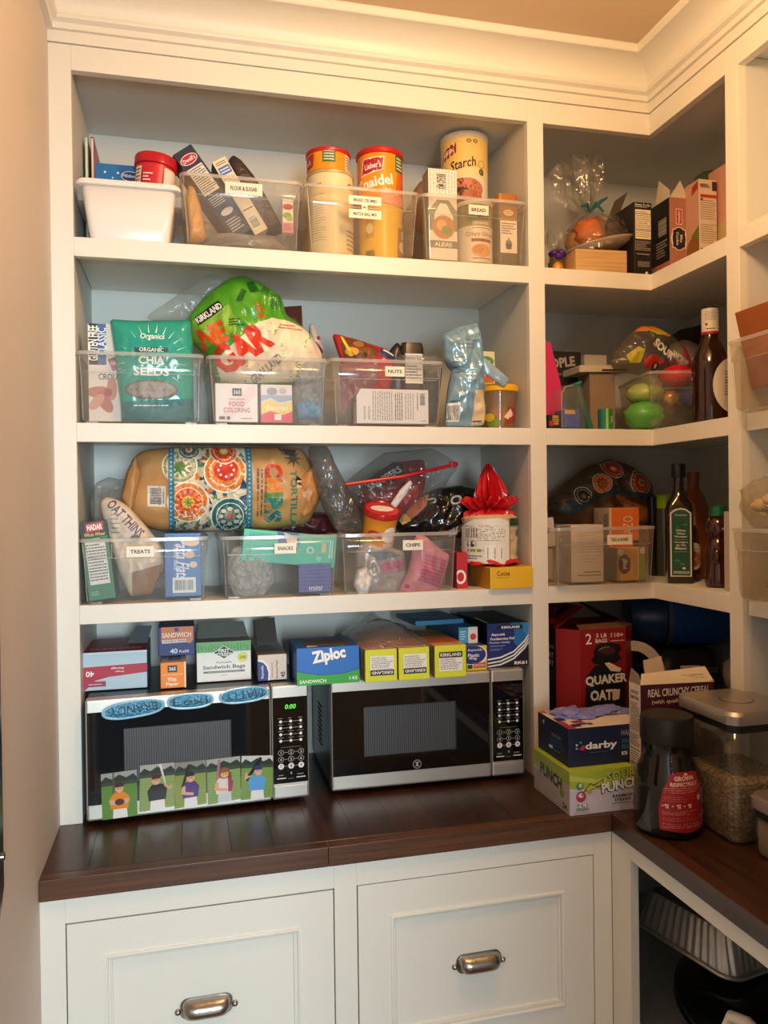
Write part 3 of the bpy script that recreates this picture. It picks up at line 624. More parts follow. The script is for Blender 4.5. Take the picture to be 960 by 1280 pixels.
b = MB(); b.rrect([(-.0265, .0265, -.0265, .0265, .154, .008), (-.0265, .0265, -.0265, .0265, .176, .008)], mat('b06c24', .35)); b.obj('lid', t, smooth=40, bevel=.001)
ink(t, 'paper_label', [('r', .02, .74, .98, .97, 'a8743c'), ('e', .5, .86, .085, .05, 'efe2c4'), ('l', .3, .83, .7, .89, 2, '7a5a34'), ('r', .02, .2, .98, .73, 'f1ece2'), ('l', .1, .5, .9, .7, 5, '6a6258'), ('p', [(.36, .26), (.64, .26), (.7, .36), (.3, .36)], '54606c'), ('e', .5, .38, .05, .032, '7a8790'), ('e', .5, .43, .014, .014, '8a2a2a')], lambda u, v: ((u-.5)*.046, v*.15), .15, lambda a, c_, k: (a, -.0272-k, c_))
Puff('bread_roll_bag', 'rounded brown bag behind the plaid-topped box in the bread bin', 'bag', [(514, 262), (516, 240), (524, 228), (536, 222), (548, 240), (550, 290), (530, 296), (517, 285)], .19, .06, mat('a08066', .5), wr=.004, seed=9)
# ------------------------------------------------------------------ second shelf
clear_bin('clear bin with chia seeds, left end of the second shelf', -.0, .2675, .248, S2, .154, y0=-.006)
carton('crouton_box', 'cream crouton box with red leaf picture in the chia seed bin', 'box', (.055, .040, S2+.007), (.068, .045, .215), dict(front='e9ddd0', left='d5cbbf', top='f0ece4'),
  {'front': [('r', .03, .58, .3, 1, '191a20'), ('t', .165, .8, .1, 'GLUTEN FREE', 'f4f2ee', {'rot': 90, 'w': .36, 'b': .03}), ('r', .3, .58, .56, 1, '3d629e'), ('t', .43, .82, .085, 'CLASSIC', 'f1f3f8', {'rot': 90, 'w': .28}), ('p', [(.6, .64), (.98, .68), (.98, .54), (.75, .52)], 'a32f44'), ('t', .82, .6, .05, 'HAD', 'f4e8e4', {'w': .25}), ('t', .6, .46, .065, 'CROU', '4a4640', {'w': .58}), ('e', .35, .3, .13, .06, 'c07a62', 0), ('e', .72, .34, .05, .12, 'cf8a74', 0), ('e', .5, .2, .06, .12, 'b86a5c', 30), ('e', .6, .3, .04, .04, 'a94848'), ('e', .25, .2, .05, .1, 'd19a84', -40)]})
p = Puff('chia_seed_pouch', 'teal stand-up pouch of chia seeds in the left bin', 'pouch', [(137, 399), (170, 401), (238, 400), (241, 430), (242, 500), (243, 526), (195, 528), (152, 527), (150, 500), (143, 440)], .025, .05, mat('1e9c8a', .22, coat=.3, key='chia'), wr=.003, ws=30, seed=11, part='pouch_body', sharp=True, p=4)
p.ink([('t', 190, 424, 8, 'Organics', 'e8f4ee', {'w': 26, 'sh': .2})]+[('p', [(190+34*math.cos(a)-.8*math.sin(a), 452-34*math.sin(a)), (190+46*math.cos(a), 452-46*math.sin(a)), (190+34*math.cos(a)+.8*math.sin(a), 452-34*math.sin(a)+.8)], 'cfe9df') for a in [i*.262+.1 for i in range(24)]]+
  [('r', 168, 437, 211, 443, '123c38'), ('t', 190, 440, 4.5, 'ORGANIC', 'e8f4ee', {'w': 26}), ('t', 190, 453, 9, 'CHIA', 'f4faf6', {'w': 28, 'b': .03}), ('t', 190, 467, 9, 'SEEDS', 'f4faf6', {'w': 38, 'b': .03}), ('e', 190, 489, 29, 11, '6d6a66'), ('e', 190, 489, 26, 9, '8d8984'), ('p', [(152, 504), (242, 500), (243, 525), (152, 526)], '2d6f72'), ('l', 168, 510, 212, 507, 1, 'cfe2de')], maxlen=.008)
Puff('blue_packet', 'pale blue packet standing behind the teal pouch', 'packet', [(215, 460), (246, 462), (248, 523), (212, 525)], .06, .02, mat('8fa9bd', .35), wr=.003, seed=12)
clear_bin('clear bin with sugar and food colouring on the second shelf', .273, .5475, .249, S2, .153, grip=.95)
p = Puff('sugar_bag', 'big green and cream cane sugar bag slumped over the food colouring bin', 'bag', [(237, 425), (233, 398), (258, 368), (286, 348), (305, 345), (330, 358), (351, 371), (358, 395), (378, 409), (392, 424), (404, 445), (400, 476), (380, 482), (300, 486), (270, 478), (262, 450)], .095, .13, mat('4d9a22', .3, coat=.2, key='sugar'), wr=.017, ws=20, seed=13, part='bag_body', p=2.6)
p.ink([('p', [(276, 480), (268, 455), (290, 436), (318, 412), (338, 405), (360, 408), (380, 415), (402, 445), (398, 474), (378, 479), (300, 482)], 'efdcbc'), ('p', [(240, 405), (262, 398), (284, 388), (295, 412), (282, 432), (252, 440), (240, 424)], '7dae34'), ('p', [(242, 402), (272, 382), (278, 393), (248, 413)], '141414'), ('t', 260, 397.5, 7.5, 'KIRKLAND', 'f2f0ec', {'rot': 33, 'w': 32, 'b': .03}),
  ('t', 265, 425, 24, 'NE', 'e4551c', {'rot': 22, 'w': 30, 'b': .05}), ('t', 300, 442, 34, 'GAR', 'd8371c', {'rot': 33, 'w': 66, 'b': .05}), ('l', 284, 406, 302, 416, 3, '20441a'), ('t', 322, 396, 10, 'CANE', 'c8481c', {'rot': -80, 'w': 20}), ('lv', 336, 372, 349, 392, 5, '1c4a18'), ('p', [(292, 385), (300, 368), (306, 372), (300, 386)], '1f5a1a'), ('p', [(310, 375), (306, 360), (314, 356), (322, 372)], '1f5a1a'), ('p', [(322, 372), (328, 362), (336, 368), (332, 378)], '256a1c'),
  ('t', 330, 466, 10, 'GRANULATED', '6a6250', {'rot': 40, 'w': 40}), ('l', 345, 412, 375, 420, 2, 'c8481c')], maxlen=.005)
Puff('zip_storage_bag', 'clear zip bag slipped round the sugar bag, peak near the shelf above', 'plastic bag', [(176, 398), (200, 385), (232, 361), (262, 343), (280, 337), (292, 341), (304, 352), (330, 362), (300, 380), (262, 398), (236, 404), (205, 402)], .17, .05, clear('f8faf8', .26, 'eef2ee', .16, .35, 26, gloss=.35, key='zip'), wr=.008, ws=26, seed=14)
carton('food_coloring_box', 'white food colouring box standing in front of the sugar bag', 'box', (.339, .010, S2+.007), (.094, .03, .086), dict(front='f1ece9'),
  {'front': [('p', [(.02, .02), (.3, .02), (.95, .7), (.95, .95), (.8, .95)], 'efdcdc'), ('r', .4, .68, .62, .88, '4a4644'), ('t', .51, .78, .1, '365', 'f4f4f4', {'w': .16}), ('l', .32, .57, .7, .62, 1, 'b07a7a'), ('t', .5, .47, .13, 'FOOD', 'c2555e', {'w': .36}), ('t', .5, .31, .13, 'COLORING', 'c2555e', {'w': .62}), ('r', .08, .06, .22, .14, '5a5654'), ('e', .3, .1, .05, .05, '5a5654'), ('l', .6, .06, .92, .12, 1, '8a8080')]})
carton('drink_mix_box', 'small pastel box with wavy yellow and pink bands in second shelf bin', 'box', (.429, .010, S2+.007), (.071, .028, .086), dict(front='e8e6e8'),
  {'front': [('p', [(0, 0), (1, 0), (1, .3), (.7, .2), (.3, .3), (0, .2)], 'e0506a'), ('p', [(0, .2), (.3, .3), (.7, .2), (1, .3), (1, .55), (.6, .48), (.3, .6), (0, .5)], 'f2dc7a'), ('t', .5, .39, .14, 'Assorted', 'f8f8f0', {'w': .7, 'rot': 0}), ('p', [(0, .55), (.3, .65), (.6, .53), (1, .6), (1, .72), (0, .72)], 'a8b8d4'), ('e', .35, .82, .14, .1, 'a0a0b0'), ('e', .7, .84, .1, .08, 'c8c0cc'), ('r', .42, .06, .64, .22, 'f4eef0')]})
p = Puff('crumpled_bag', 'crumpled clear bag with light blue contents at right of second bin', 'plastic bag', [(370, 470), (378, 455), (392, 448), (405, 452), (406, 500), (403, 524), (372, 525), (366, 500)], .020, .028, clear('eef4fa', .3, 'dfe8ee', .1, .7, 40, key='crump'), wr=.012, ws=45, seed=15, part='bag_film')
Puff('blue_contents', '', '', [(370, 505), (386, 500), (402, 506), (402, 522), (372, 523)], .020, .018, mat('6fb2dc', .4), wr=.008, ws=40, seed=16, parent=p.t, part='blue_contents')
Puff('brown_pouch', 'small brown pouch standing at the back right of the sugar bag', 'pouch', [(349, 384), (377, 382), (379, 425), (352, 425)], .21, .02, mat('6b3428', .35, bump=.2, bscale=50, key='pouch'), wr=.003, seed=17, sharp=True)
p = Puff('berry_pouch', 'narrow grey pouch with berry picture leaning against the nuts bin', 'pouch', [(386, 406), (392, 404), (400, 420), (405, 438), (402, 450), (393, 470), (388, 445)], .165, .03, mat('b9b4b8', .3), wr=.003, seed=18, part='pouch_body')
p.ink([('p', [(388, 436), (394, 428), (403, 440), (400, 450), (391, 452)], '6a2040'), ('e', 397, 424, 2.5, 2.5, '8a3048')])
clear_bin('clear bin labelled for nuts on the second shelf', .5515, .827, .252, S2, .156, text=[('NUTS', .47, .64, .82, .15)], grip=.93)
carton('nutrition_label_box', 'white box with printed nutrition panel at the front of the nuts bin', 'box', (.703, .010, S2+.008), (.176, .04, .081), dict(front='eceaea'),
  {'front': [('lv', .08, .1, .2, .5, 2, 'b8b4b4'), ('lv', .21, .08, .5, .93, 9, 'a09c9c'), ('lv', .52, .1, .64, .9, 4, '54504e'), ('lv', .66, .12, .8, .9, 4, 'a8a4a4'), ('bh', .88, .55, .95, .9, '222222'), ('lv', .83, .4, .86, .9, 1, '44403e'), ('l', .9, .06, .96, .1, 1, '44403e')]})
p = Puff('trail_mix_bag', 'red bag with nut picture poking out of the nuts bin', 'bag', [(414, 416), (430, 420), (455, 427), (482, 436), (494, 446), (486, 500), (432, 500), (425, 450)], .075, .06, mat('b3212a', .25, coat=.3, key='trail'), wr=.006, seed=19, part='bag_body')
p.ink([('p', [(424, 424), (445, 424), (472, 440), (466, 452), (428, 452)], '6b3a1e'), ('e', 446, 432, 7, 4, 'a8743c'), ('e', 456, 440, 6, 4, '7c4a22'), ('e', 437, 442, 8, 5, 'd9953c'), ('e', 450, 446, 6, 3, '4a2414'), ('p', [(424, 422), (427, 422), (438, 448), (434, 448)], 'd8c83c'), ('p', [(474, 436), (494, 446), (490, 452), (472, 448)], '2a3a6a'), ('p', [(478, 438), (492, 445), (490, 447), (476, 440)], 'e8e8ee')])
Puff('dried_fruit_bag', 'clear pink-tinted bag at the left inside the nuts bin', 'bag', [(424, 455), (445, 450), (476, 458), (470, 480), (440, 505), (428, 520)], .022, .02, clear('e8c8cc', .4, 'caa0a8', .2, .5, 30, key='pinkbag'), wr=.008, seed=20)
Puff('dark_bag', 'black peaked bag corner standing in the nuts bin', 'bag', [(478, 452), (490, 434), (497, 427), (503, 436), (508, 462), (504, 500), (478, 500)], .12, .03, mat('26232a', .3), wr=.004, seed=21)
Puff('nut_pouch', 'dark grey pouch at the back right inside the nuts bin', 'pouch', [(505, 458), (525, 455), (552, 458), (550, 485), (545, 528), (512, 528)], .175, .06, mat('4c4a50', .35), wr=.01, seed=24, p=3)
Puff('seed_bag', 'cloudy bag with purple-grey contents at the back left inside the nuts bin', 'bag', [(438, 462), (460, 456), (482, 460), (490, 500), (480, 530), (440, 528)], .17, .06, mat('8a8090', .3), wr=.01, seed=26, p=3)
t = thing('spice_canister', 'dark brown rounded canister with nutrition label in the nuts bin', 'canister', (.780, .11, S2+.007))
b = MB(); b.rrect([(-.028, .028, -.016, .016, 0, .012), (-.029, .029, -.017, .017, .2, .012), (-.026, .026, -.014, .014, .213, .012)], mat('352a24', .3)); b.obj('canister_body', t, smooth=40)
ink(t, 'nutrition_label', [('r', .06, .55, .96, .92, 'efeeea'), ('t', .5, .87, .05, 'Nutrition Facts', '141414', {'w': .044, 'ws': 1}), ('l', .1, .6, .9, .82, 6, '3a3836')], lambda u, v: ((u-.5)*.05, v*.2), .2, lambda a, c_, k: (a, -.0172-k, c_))
Puff('clear_clamshell', 'clear plastic clamshell resting on top in the nuts bin', 'container', [(488, 450), (500, 444), (545, 446), (556, 453), (545, 462), (495, 460)], .10, .09, clear('f4f6f6', .2, 'e8ecec', .08, key='clam'), wr=.004, seed=22)
# loose things at the right end
p = Puff('blue_snack_bag', 'tall metallic light blue bag with folded-over top beside the nuts bin', 'bag', [(562, 478), (565, 462), (556, 450), (552, 418), (575, 407), (598, 402), (602, 430), (604, 452), (606, 500), (606, 532), (580, 534), (556, 533), (557, 505)], .028, .05, mat('8fb8d2', .22, .35, key='bluefoil'), wr=.013, ws=24, seed=23, part='bag_body')
p.ink([('r', 557, 528, 571, 505, 'eceef0'), ('b', 558, 526, 570, 508, '222222'), ('l', 556, 505, 570, 501, 1, '333333'), ('l', 562, 470, 575, 446, 4, '44525e', .2), ('p', [(588, 532), (588, 490), (603, 488), (604, 531)], 'e0c8a0'), ('l', 589, 530, 603, 525, 1, '2a2a2a'), ('l', 568, 440, 596, 425, 3, '5c6a78', .2), ('p', [(556, 418), (598, 405), (599, 409), (557, 423)], '6d93ad'), ('p', [(558, 430), (599, 416), (600, 420), (559, 434)], '6d93ad'), ('e', 572, 494, 4, 2.5, 'e4eef4')])
carton('snack_carton', 'slim cream carton with green lettering at back right of second shelf', 'box', (.995, .145, S2+.0005), (.044, .05, .214), dict(front='e8e0b8', right='c9b890', top='dcd6b0'),
  {'front': [('e', .45, .88, .1, .06, '5a9a3a'), ('t', .45, .88, .06, 'Rice', 'f2f6e4', {'w': .5}), ('e', .45, .78, .09, .05, '6aa83e'), ('r', .1, .62, .9, .7, 'd8742c'), ('l', .15, .4, .9, .58, 4, '8a7a50')]})
t = thing('yellow_lid_tub', 'see-through tub with yellow lid in second shelf right corner', 'tub', (.996, .078, S2+.0005))
b = MB(); b.lathe([(.038, 0), (.041, .003), (.048, .09), (.0485, .1)], clear('f0e6d8', .35, 'dcc8ac', .1, key='tub')); b.obj('tub_body', t, smooth=40)
b = MB(); b.lathe([(.049, .094), (.0525, .096), (.053, .108), (.05, .112), (.04, .109), (.001, .109)], mat('eab020', .35)); b.obj('lid', t, smooth=40)
b = MB(); lump(b, (0, 0, .03), .036, .036, .032, mat('c08a4c', .6), 3, .3, 4); b.obj('snack_contents', t)
ink_cyl(t, .0448, .1, [('p', [(.5, .1), (.78, .2), (.86, .86), (.7, .8), (.58, .6)], '8e3426'), ('p', [(.48, .3), (.62, .52), (.7, .36), (.56, .24)], 'e6c8b8'), ('e', .3, .16, .18, .12, '6f8a2c'), ('e', .22, .3, .14, .1, 'd8b02c')], name='paper_label')
Puff('blue_wrapper', 'small pale blue wrapper draped on the yellow tub lid', 'wrapper', [(596, 444), (606, 447), (637, 474), (630, 484), (606, 468)], .022, .012, mat('9dbad0', .3, .2, key='wrap'), wr=.002, seed=24)
# ------------------------------------------------------------------ third shelf
clear_bin('clear bin labelled for treats, left end of the third shelf', .0005, .275, .250, S3, .143, y0=-.006, text=[('TREATS', .355, .565, .79, .165)], grip=-.93)
carton('wafer_box', 'green and black wafer box leaning at left in the treats bin', 'box', (.046, .020, S3+.009), (.056, .10, .172), dict(front='1f7a55', left='175c40', top='1a1a1c', right='175c40'),
  {'front': [('r', 0, .8, 1, 1, '17181b'), ('p', [(.22, .86), (.88, .88), (.88, .99), (.22, .97)], 'b9242c'), ('t', .55, .925, .075, 'HADAR', 'f6f2ec', {'w': .56, 'b': .03}), ('t', .5, .835, .045, 'Whole Wheat', 'e2c23c', {'w': .78, 'sh': .25}), ('l', .35, .765, .75, .79, 1, 'd8e4dc'), ('r', .12, .2, .86, .74, 'e9e8e4'), ('l', .15, .24, .83, .72, 13, '55524e'), ('r', .12, .37, .86, .375, '33302c'), ('r', .12, .62, .86, .625, '33302c'), ('l', .1, .06, .4, .12, 3, '9fc8b4')]}, rot=(0, -6.4, 0))
p = Puff('cracker_bag', 'clear bag of thin crackers slanting across the treats bin', 'bag', [(124, 628), (132, 620), (146, 624), (160, 632), (185, 660), (204, 684), (206, 708), (190, 742), (163, 746), (150, 720), (136, 676)], .06, .05, mat('d8c8b4', .35, bump=.2, bscale=40, key='crack'), wr=.006, seed=31, part='bag_body', p=4)
p.ink([('p', [(128, 632), (136, 626), (176, 668), (170, 680), (150, 676)], 'c9bcae'), ('t', 158, 648, 11, 'OAT THINS', '58506a', {'rot': -48, 'w': 50, 'b': .02}), ('l', 140, 668, 152, 640, 5, '8a7a70', .25), ('p', [(166, 714), (204, 704), (199, 742), (166, 747)], 'a07f66'), ('e', 170, 672, 5, 4, '6a5a50')])
Puff('crinkled_film', 'crinkled clear wrap behind the cracker bag at far left', 'plastic bag', [(116, 655), (112, 625), (120, 604), (136, 596), (150, 600), (164, 596), (160, 625), (150, 660)], .13, .05, clear('f4f4f2', .22, 'e4e2dc', .12, .7, 36, gloss=.4, key='film'), wr=.012, ws=34, seed=32)
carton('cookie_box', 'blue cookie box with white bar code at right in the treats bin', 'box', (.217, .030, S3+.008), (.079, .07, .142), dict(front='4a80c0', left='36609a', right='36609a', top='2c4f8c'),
  {'front': [('p', [(.0, 1), (.0, 0), (.2, 0), (.25, 1)], '3e70b0'), ('t', .48, .6, .2, 'Pasta Flats', 'f0f2f8', {'rot': -90, 'w': .62, 'sh': .2}), ('t', .3, .62, .06, 'Pasta flats', 'd0dcf0', {'rot': -90, 'w': .4}), ('e', .74, .86, .12, .07, 'e6d2b4'), ('e', .68, .66, .08, .06, 'dcc6a4'), ('e', .78, .5, .06, .05, 'e6d2b4'), ('r', .2, .06, .84, .3, 'e8eaec'), ('b', .26, .1, .78, .26, '222222')]})
clear_bin('clear bin labelled for snacks in the middle of the third shelf', .2955, .5665, .249, S3, .142, y0=-.006, text=[('SNACKS', .45, .63, .79, .165)], grip=-.9)
carton('cracker_box', 'turquoise cracker box lying slanted across the snacks bin', 'box', (.451, .014, S3+.074), (.215, .09, .073), dict(front='52c2a8', left='3a9a86', top='48b49c'),
  {'front': [('p', [(.35, 1), (.38, .5), (.55, .35), (.6, .7), (.58, 1)], '3a5ca8'), ('p', [(.42, .98), (.48, .6), (.58, .55), (.56, .9)], 'e4d4bc'), ('l', .06, .66, .3, .92, 5, '2a8a78'), ('e', .72, .5, .12, .12, 'bfe4d8'), ('e', .72, .5, .06, .06, '52a894'), ('r', .84, .45, .89, .75, 'd8c4a0'), ('e', .82, .25, .08, .08, '9ad4c4'), ('lv', .92, .3, .97, .85, 2, 'e8f4f0')]}, rot=(0, 6.3, 0))
carton('napkin_pack', 'ribbed purple pack standing at the right of the snacks bin', 'packet', (.512, .012, S3+.008), (.076, .04, .066), dict(front='5a5aa0'),
  {'front': [('r', 0, .88-.13*i, 1, .92-.13*i, '4a4a8c') for i in range(7)]+[('t', .5, .16, .13, 'mini', 'dcdcec', {'w': .4, 'sh': .3}), ('r', .3, .06, .7, .075, 'dcdcec')]})
p = Puff('wrapped_snacks', 'bundle of crinkled clear plastic wrap at left of the snacks bin', 'plastic bag', [(284, 700), (290, 686), (310, 678), (330, 684), (342, 700), (344, 725), (330, 745), (295, 748), (284, 725)], .05, .07, clear('ffffff', .72, 'ffffff', .12, .8, 55, gloss=.6, key='wrapb'), wr=.016, ws=50, seed=33)
clear_bin('clear bin labelled for chips at right of the third shelf', .5675, .8575, .268, S3, .142, y0=-.006, text=[('CHIPS', .52, .69, .79, .165)])
# stacked chip can, tilted towards the camera
t = thing('chip_can', 'small orange chip can with red lid tilted forward over the chips bin', 'can', (.674, .085, S3+.098), (24, 4, 0))
cyl(t, .0405, .105, mat('e8962a', .3), 0, 'can_body')
b = MB(); b.lathe([(.041, .096), (.0455, .098), (.046, .110), (.0445, .112), (.042, .1095), (.001, .1095)], clear('ff9a90', .6, 'd8403c', .2, key='lidr')); b.obj('lid', t, smooth=40)
ink(t, 'lid_print', [('e', 0, 0, .040, .040, 'cc2f38'), ('e', 0, .002, .028, .017, 'f2ece4')], lambda u, v: (u, v), 1, lambda a, c_, k: (a, c_, .1098+k))
ink_cyl(t, .0405, .105, [('r', 0, 0, 1, .1, 'd0c8b8'), ('e', .34, .52, .17, .13, 'c8431c'), ('t', .34, .52, .12, 'GO', 'f2d23c', {'w': .13, 'b': .03}), ('e', .66, .55, .2, .19, 'f4efe6'), ('t', .72, .3, .16, 'PRINGLES', 'f4e8dc', {'w': .34, 'rot': 10, 'b': .03}), ('r', .12, .12, .3, .3, 'e8e4dc'), ('l', .4, .1, .6, .2, 2, 'b8442c')], name='printed_label')
p = Puff('pink_snack_bag', 'pink snack bag with printed lines at right inside the chips bin', 'bag', [(520, 668), (532, 670), (548, 684), (562, 694), (556, 718), (548, 741), (505, 743), (498, 738), (510, 715)], .03, .05, mat('dc8fa0', .3, coat=.2, key='pinks'), wr=.007, seed=34, part='bag_body')
p.ink([('p', [(530, 690), (556, 700), (546, 735), (520, 722)], 'c96f86')]+[('p', [(528-i*1.3, 693+i*4.2), (556-i*1.3, 702+i*4.2), (556-i*1.3, 703.4+i*4.2), (528-i*1.3, 694.4+i*4.2)], 'b0506c') for i in range(8)]+[('e', 506, 732, 3, 2.5, 'b8324c'), ('e', 520, 736, 4, 2.5, 'd88a6a')])
p = Puff('grey_snack_bag', 'silvery snack bag with pink lettering inside the chips bin', 'bag', [(444, 690), (456, 676), (480, 680), (505, 690), (508, 720), (500, 741), (460, 744), (445, 730)], .055, .05, mat('b8b2b0', .3, .3, key='silv'), wr=.01, seed=35, part='bag_body')
p.ink([('p', [(470, 700), (505, 696), (506, 712), (476, 718)], 'a8889a'), ('t', 488, 706, 10, 'GRAIN', 'c8486a', {'rot': 8, 'w': 30, 'b': .03}), ('p', [(455, 690), (480, 686), (500, 694), (470, 700)], '6a7a8c')])
Puff('white_wrapper', 'white crumpled wrapper at the left inside the chips bin', 'wrapper', [(446, 712), (458, 708), (466, 722), (460, 742), (448, 744), (442, 730)], .014, .03, mat('dcd8d4', .35), wr=.008, ws=40, seed=36)
# big bag lying across the bins
p = Puff('tortilla_chip_bag', 'large brown paper chip bag with mosaic print lying across the bins', 'bag', [(151, 636), (152, 618), (158, 590), (168, 570), (182, 562), (220, 559), (300, 559), (375, 559), (388, 575), (396, 592), (402, 622), (392, 640), (386, 655), (340, 662), (260, 665), (200, 664), (172, 656), (160, 648)], .125, .17, mat('c0925e', .4, bump=.06, bscale=30, key='kraft'), wr=.016, ws=17, seed=37, part='bag_body', p=3.2)
CR, TE, OG, RD, YL, DK, GR = 'efe6d2', '1d6f78', 'e0812c', 'c8402c', 'e6b73c', '24343c', '4f8a4a'
def flower(cx, cy, r, cols, n=10):
    o = [('e', cx, cy, r*1.12, r*1.12, CR), ('e', cx, cy, r*1.03, r*1.03, cols[0]), ('star', cx, cy, r*.98, r*.42, cols[1], 0, n), ('ring', cx, cy, r*.8, r*.75, CR), ('e', cx, cy, r*.34, r*.34, cols[2]), ('star', cx, cy, r*.3, r*.14, cols[3], 0, 8)]
    return o
mos = [('p', [(213, 560), (306, 560), (306, 661), (213, 664)], 'd9d0b8')]
rr = random.Random(4)
for i in range(260):
    x, y, a, q = rr.uniform(216, 302), rr.uniform(562, 660), rr.uniform(0, 6.28), rr.uniform(3.2, 6.5)
    if any((x-c0)**2+(y-c1)**2 < (c2+1)**2 for c0, c1, c2 in ((225,585,18),(235,628,21),(279,592,22),(285,645,20),(278,566,14),(236,564,11))): continue
    mos.append(('p', [(x+q*math.cos(a), y+q*math.sin(a)), (x+q*.7*math.cos(a+2.2), y+q*.7*math.sin(a+2.2)), (x+q*.8*math.cos(a+3.9), y+q*.8*math.sin(a+3.9))], rr.choice((TE, DK, GR, OG, '3c5a8c', '6a8a5a', 'b8502c', '2c4a4c'))))
mos += flower(225, 585, 17, ('8a9a6a', CR, 'c8604c', GR), 12)+[('star', 225, 587, 10, 4, GR, 20, 7), ('ring', 225, 585, 15, 13, 'c8b48a')]
mos += flower(235, 628, 20, (OG, RD, YL, GR), 12)+flower(279, 592, 21, (OG, 'e89a4c', RD, 'e8d8c0'), 6)+[('e', 280, 590, 13, 12, 'c8342c')]+[('e', 280+9*math.cos(a), 590+8*math.sin(a), 1.4, 1.4, CR) for a in [i*.785 for i in range(8)]]
mos += flower(285, 645, 19, (TE, '17505c', '5a9a8c', 'c8503c'), 8)+[('e', 285+11*math.cos(a), 645+9*math.sin(a), 3, 2.2, 'd8c8a8') for a in [i*.785 for i in range(8)]]
mos += flower(278, 566, 14, ('d8602c', RD, YL, CR), 9)+flower(236, 564, 11, ('6a7a6a', '4a5a5c', CR, OG), 8)
mos += [('p', [(300, 600), (308, 612), (296, 612)], '2c4a6c'), ('p', [(296, 622), (307, 618), (304, 634)], '2c4a6c')]
band = [('p', [(211, 560), (218, 560), (219, 663), (212, 664)], '3c7f98'), ('p', [(304, 560), (311, 560), (312, 661), (305, 661)], '3c7f98')]
for i in range(19): band += [('e', 214.5, 564+5.3*i, 1.1, 1.1, 'a8d0d8'), ('e', 308, 564+5.2*i, 1.1, 1.1, 'a8d0d8')]
p.ink(mos+band+[('p', [(186, 608), (208, 609), (208, 634), (186, 633)], 'dcd8d0'), ('bh', 189, 611, 203, 631, '22252c'), ('bh', 204.5, 612, 206.5, 630, '44444c'),
  ('t', 337, 590, 21, 'C', 'd4482c', {'rot': -90, 'w': 16, 'b': .06}), ('t', 337, 607, 21, 'H', 'd8822c', {'rot': -90, 'w': 14, 'b': .06}), ('t', 337, 619, 21, 'I', '5f8f3c', {'rot': -90, 'w': 5, 'b': .06}), ('t', 337, 630, 21, 'P', '2f8f80', {'rot': -90, 'w': 14, 'b': .06}), ('t', 337, 645, 21, 'S', '246f78', {'rot': -90, 'w': 14, 'b': .06}),
  ('lv', 316, 588, 330, 645, 3, '7a5a3a'), ('t', 362, 624, 8, 'TORTILLA', '3c8078', {'rot': -90, 'w': 66, 'b': .03}), ('p', [(366, 596), (376, 604), (379, 616), (374, 612), (364, 602)], '22201e'), ('l', 366, 600, 377, 612, 2, 'e8dcc8'), ('star', 362, 575, 12, 4, '6a5a4a', 0, 8), ('p', [(345, 562), (368, 564), (364, 572), (348, 570)], '4a4a54')], maxlen=.006)
Puff('bag_gusset', '', '', [(152, 622), (160, 590), (170, 568), (176, 590), (172, 612), (164, 640)], .068, .012, mat('a8763f', .4, key='gus'), wr=.004, seed=38, parent=p.t, part='folded_end', sharp=True)
Puff('bag_gusset2', '', '', [(372, 598), (392, 582), (402, 614), (388, 642), (378, 648), (370, 632)], .07, .03, mat('b8824a', .4, bump=.1, bscale=30, key='gus2'), wr=.01, seed=39, parent=p.t, part='twisted_end')
p = Puff('dark_plastic_bag', 'greyish see-through plastic bag hanging down between chip bag and can', 'plastic bag', [(384, 558), (410, 557), (418, 578), (432, 604), (448, 634), (456, 664), (440, 668), (420, 664), (404, 636), (392, 604)], .06, .05, clear('d8d4d4', .26, '9a9692', .14, .5, 24, gloss=.6, key='dkbag'), wr=.009, seed=40)
Puff('maroon_bag', 'dark maroon bag lying behind the snacks bin', 'bag', [(330, 662), (345, 648), (380, 640), (412, 640), (424, 668), (380, 676), (340, 672)], .17, .08, mat('4a1f28', .35), wr=.01, seed=41)
p = Puff('zipper_bag', 'clear zip bag with a red slider strip above the chips bin', 'plastic bag', [(428, 606), (450, 588), (480, 566), (540, 560), (575, 581), (560, 600), (546, 632), (510, 652), (462, 652), (440, 630)], .15, .08, clear('f0f2f2', .14, 'd8dcdc', .1, .6, 26, gloss=.5, key='zipb'), wr=.008, seed=42, part='bag_film')
b = MB(); a0, a1 = at(430, 606, .085), at(572, 580, .085)
b.tube([a0-p.base, (a0+a1)/2-p.base+Vector((0, -.004, -.006)), a1-p.base], .0045, mat('d8242c', .3), 10); b.obj('zip_strip', p.t, label='red zip strip')
b = MB(); b.rrect([(-.008, .008, -.006, .006, -.007, .003), (-.008, .008, -.006, .006, .007, .003)], mat('c81c28', .3)); o = b.obj('slider', p.t, bevel=.001); o.location = a1-p.base+Vector((-.012, 0, -.001))
q = Puff('cracker_snack_bag', 'dark red and black snack bag inside the red-zip bag', 'bag', [(446, 622), (455, 602), (490, 578), (530, 574), (532, 600), (526, 626), (500, 645), (460, 645)], .165, .05, mat('8c1c28', .3), wr=.012, seed=43, part='bag_body')
q.ink([('p', [(448, 610), (470, 590), (492, 577), (502, 582), (500, 596), (470, 612)], '2c2a30'), ('t', 478, 598, 8, 'SNAPPERS', 'd8d4d0', {'rot': 30, 'w': 46, 'b': .02}), ('p', [(460, 628), (490, 612), (520, 606), (520, 620), (480, 640)], 'c8303c')])
Puff('paper_twist', 'pale looped paper tie lying above the orange chip can', 'tie', [(488, 630), (500, 612), (512, 600), (516, 604), (508, 618), (494, 636)], .055, .01, mat('c8c8cc', .35, key='twist'), wr=.003, seed=44)
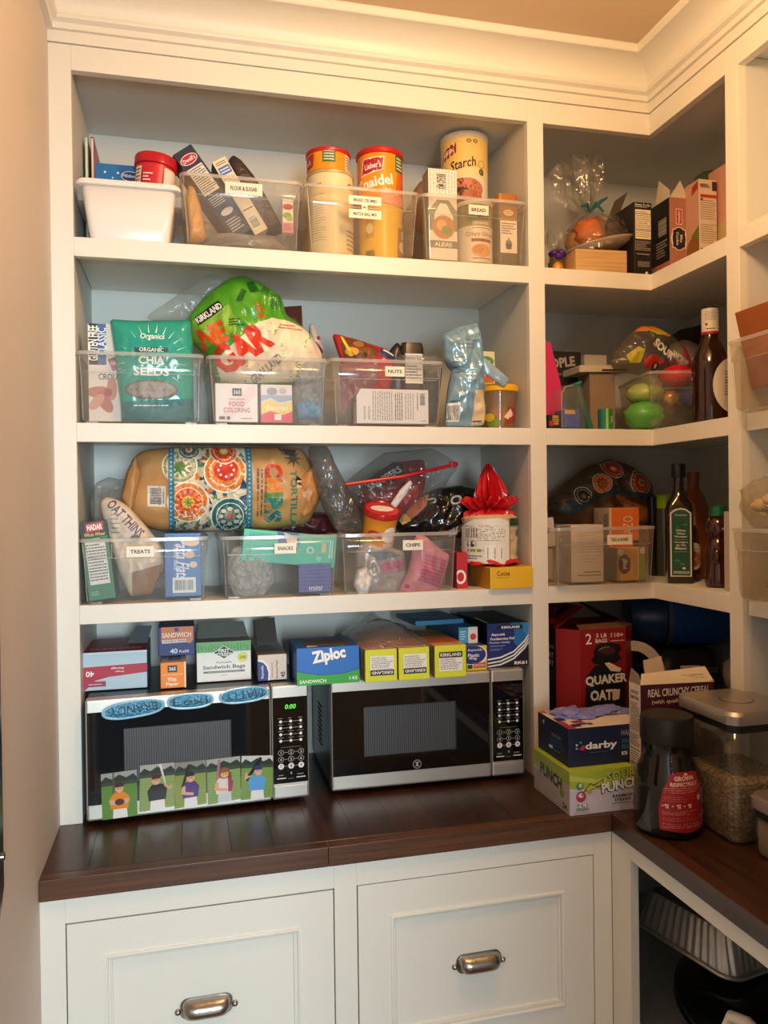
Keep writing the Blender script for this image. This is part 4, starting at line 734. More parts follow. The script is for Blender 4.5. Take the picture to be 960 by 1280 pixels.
p = Puff('black_chip_bag', 'shiny black chip bag at right above the chips bin', 'bag', [(492, 660), (505, 636), (522, 620), (545, 610), (575, 606), (600, 612), (640, 618), (650, 640), (610, 660), (585, 672), (540, 676), (505, 674)], .17, .09, mat('16161a', .18, coat=.5, key='blk'), wr=.015, ws=22, seed=45, part='bag_body')
p.ink([('t', 534, 624, 12, 'S', 'd8d4d0', {'rot': 60, 'w': 7}), ('e', 563, 625, 7, 5, 'c8c8cc', 30), ('e', 563, 625, 4.5, 3, '1c1c20', 30), ('p', [(552, 664), (592, 642), (596, 648), (557, 671)], 'd8d8d4'), ('lv', 556, 650, 592, 662, 9, '333333')])
p.ink([('p', [(494, 640), (508, 624), (532, 618), (528, 632), (508, 652), (498, 650)], 'cc7a4c'), ('p', [(494, 646), (504, 640), (510, 650), (500, 656)], 'e0c07a')], name='food_picture')
# corn cakes in a twisted bag, on a yellow box
t = carton('yellow_box', 'bright yellow box under the corn cake bag, right end of third shelf', 'box', (.991, -.012, S3+.0005), (.112, .14, .052), dict(front='e9b823', left='c8951c', top='dca820'),
  {'front': [('t', .3, .72, .22, 'Cocoa', '5a4414', {'w': .3, 'a': 'c'}), ('l', .14, .5, .44, .56, 1, '8a6a1c'), ('r', 0, 0, .012, 1, 'f4dc8c')]}, rot=(0, 0, 0))
t = thing('corn_cake_bag', 'round stack of corn cakes in a bag with red twisted top', 'bag', (.970, .082, S3+.056))
CAKE = mat('d8c4a0', .5, bump=.5, bscale=60, key='cake')
b = MB(); rings = []
for k in range(15):
    z = .006+.118*k/14; r = .069+.0025*math.sin(k*2.1); ring = []
    if k == 0: r = .062
    if k == 14: r = .058
    for i in range(48):
        a = 2*math.pi*i/48; q = r+.0045*noise.noise(Vector((math.cos(a)*4, math.sin(a)*4, k*.7))); ring.append((q*math.cos(a), q*math.sin(a), z))
    rings.append(ring)
b.loft(rings, CAKE); b.obj('cake_stack', t, smooth=50)
ink_cyl(t, .073, .118, [('p', [(.0, .06), (.62, .02), (.62, .9), (.5, .98), (.2, .96), (0, .8)], 'e8e6e0'), ('l', .08, .5, .56, .84, 9, '8a8884'), ('lv', .1, .58, .26, .78, 5, '55524e'), ('r', .12, .38, .24, .5, '3a3a3c'), ('r', .12, .28, .32, .34, '8a9a1c'), ('r', .34, .1, .54, .42, 'f0eeea'), ('bh', .36, .14, .52, .38, '2a2a2c'), ('l', .08, .12, .3, .22, 2, '44423e'), ('p', [(.63, .82), (.86, .82), (.86, .97), (.63, .97)], '1f4a1f'), ('r', .615, .02, .625, .9, '7a2a2a')], name='paper_label')
RED = mat('cf1f2a', .22, coat=.3, key='redfilm')
b = MB(); rings = []
for k, (r, z) in enumerate(((.064, -.001), (.075, .003), (.074, .010), (.0705, .014))):
    rings.append([((r+.0025*math.sin(i*1.1+k))*math.cos(2*math.pi*i/56), (r+.0025*math.sin(i*1.1+k))*math.sin(2*math.pi*i/56), z+.003*math.sin(i*.7)) for i in range(56)])
b.loft(rings, RED); b.obj('bag_bottom', t, smooth=50)
b = MB(); rings = []
for k, (r, z, wv, dx) in enumerate(((.066, .112, .004, 0), (.060, .128, .008, 0), (.030, .140, .01, .004), (.013, .146, .004, .006), (.028, .155, .010, .006), (.033, .175, .012, .006), (.027, .200, .010, .005), (.018, .225, .007, .003), (.004, .252, .002, .0))):
    rings.append([(dx+(r+wv*math.sin(i*1.9+k*.4))*math.cos(2*math.pi*i/48), (r*.8+wv*math.sin(i*1.9+k*.4))*math.sin(2*math.pi*i/48), z+wv*.5*math.sin(i*1.3+k)) for i in range(48)])
b.loft(rings, RED); b.obj('twisted_top', t, smooth=60)
b = MB(); rings = []
for k, (r, z) in enumerate(((.02, .140), (.05, .150), (.068, .158), (.066, .162), (.03, .15))):
    rings.append([((r+.010*math.sin(i*2.2+k))*math.cos(2*math.pi*i/56), (r*.8+.010*math.sin(i*2.2+k))*math.sin(2*math.pi*i/56), z+.010*math.sin(i*1.9+k*.3)) for i in range(56)])
b.loft(rings, RED); b.obj('ruffle', t, smooth=60)
carton('red_carton', 'narrow red carton with white logo between chips bin and yellow box', 'box', (.880, .035, S3+.0005), (.028, .09, .088), dict(front='c01c28', left='98141e', top='a81824'),
  {'front': [('e', .35, .32, .16, .2, 'efe8e4'), ('e', .35, .32, .1, .13, 'c01c28')]})
# ------------------------------------------------------------------ two microwaves
def microwave(label, fl, rz, hz, clock, trim):
    Wd, Dp, Hh = .4785, .325, .258
    t = thing('microwave', label, 'microwave', (fl[0], fl[1], CT), (0, 0, rz), 'microwaves on the counter')
    SS = mat(trim, .36, .75, bump=.01, bscale=300, key='ss'); BK = mat('111114', .35, key='case'); GL = mat('050507', .05, coat=.6, key='glass'); z0 = .012
    b = MB(); b.box(.002, Wd-.002, .032, Dp, z0, z0+Hh-.002, BK); b.obj('case', t, bevel=.003)
    for x in (.03, Wd-.03):
        for y in (.06, Dp-.04):
            f = MB(); f.lathe([(.012, 0), (.014, .002), (.014, z0+.001)], mat('202022', .6), (x, y, 0), 12); f.obj('foot', t)
    xd = Wd*.822
    dr = MB(); dr.box(0, xd-.0008, 0, .032, z0, z0+Hh, SS); d = dr.obj('door', t, bevel=.005, seg=3)
    g = MB(); g.box(.003, xd-.004, -.0012, .004, z0+.034, z0+Hh-.027, GL); g.obj('door_glass', d, bevel=.0006)
    # perforated window screen behind the glass shows as a ribbed grey field
    wx0, wx1, wz0, wz1 = .165*Wd, .63*Wd, z0+.30*Hh, z0+.735*Hh
    n = 44; WS = mat('4c4c52', .5, key='screen')
    b = MB(); b.box(wx0-.002, wx1+.002, -.00135, -.0011, wz0-.002, wz1+.002, mat('232326', .4, key='screenb'))
    for i in range(n):
        x0 = wx0+(wx1-wx0)*i/n; b.box(x0, x0+(wx1-wx0)/n*.55, -.0017, -.0012, wz0, wz1, WS)
    o = b.obj('window_screen', d); o['kind'] = 'stuff'
    ink(t, 'brand_mark', [('ring', 0, 0, .0105, .0097, 'b8b8b8'), ('r', -.0008, -.006, .0008, .006, 'b8b8b8'), ('p', [(-.005, -.005), (-.004, -.006), (.005, .005), (.004, .006)], 'b8b8b8'), ('p', [(.005, -.005), (.004, -.006), (-.005, .005), (-.004, .006)], 'b8b8b8'), ('ring', 0, 0, .0085, .0080, '8a8a8a')], lambda u, v: (u, v), 1, lambda a, c_, k: (.428*Wd+a, -.0014-k, z0+.185*Hh+c_))
    cpn = MB(); cpn.box(xd+.0008, Wd, 0, .032, z0, z0+Hh, SS); c = cpn.obj('control_panel', t, bevel=.004, seg=3)
    g = MB(); g.box(xd+.003, Wd-.003, -.0012, .004, z0+.036, z0+Hh-.027, GL); g.obj('panel_glass', c, bevel=.0006)
    g = MB(); g.box(xd+.004, Wd-.004, -.003, .004, z0+.004, z0+.031, SS); g.obj('open_button', c, bevel=.002)
    pw, ph = Wd-xd-.006, Hh-.063
    ops = []
    for r_ in range(4):
        v = .72-.075*r_
        for q in range(3): ops += [('e', .22+.29*q, v, .017, .017, 'e8e8e8')]; ops += [('l', .15+.29*q, v+.03, .30+.29*q, v+.045, 1, '9a9a9a')]
        ops += [('r', .26, v-.003, .46, v+.003, '8a8a8a'), ('r', .55, v-.003, .75, v+.003, '8a8a8a')]
    for r_ in range(3):
        v = .36-.08*r_
        for q in range(3):
            fill = r_ == 2
            ops += [('e' if fill else 'ring', .22+.29*q, v, .034, .034 if fill else .028, 'e4e4e4' if fill else '9a9a9a'), ('t', .22+.29*q, v, .034, str(r_*3+q+1), '101010' if fill else 'c8c8c8')]
        ops += [('r', .30, v-.003, .42, v+.003, '8a8a8a'), ('r', .60, v-.003, .72, v+.003, '8a8a8a')]
    ops += [('l', .22, .415, .8, .425, 1, '8a8a8a'), ('t', .51, .115, .03, '0', 'c8c8c8'), ('r', .1, .055, .36, .068, 'd8d8d8'), ('r', .66, .055, .92, .068, 'd8d8d8'), ('l', .14, .085, .34, .11, 1, '9a9a9a'), ('l', .68, .085, .9, .11, 1, '9a9a9a'), ('r', .42, .05, .58, .056, '777777')]
    ink(c, 'keypad', ops, lambda u, v: (u*pw, v*ph), ph, lambda a, c_, k: (xd+.003+a, -.0014-k, z0+.036+c_))
    if clock:
        E_ = bpy.data.materials.new('clock_glow'); E_.use_nodes = True; pb = E_.node_tree.nodes['Principled BSDF']; pb.inputs['Base Color'].default_value = (0, .02, 0, 1); pb.inputs['Emission Color'].default_value = (.15, .9, .05, 1); pb.inputs['Emission Strength'].default_value = 1.2
        ink(c, 'clock_display', [('t', .50, .89, .055, '0:00', E_, {'sh': .12})], lambda u, v: (u*pw, v*ph), ph, lambda a, c_, k: (xd+.003+a, -.0014-k, z0+.036+c_), label='lit green clock digits')
    for r_ in range(9):
        f = MB(); f.box(.0008, .0026, .16, .22, z0+.06+r_*.012, z0+.064+r_*.012, mat('000000', .8)); f.obj('side_vent', t)
    return t
mwl = microwave('left microwave, with blue name magnets and five photos on its door', (.0115, -.0285), 2.4, 0, True, 'ccc8c1')
mwr = microwave('right microwave, with bare black glass door and round emblem', (.5435, .0035), -.9, 0, False, 'c8c2ba')
ML = Matrix.Translation((.0115, -.0285, CT)) @ Matrix.Rotation(R(2.4), 4, 'Z')
# name magnets
BLU = mat('4a8fb4', .2, .25, bump=.5, bscale=150, key='foilblue')
def magnet(px, py, wpx, hpx, tx, rot, flip, lab):
    o_ = ML.inverted() @ at(px, py, -.0285+.0); k = (o_.x)
    # point on the door plane
    P0 = ML @ Vector((0, -.002, 0)); n = (ML.to_3x3() @ Vector((0, -1, 0))); d = RM @ Vector(((px-480)/CF, 1, (640-py)/CF)); s_ = (P0-Vector((CX, CY, CZ))).dot(n)/d.dot(n); q = Vector((CX, CY, CZ))+d*s_
    m_ = s_/CF; t = thing('name_magnet', lab, 'magnet', q, (0, -rot, 2.4), 'name magnets on the left microwave')
    W2, H2 = wpx*m_/2, hpx*m_/2; ring = []
    for i in range(40):
        a = 2*math.pi*i/40; ca, sa = math.cos(a), math.sin(a); ring.append((W2*math.copysign(abs(ca)**.75, ca), H2*math.copysign(abs(sa)**.85, sa)))
    b = MB(); b.loft([[(x, 0, z) for x, z in ring], [(x, -.0022, z) for x, z in ring], [(x*.97, -.003, z*.92) for x, z in ring]], BLU); b.obj('magnet_body', t, smooth=40)
    b = MB(); b.loft([[(x, -.0031, z) for x, z in ring], [(x*.96, -.0034, z*.9) for x, z in ring], [(x*.9, -.0031, z*.8) for x, z in ring], [(x, -.0025, z) for x, z in ring]], mat('8fbdd4', .15, coat=.5), False, False); b.obj('clear_edge', t, smooth=40)
    ink(t, 'letters', [('t', 0, 0, H2*.95, tx, '0e222c', {'w': W2*1.5, 'ws': 1, 'rot': 180 if flip else 0, 'b': .0})], lambda u, v: (u, v), 1, lambda a, c_, k: (a, -.0032-k, c_), h0=.0003)
magnet(167, 886, 76, 22, 'BRANDY', 5, True, 'leftmost of three blue oval name magnets on the left microwave')
magnet(238, 876, 57, 20, 'Lexi', 0, False, 'middle of three blue oval name magnets, letters upright')
magnet(305, 868.5, 62, 20, 'MATTY', 3, True, 'rightmost of three blue oval name magnets on the left microwave')
# photos on the door: flat prints of ball players
def photo(c4, lab, ops):
    P0 = ML @ Vector((0, -.0014, 0)); n = ML.to_3x3() @ Vector((0, -1, 0)); pts = []
    for px, py in c4:
        d = RM @ Vector(((px-480)/CF, 1, (640-py)/CF)); s_ = (P0-Vector((CX, CY, CZ))).dot(n)/d.dot(n); pts.append(ML.inverted() @ (Vector((CX, CY, CZ))+d*s_))
    o = thing('photo_print', lab, 'photo', ML @ Vector((pts[0].x, -.0014, pts[0].z)), (0, 0, 2.4), 'ball player photos on the microwave'); bx, bz = pts[0].x, pts[0].z
    q = [(p.x-bx, p.z-bz) for p in pts]     # bl, br, tr, tl
    b = MB(); b.prism(q, -.0008, 0, mat('ece8e2', .3), 'xz'); b.obj('photo_card', o)
    def conv(u, v): return tuple((q[0][i]*(1-u)+q[1][i]*u)*(1-v)+(q[3][i]*(1-u)+q[2][i]*u)*v for i in (0, 1))
    ink(o, 'picture', ops, conv, abs(q[3][1]-q[0][1]), lambda a, c_, k: (a, -.0009-k, c_), rough=.2)
def field(g, sky='9aa4a4'): return [('r', 0, 0, 1, 1, g), ('r', 0, .72, 1, .86, '3c4c3c'), ('r', 0, .84, 1, 1, sky), ('p', [(0, .84), (.12, .93), (.3, .86), (.5, .95), (.7, .87), (.9, .94), (1, .85), (1, .8), (0, .8)], '2f3c32'), ('l', 0, .05, 1, .6, 9, '6f8a48', .12)]
SK, WH = 'd9a684', 'e8e6e4'
def player(shirt, cap, pants, lean=0, hair=None, bat=None, batc='22242a', arms='fold'):
    o = []
    c = .5+lean*.0
    if bat: o.append(('p', bat, batc))
    o += [('p', [(c-.2, 0), (c-.18, .22), (c+.2, .22), (c+.22, 0)], pants), ('p', [(c-.24, .2), (c-.28, .42), (c-.16, .55), (c+.14, .56), (c+.28, .44), (c+.24, .2)], shirt)]
    if hair: o += [('e', c+lean*.2, .66, .12, .13, hair), ('p', [(c+.08, .7), (c+.22, .66), (c+.24, .46), (c+.14, .44), (c+.1, .6)], hair)]
    o += [('e', c+lean*.2, .645, .088, .1, SK), ('p', [(c-.13+lean*.2, .67), (c-.11+lean*.2, .76), (c+.02+lean*.2, .79), (c+.12+lean*.2, .75), (c+.13+lean*.2, .68)], cap), ('e', c-.03+lean*.2, .645, .012, .01, '4a3a34'), ('e', c+.04+lean*.2, .645, .012, .01, '4a3a34'), ('p', [(c-.03+lean*.2, .6), (c+.05+lean*.2, .6), (c+.01+lean*.2, .588)], 'f2e8e4')]
    if arms == 'fold': o += [('p', [(c-.3, .4), (c-.26, .3), (c+.2, .3), (c+.3, .38), (c+.24, .42), (c, .36), (c-.2, .42)], SK), ('e', c, .35, .1, .07, '4a2622')]
    if arms == 'right': o += [('p', [(c+.2, .5), (c+.34, .4), (c+.42, .46), (c+.4, .52), (c+.32, .47), (c+.22, .57)], SK)]
    if arms == 'left': o += [('p', [(c-.22, .52), (c-.4, .44), (c-.38, .6), (c-.32, .64), (c-.3, .54), (c-.16, .56)], SK)]
    if arms == 'down': o += [('p', [(c-.26, .46), (c-.3, .3), (c-.1, .26), (c+.1, .24), (c+.1, .3), (c-.16, .34), (c-.16, .48)], SK)]
    return o
photo([(128, 1025), (172, 1019), (171, 962), (126, 968)], 'photo of a player in orange shirt, first from the left on the microwave', field('5f8a3a')+player('e08a28', '4a2c34', WH, bat=[(.30, .3), (.34, .3), (.36, 1), (.32, 1)], batc='5a4c44'))
photo([(174, 1015), (219, 1007), (218, 953), (175, 957)], 'photo of a player in black shirt leaning, second from the left', field('8fa064', 'a8aca8')+player('2a2428', '5a2a2a', WH, -.2, bat=[(.72, .52), (.76, .5), (.62, 1), (.54, 1)], batc='d8d4d0', arms='right'))
photo([(218, 1011), (258, 1004), (257, 950), (219, 954)], 'photo of a player in purple shirt and cap, third from the left', field('8a9a4c', '8a8c84')+player('51337c', '2a2438', WH, bat=[(.2, .45), (.28, .42), (.5, .92), (.42, .96)], batc='2a2426', arms='down'))
photo([(260, 1006), (301, 998), (300, 945), (258, 950)], 'photo of a smiling girl in pink vest with a bat, fourth from the left', field('84a05c', 'a4aaa4')+player('e2d2cc', '8a5a38', 'c8ccd4', .1, hair='7a4c2c', bat=[(.26, .5), (.34, .5), (.42, .98), (.34, .98)], batc='a8707c', arms='down')+[('p', [(.62, .22), (.74, .22), (.78, .44), (.68, .54), (.62, .5)], 'a03858')])
photo([(301, 1000), (341, 996), (341, 944), (302, 945)], 'photo of a player in light blue shirt with bat raised, rightmost', field('7a9a4c', 'c8ccca')+player('5a9fd8', '2c3c78', WH, .15, bat=[(.12, .46), (.2, .42), (.66, .94), (.58, .98)], batc='1c1c22', arms='left'))
# ------------------------------------------------------------------ boxes on top of the microwaves
MT = CT+.2705
def onmw(name, label, px0, px1, y, h, d, cols, prints, rz=0, zoff=0, **kw):
    pa, pb = at(px0, 840, y), at(px1, 840, y); return carton(name, label, 'box', ((pa.x+pb.x)/2, y, MT+zoff), (pb.x-pa.x, d, h), cols, prints, rot=(0, 0, rz), group='boxes on the microwaves', **kw)
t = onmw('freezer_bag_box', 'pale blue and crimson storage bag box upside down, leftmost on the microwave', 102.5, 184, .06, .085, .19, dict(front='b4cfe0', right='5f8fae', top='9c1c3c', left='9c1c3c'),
  {'front': [('p', [(0, 0), (0, .62), (1, .66), (1, .42), (.4, .34), (.2, .26), (.04, .02)], 'b01f40'), ('t', .12, .44, .15, '40', 'f2eef0', {'rot': 180, 'w': .13, 'b': .03}), ('r', .06, .1, .36, .24, '9c3450'), ('t', .54, .56, .07, 'Storage', 'f2e8ea', {'rot': 180, 'w': .2, 'b': .02}), ('t', .57, .47, .05, 'bags', 'f2e8ea', {'rot': 180, 'w': .13}), ('l', .1, .14, .3, .19, 1, 'e8c8d0'), ('r', 0, .95, 1, 1, 'd4e2ea')],
   'top': [('r', 0, .0, 1, .5, 'a8213f'), ('l', .1, .1, .9, .3, 1, 'd8a0ac')], 'right': [('e', .2, .8, .1, .12, '9fd0e4'), ('p', [(.05, .2), (.4, .1), (.4, .5), (.1, .6)], '7fb4cc')]})
flap(t, [(.02, .0, .086), (.066, .0, .086), (.075, .05, .118), (.04, .05, .118)], mat('6c7478', .5))
t = onmw('wax_paper_box', 'small orange wax paper box end-on on the left microwave', 200.5, 232.5, .035, .058, .25, dict(front='f08a1c', right='8a7c74', top='a89c92', left='8a7c74'),
  {'front': [('r', .28, .62, .66, .88, '2c2622'), ('t', .47, .75, .14, '365', 'f4f0ea', {'w': .26, 'b': .02}), ('l', .08, .5, .88, .55, 1, 'fbe4c4'), ('t', .45, .35, .17, 'Wax', 'fbf2e4', {'w': .36}), ('t', .47, .15, .17, 'Paper', 'fbf2e4', {'w': .5}), ('r', .93, 0, 1, 1, 'f4d8b0')], 'top': [('r', .3, .1, .8, .3, '4a3a5a'), ('l', .2, .4, .8, .8, 4, '6a5a54')]})
onmw('sandwich_bag_box', 'navy and orange sandwich bag refill box standing behind the wax paper', 198.5, 244, .11, .068, .1, dict(front='1f2c72', right='18225a', left='18225a'),
  {'front': [('r', .08, .5, .96, 1, 'd9712c'), ('e', .5, .9, .08, .07, '2c3c84'), ('t', .5, .72, .17, 'SANDWICH', 'f4ece4', {'w': .8, 'b': .02}), ('p', [(.1, .44), (.92, .46), (.92, .58), (.1, .56)], 'e4d8cc'), ('t', .46, .51, .07, 'DOUBLE ZIPPER', '9a5a34', {'w': .6}), ('e', .84, .52, .1, .1, 'cf8a5c'), ('t', .42, .17, .18, '40', 'f2f2f6', {'w': .2, 'b': .02}), ('t', .7, .15, .1, 'Refill', 'd8dcec', {'w': .26})]}, zoff=.0585)
t = onmw('bag_box', 'white and green box of sandwich bags with black diamond logo', 246, 314, .075, .092, .17, dict(front='f0efec', top='8a8f84', left='c8ccc4', right='c8ccc4'),
  {'front': [('r', 0, .74, 1, 1, '6fae6c')]+[('r', .02+.06*i, .76+.03*(i % 3), .05+.06*i, .95-.02*(i % 4), '4f9650') for i in range(16)]+[('p', [(.3, .72), (.5, .9), (.7, .72), (.5, .56)], 'f0efec'), ('p', [(.32, .72), (.5, .885), (.68, .72), (.5, .575)], '232622'), ('t', .5, .77, .09, 'FIRST', 'f2f2ee', {'w': .2, 'b': .03}), ('t', .5, .67, .09, 'STREET', 'f2f2ee', {'w': .28, 'b': .03}), ('t', .5, .48, .055, 'Recloseable', '7a9a7c', {'w': .28}), ('t', .5, .35, .12, 'Sandwich Bags', '55605a', {'w': .78, 'b': .02}), ('r', .12, .215, .88, .265, '6a7a6c'), ('l', .2, .23, .8, .25, 1, 'd8e0d8'), ('l', .44, .14, .56, .165, 1, '7a8a7c'), ('e', .845, .58, .12, .12, 'b8b422'), ('e', .845, .58, .11, .11, 'ece63c'), ('t', .845, .58, .08, '200', '4a5a2c', {'w': .12, 'b': .02})]}, top_open=False)
flap(t, [(-.06, -.02, .092), (.06, -.02, .092), (.055, .05, .118), (-.055, .05, .118)], mat('8f9690', .6))
t = onmw('parchment_box', 'narrow cream parchment paper box with blue arc, lid ajar', 322.5, 358.5, .05, .060, .24, dict(front='ded2c4', top='8a8078', right='8a8078', left='7a7068'),
  {'front': [('p', [(0, 0), (.4, 0), (.42, .34), (.34, .62), (.2, .78), (0, .84)], 'f0f0ee'), ('p', [(0, 0), (.34, 0), (.36, .3), (.3, .55), (.18, .7), (0, .76)], '28388a'), ('t', .16, .34, .12, 'Reynolds', 'e8eaf4', {'rot': 90, 'w': .5}), ('t', .66, .42, .1, 'Parchment Paper', '4a4038', {'rot': 90, 'w': .74}), ('t', .86, .2, .16, '45', '2a2624', {'rot': 90, 'w': .22, 'b': .03}), ('lv', .44, .1, .54, .7, 1, 'a89c90')]})
flap(t, [(-.024, .0, .062), (.026, .0, .066), (.030, .1, .115), (-.022, .1, .108)], mat('6f6a66', .5), th=.002)
t = onmw('zip_sandwich_box', 'blue and green box of sandwich bags with torn opening, across both microwaves', 371, 449.5, -.03, .0845, .14, dict(front='1f6fcb', top='1c50a0', right='1a58a8', left='1a58a8'),
  {'front': [('p', [(0, 0), (1, 0), (1, .36), (.75, .26), (.4, .24), (.15, .32), (0, .38)], '37a83c'), ('p', [(0, .38), (.15, .32), (.4, .24), (.75, .26), (1, .36), (1, .39), (.75, .29), (.4, .27), (.15, .35), (0, .41)], '1a5ab0'), ('t', .52, .73, .42, 'Ziploc', '134a98', {'w': .54, 'rot': 8, 'b': .05}), ('t', .51, .745, .42, 'Ziploc', 'f8fafc', {'w': .54, 'rot': 8, 'b': .05}), ('t', .25, .1, .095, 'SANDWICH', 'f0f6ee', {'w': .42, 'b': .02}), ('t', .9, .13, .1, '145', 'e8f2e4', {'w': .13})],
   'top': [('p', [(.16, .2), (.2, .75), (.86, .8), (.9, .25), (.7, .12), (.3, .12)], '5c4a38'), ('p', [(.18, .3), (.22, .72), (.84, .76), (.87, .34)], '33281f'), ('p', [(.16, .05), (.34, .05), (.34, .14), (.2, .2)], 'e0dcd4'), ('e', .72, .08, .08, .05, '4a9a3c')]})
KB = {'front': [('r', .16, .2, .9, .8, 'ecebe6'), ('l', .2, .42, .86, .76, 6, '8a8a84'), ('r', .16, .2, .9, .37, '2a2422'), ('t', .53, .285, .09, 'KIRKLAND', 'f0eeea', {'rot': 180, 'w': .66, 'b': .03}), ('r', .2, .385, .86, .395, 'c03a3a')], 'top': [('e', .5, .25, .3, .14, 'b0445c'), ('r', 0, .5, 1, 1, 'b8a088')]}
KC = dict(front='d7df2c', top='cfa46c', left='b8a040', right='a89a3c')
import copy
onmw('food_wrap_box', 'chartreuse wrap box printed upside down, next to the blue bag box', 456.5, 496.5, -.045, .075, .24, KC, copy.deepcopy(KB))
onmw('food_wrap_box', 'chartreuse wrap box printed upside down, beside the upright printed one', 498.5, 537, -.046, .075, .24, KC, copy.deepcopy(KB))
onmw('food_wrap_box', 'chartreuse wrap box with upright black name label, on right microwave', 543.5, 583, -.045, .075, .24, dict(KC, top='d0a45c'),
  {'front': [('r', .14, .2, .88, .8, 'ecebe6'), ('l', .18, .24, .84, .58, 6, '8a8a84'), ('r', .14, .62, .88, .8, '2a2422'), ('t', .51, .71, .1, 'KIRKLAND', 'f0eeea', {'w': .66, 'b': .03}), ('r', .18, .6, .84, .612, 'c03a3a')], 'top': [('e', .5, .3, .3, .14, 'b0583c'), ('r', .1, .5, .9, .56, 'c8bc3c')]})
b = MB(); rings = []
x0, x1 = at(455, 840, -.045).x-.004, at(538, 840, -.045).x+.004
for k in range(9):
    y = -.049+.25*k/8; ring = []
    for i in range(26):
        u = i/25; zz = .0775+.012*math.sin(u*3.1)*(k > 1)+.02*max(0, noise.noise(Vector((u*5, k*.7, 2))))*(k > 0)+(.025*math.sin(min(1, k/5)*1.57)*math.sin(u*3.14))
        ring.append((x0+(x1-x0)*u, y, MT+zz))
    rings.append([(x0, y, MT+.001)]+ring+[(x1, y, MT+.001)])
b.loft(rings, clear('ffffff', .10, 'f0f0ee', .06, .7, 45, gloss=.6, key='shrink'), False, False, close=False); o = b.obj('shrink_film', smooth=60, solid=.0004)
o.data.transform(Matrix.Translation((-x0, .045, -MT))); o.location = (x0, -.045, MT); tag(o, 'loose clear shrink film over the two chartreuse boxes', 'plastic wrap')
onmw('plastic_wrap_box', 'yellow and blue plastic wrap box end between chartreuse and foil boxes', 583.5, 609, .01, .060, .25, dict(front='e8d23c', top='2c3c7c', right='a89c3c', left='a89c3c'),
  {'front': [('e', .3, .62, .62, .40, 'f4f4f0'), ('e', .26, .64, .6, .38, '24307c'), ('t', .4, .82, .12, 'Reynolds', 'e8eaf6', {'w': .7, 'sh': .2}), ('t', .34, .62, .14, 'Plastic', 'f4f6fa', {'w': .56, 'b': .02}), ('t', .3, .48, .14, 'Wrap', 'f4f6fa', {'w': .4, 'b': .02}), ('r', .34, .1, .94, .3, 'c03a34'), ('l', .38, .14, .9, .26, 2, 'f4dcd4'), ('r', .04, .08, .28, .24, '3a3a2c')]})
onmw('foil_wrap_box', 'long light blue wrap box lying on the plastic wrap box', 574, 597.5, .045, .040, .24, dict(front='4aa4d4', top='2c7ab4', right='2c7ab4', left='2c6a9c'),
  {'front': [('r', .5, 0, 1, 1, 'e6e6e6'), ('e', .76, .4, .2, .2, 'c8443c'), ('l', .08, .2, .4, .8, 4, 'c8e4f0')]}, zoff=.0605)
carton('loose_lid', 'flattened blue carton lid lying across behind the wrap boxes', 'box', (.842, .10, MT+.0605+.041), (.13, .16, .012), dict(front='3c8ac0', top='2f76ac', left='2c5c88'), {'top': [('l', .1, .1, .9, .5, 3, '9cc8e0')]}, rot=(0, 0, 3))
t = onmw('foodservice_foil_box', 'large navy foodservice foil box with white curved stripes, right end', 609.5, 664.5, .03, .108, .23, dict(front='16244e', top='14161c', left='101216', right='14161c'),
  {'front': [('p', [(.0, .15), (.0, 1), (1, 1), (1, .78), (.85, .55), (.6, .32), (.3, .2)], '1c2a78'), ('p', [(.5, 1), (1, 1), (1, .78), (.9, .6), (.7, .42), (.6, .55), (.62, .8)], '1f6ab0'), ('p', [(.8, 1), (1, 1), (1, .8), (.9, .66), (.82, .8)], '2a8ac8')]+
   [('p', [(0, .165-d_), (.3, .20-d_), (.6, .32-d_), (.85, .55-d_), (1, .78-d_), (1, .82-d_), (.84, .59-d_), (.59, .355-d_), (.29, .235-d_), (0, .2-d_)], 'f2f4f6') for d_ in (0, .085, .16)]+
   [('p', [(0, 0), (1, 0), (1, .55), (.82, .3), (.6, .12), (.3, .0)], '0e0f14'), ('r', .2, .86, .8, .95, '17181c'), ('t', .53, .905, .055, 'KIRKLAND', 'f4f4f4', {'w': .42, 'b': .03}), ('t', .24, .74, .07, 'Reynolds', 'f4f4f6', {'w': .3, 'sh': .25, 'b': .03}), ('t', .34, .65, .06, 'Foodservice Foil', 'f4f4f6', {'w': .54, 'b': .02}), ('t', .28, .56, .055, 'Premium Quality', 'e0e4f0', {'w': .46}), ('l', .06, .47, .4, .5, 1, 'b8c0dc'), ('l', .06, .38, .34, .43, 2, '8a96c0'), ('t', .78, .075, .075, 'RK611', 'f4f4f4', {'w': .36, 'b': .04, 'sh': .1})]})
flap(t, [(-.054, -.11, .109), (-.054, .05, .109), (-.084, .03, .122), (-.084, -.10, .122)], mat('23252a', .4))
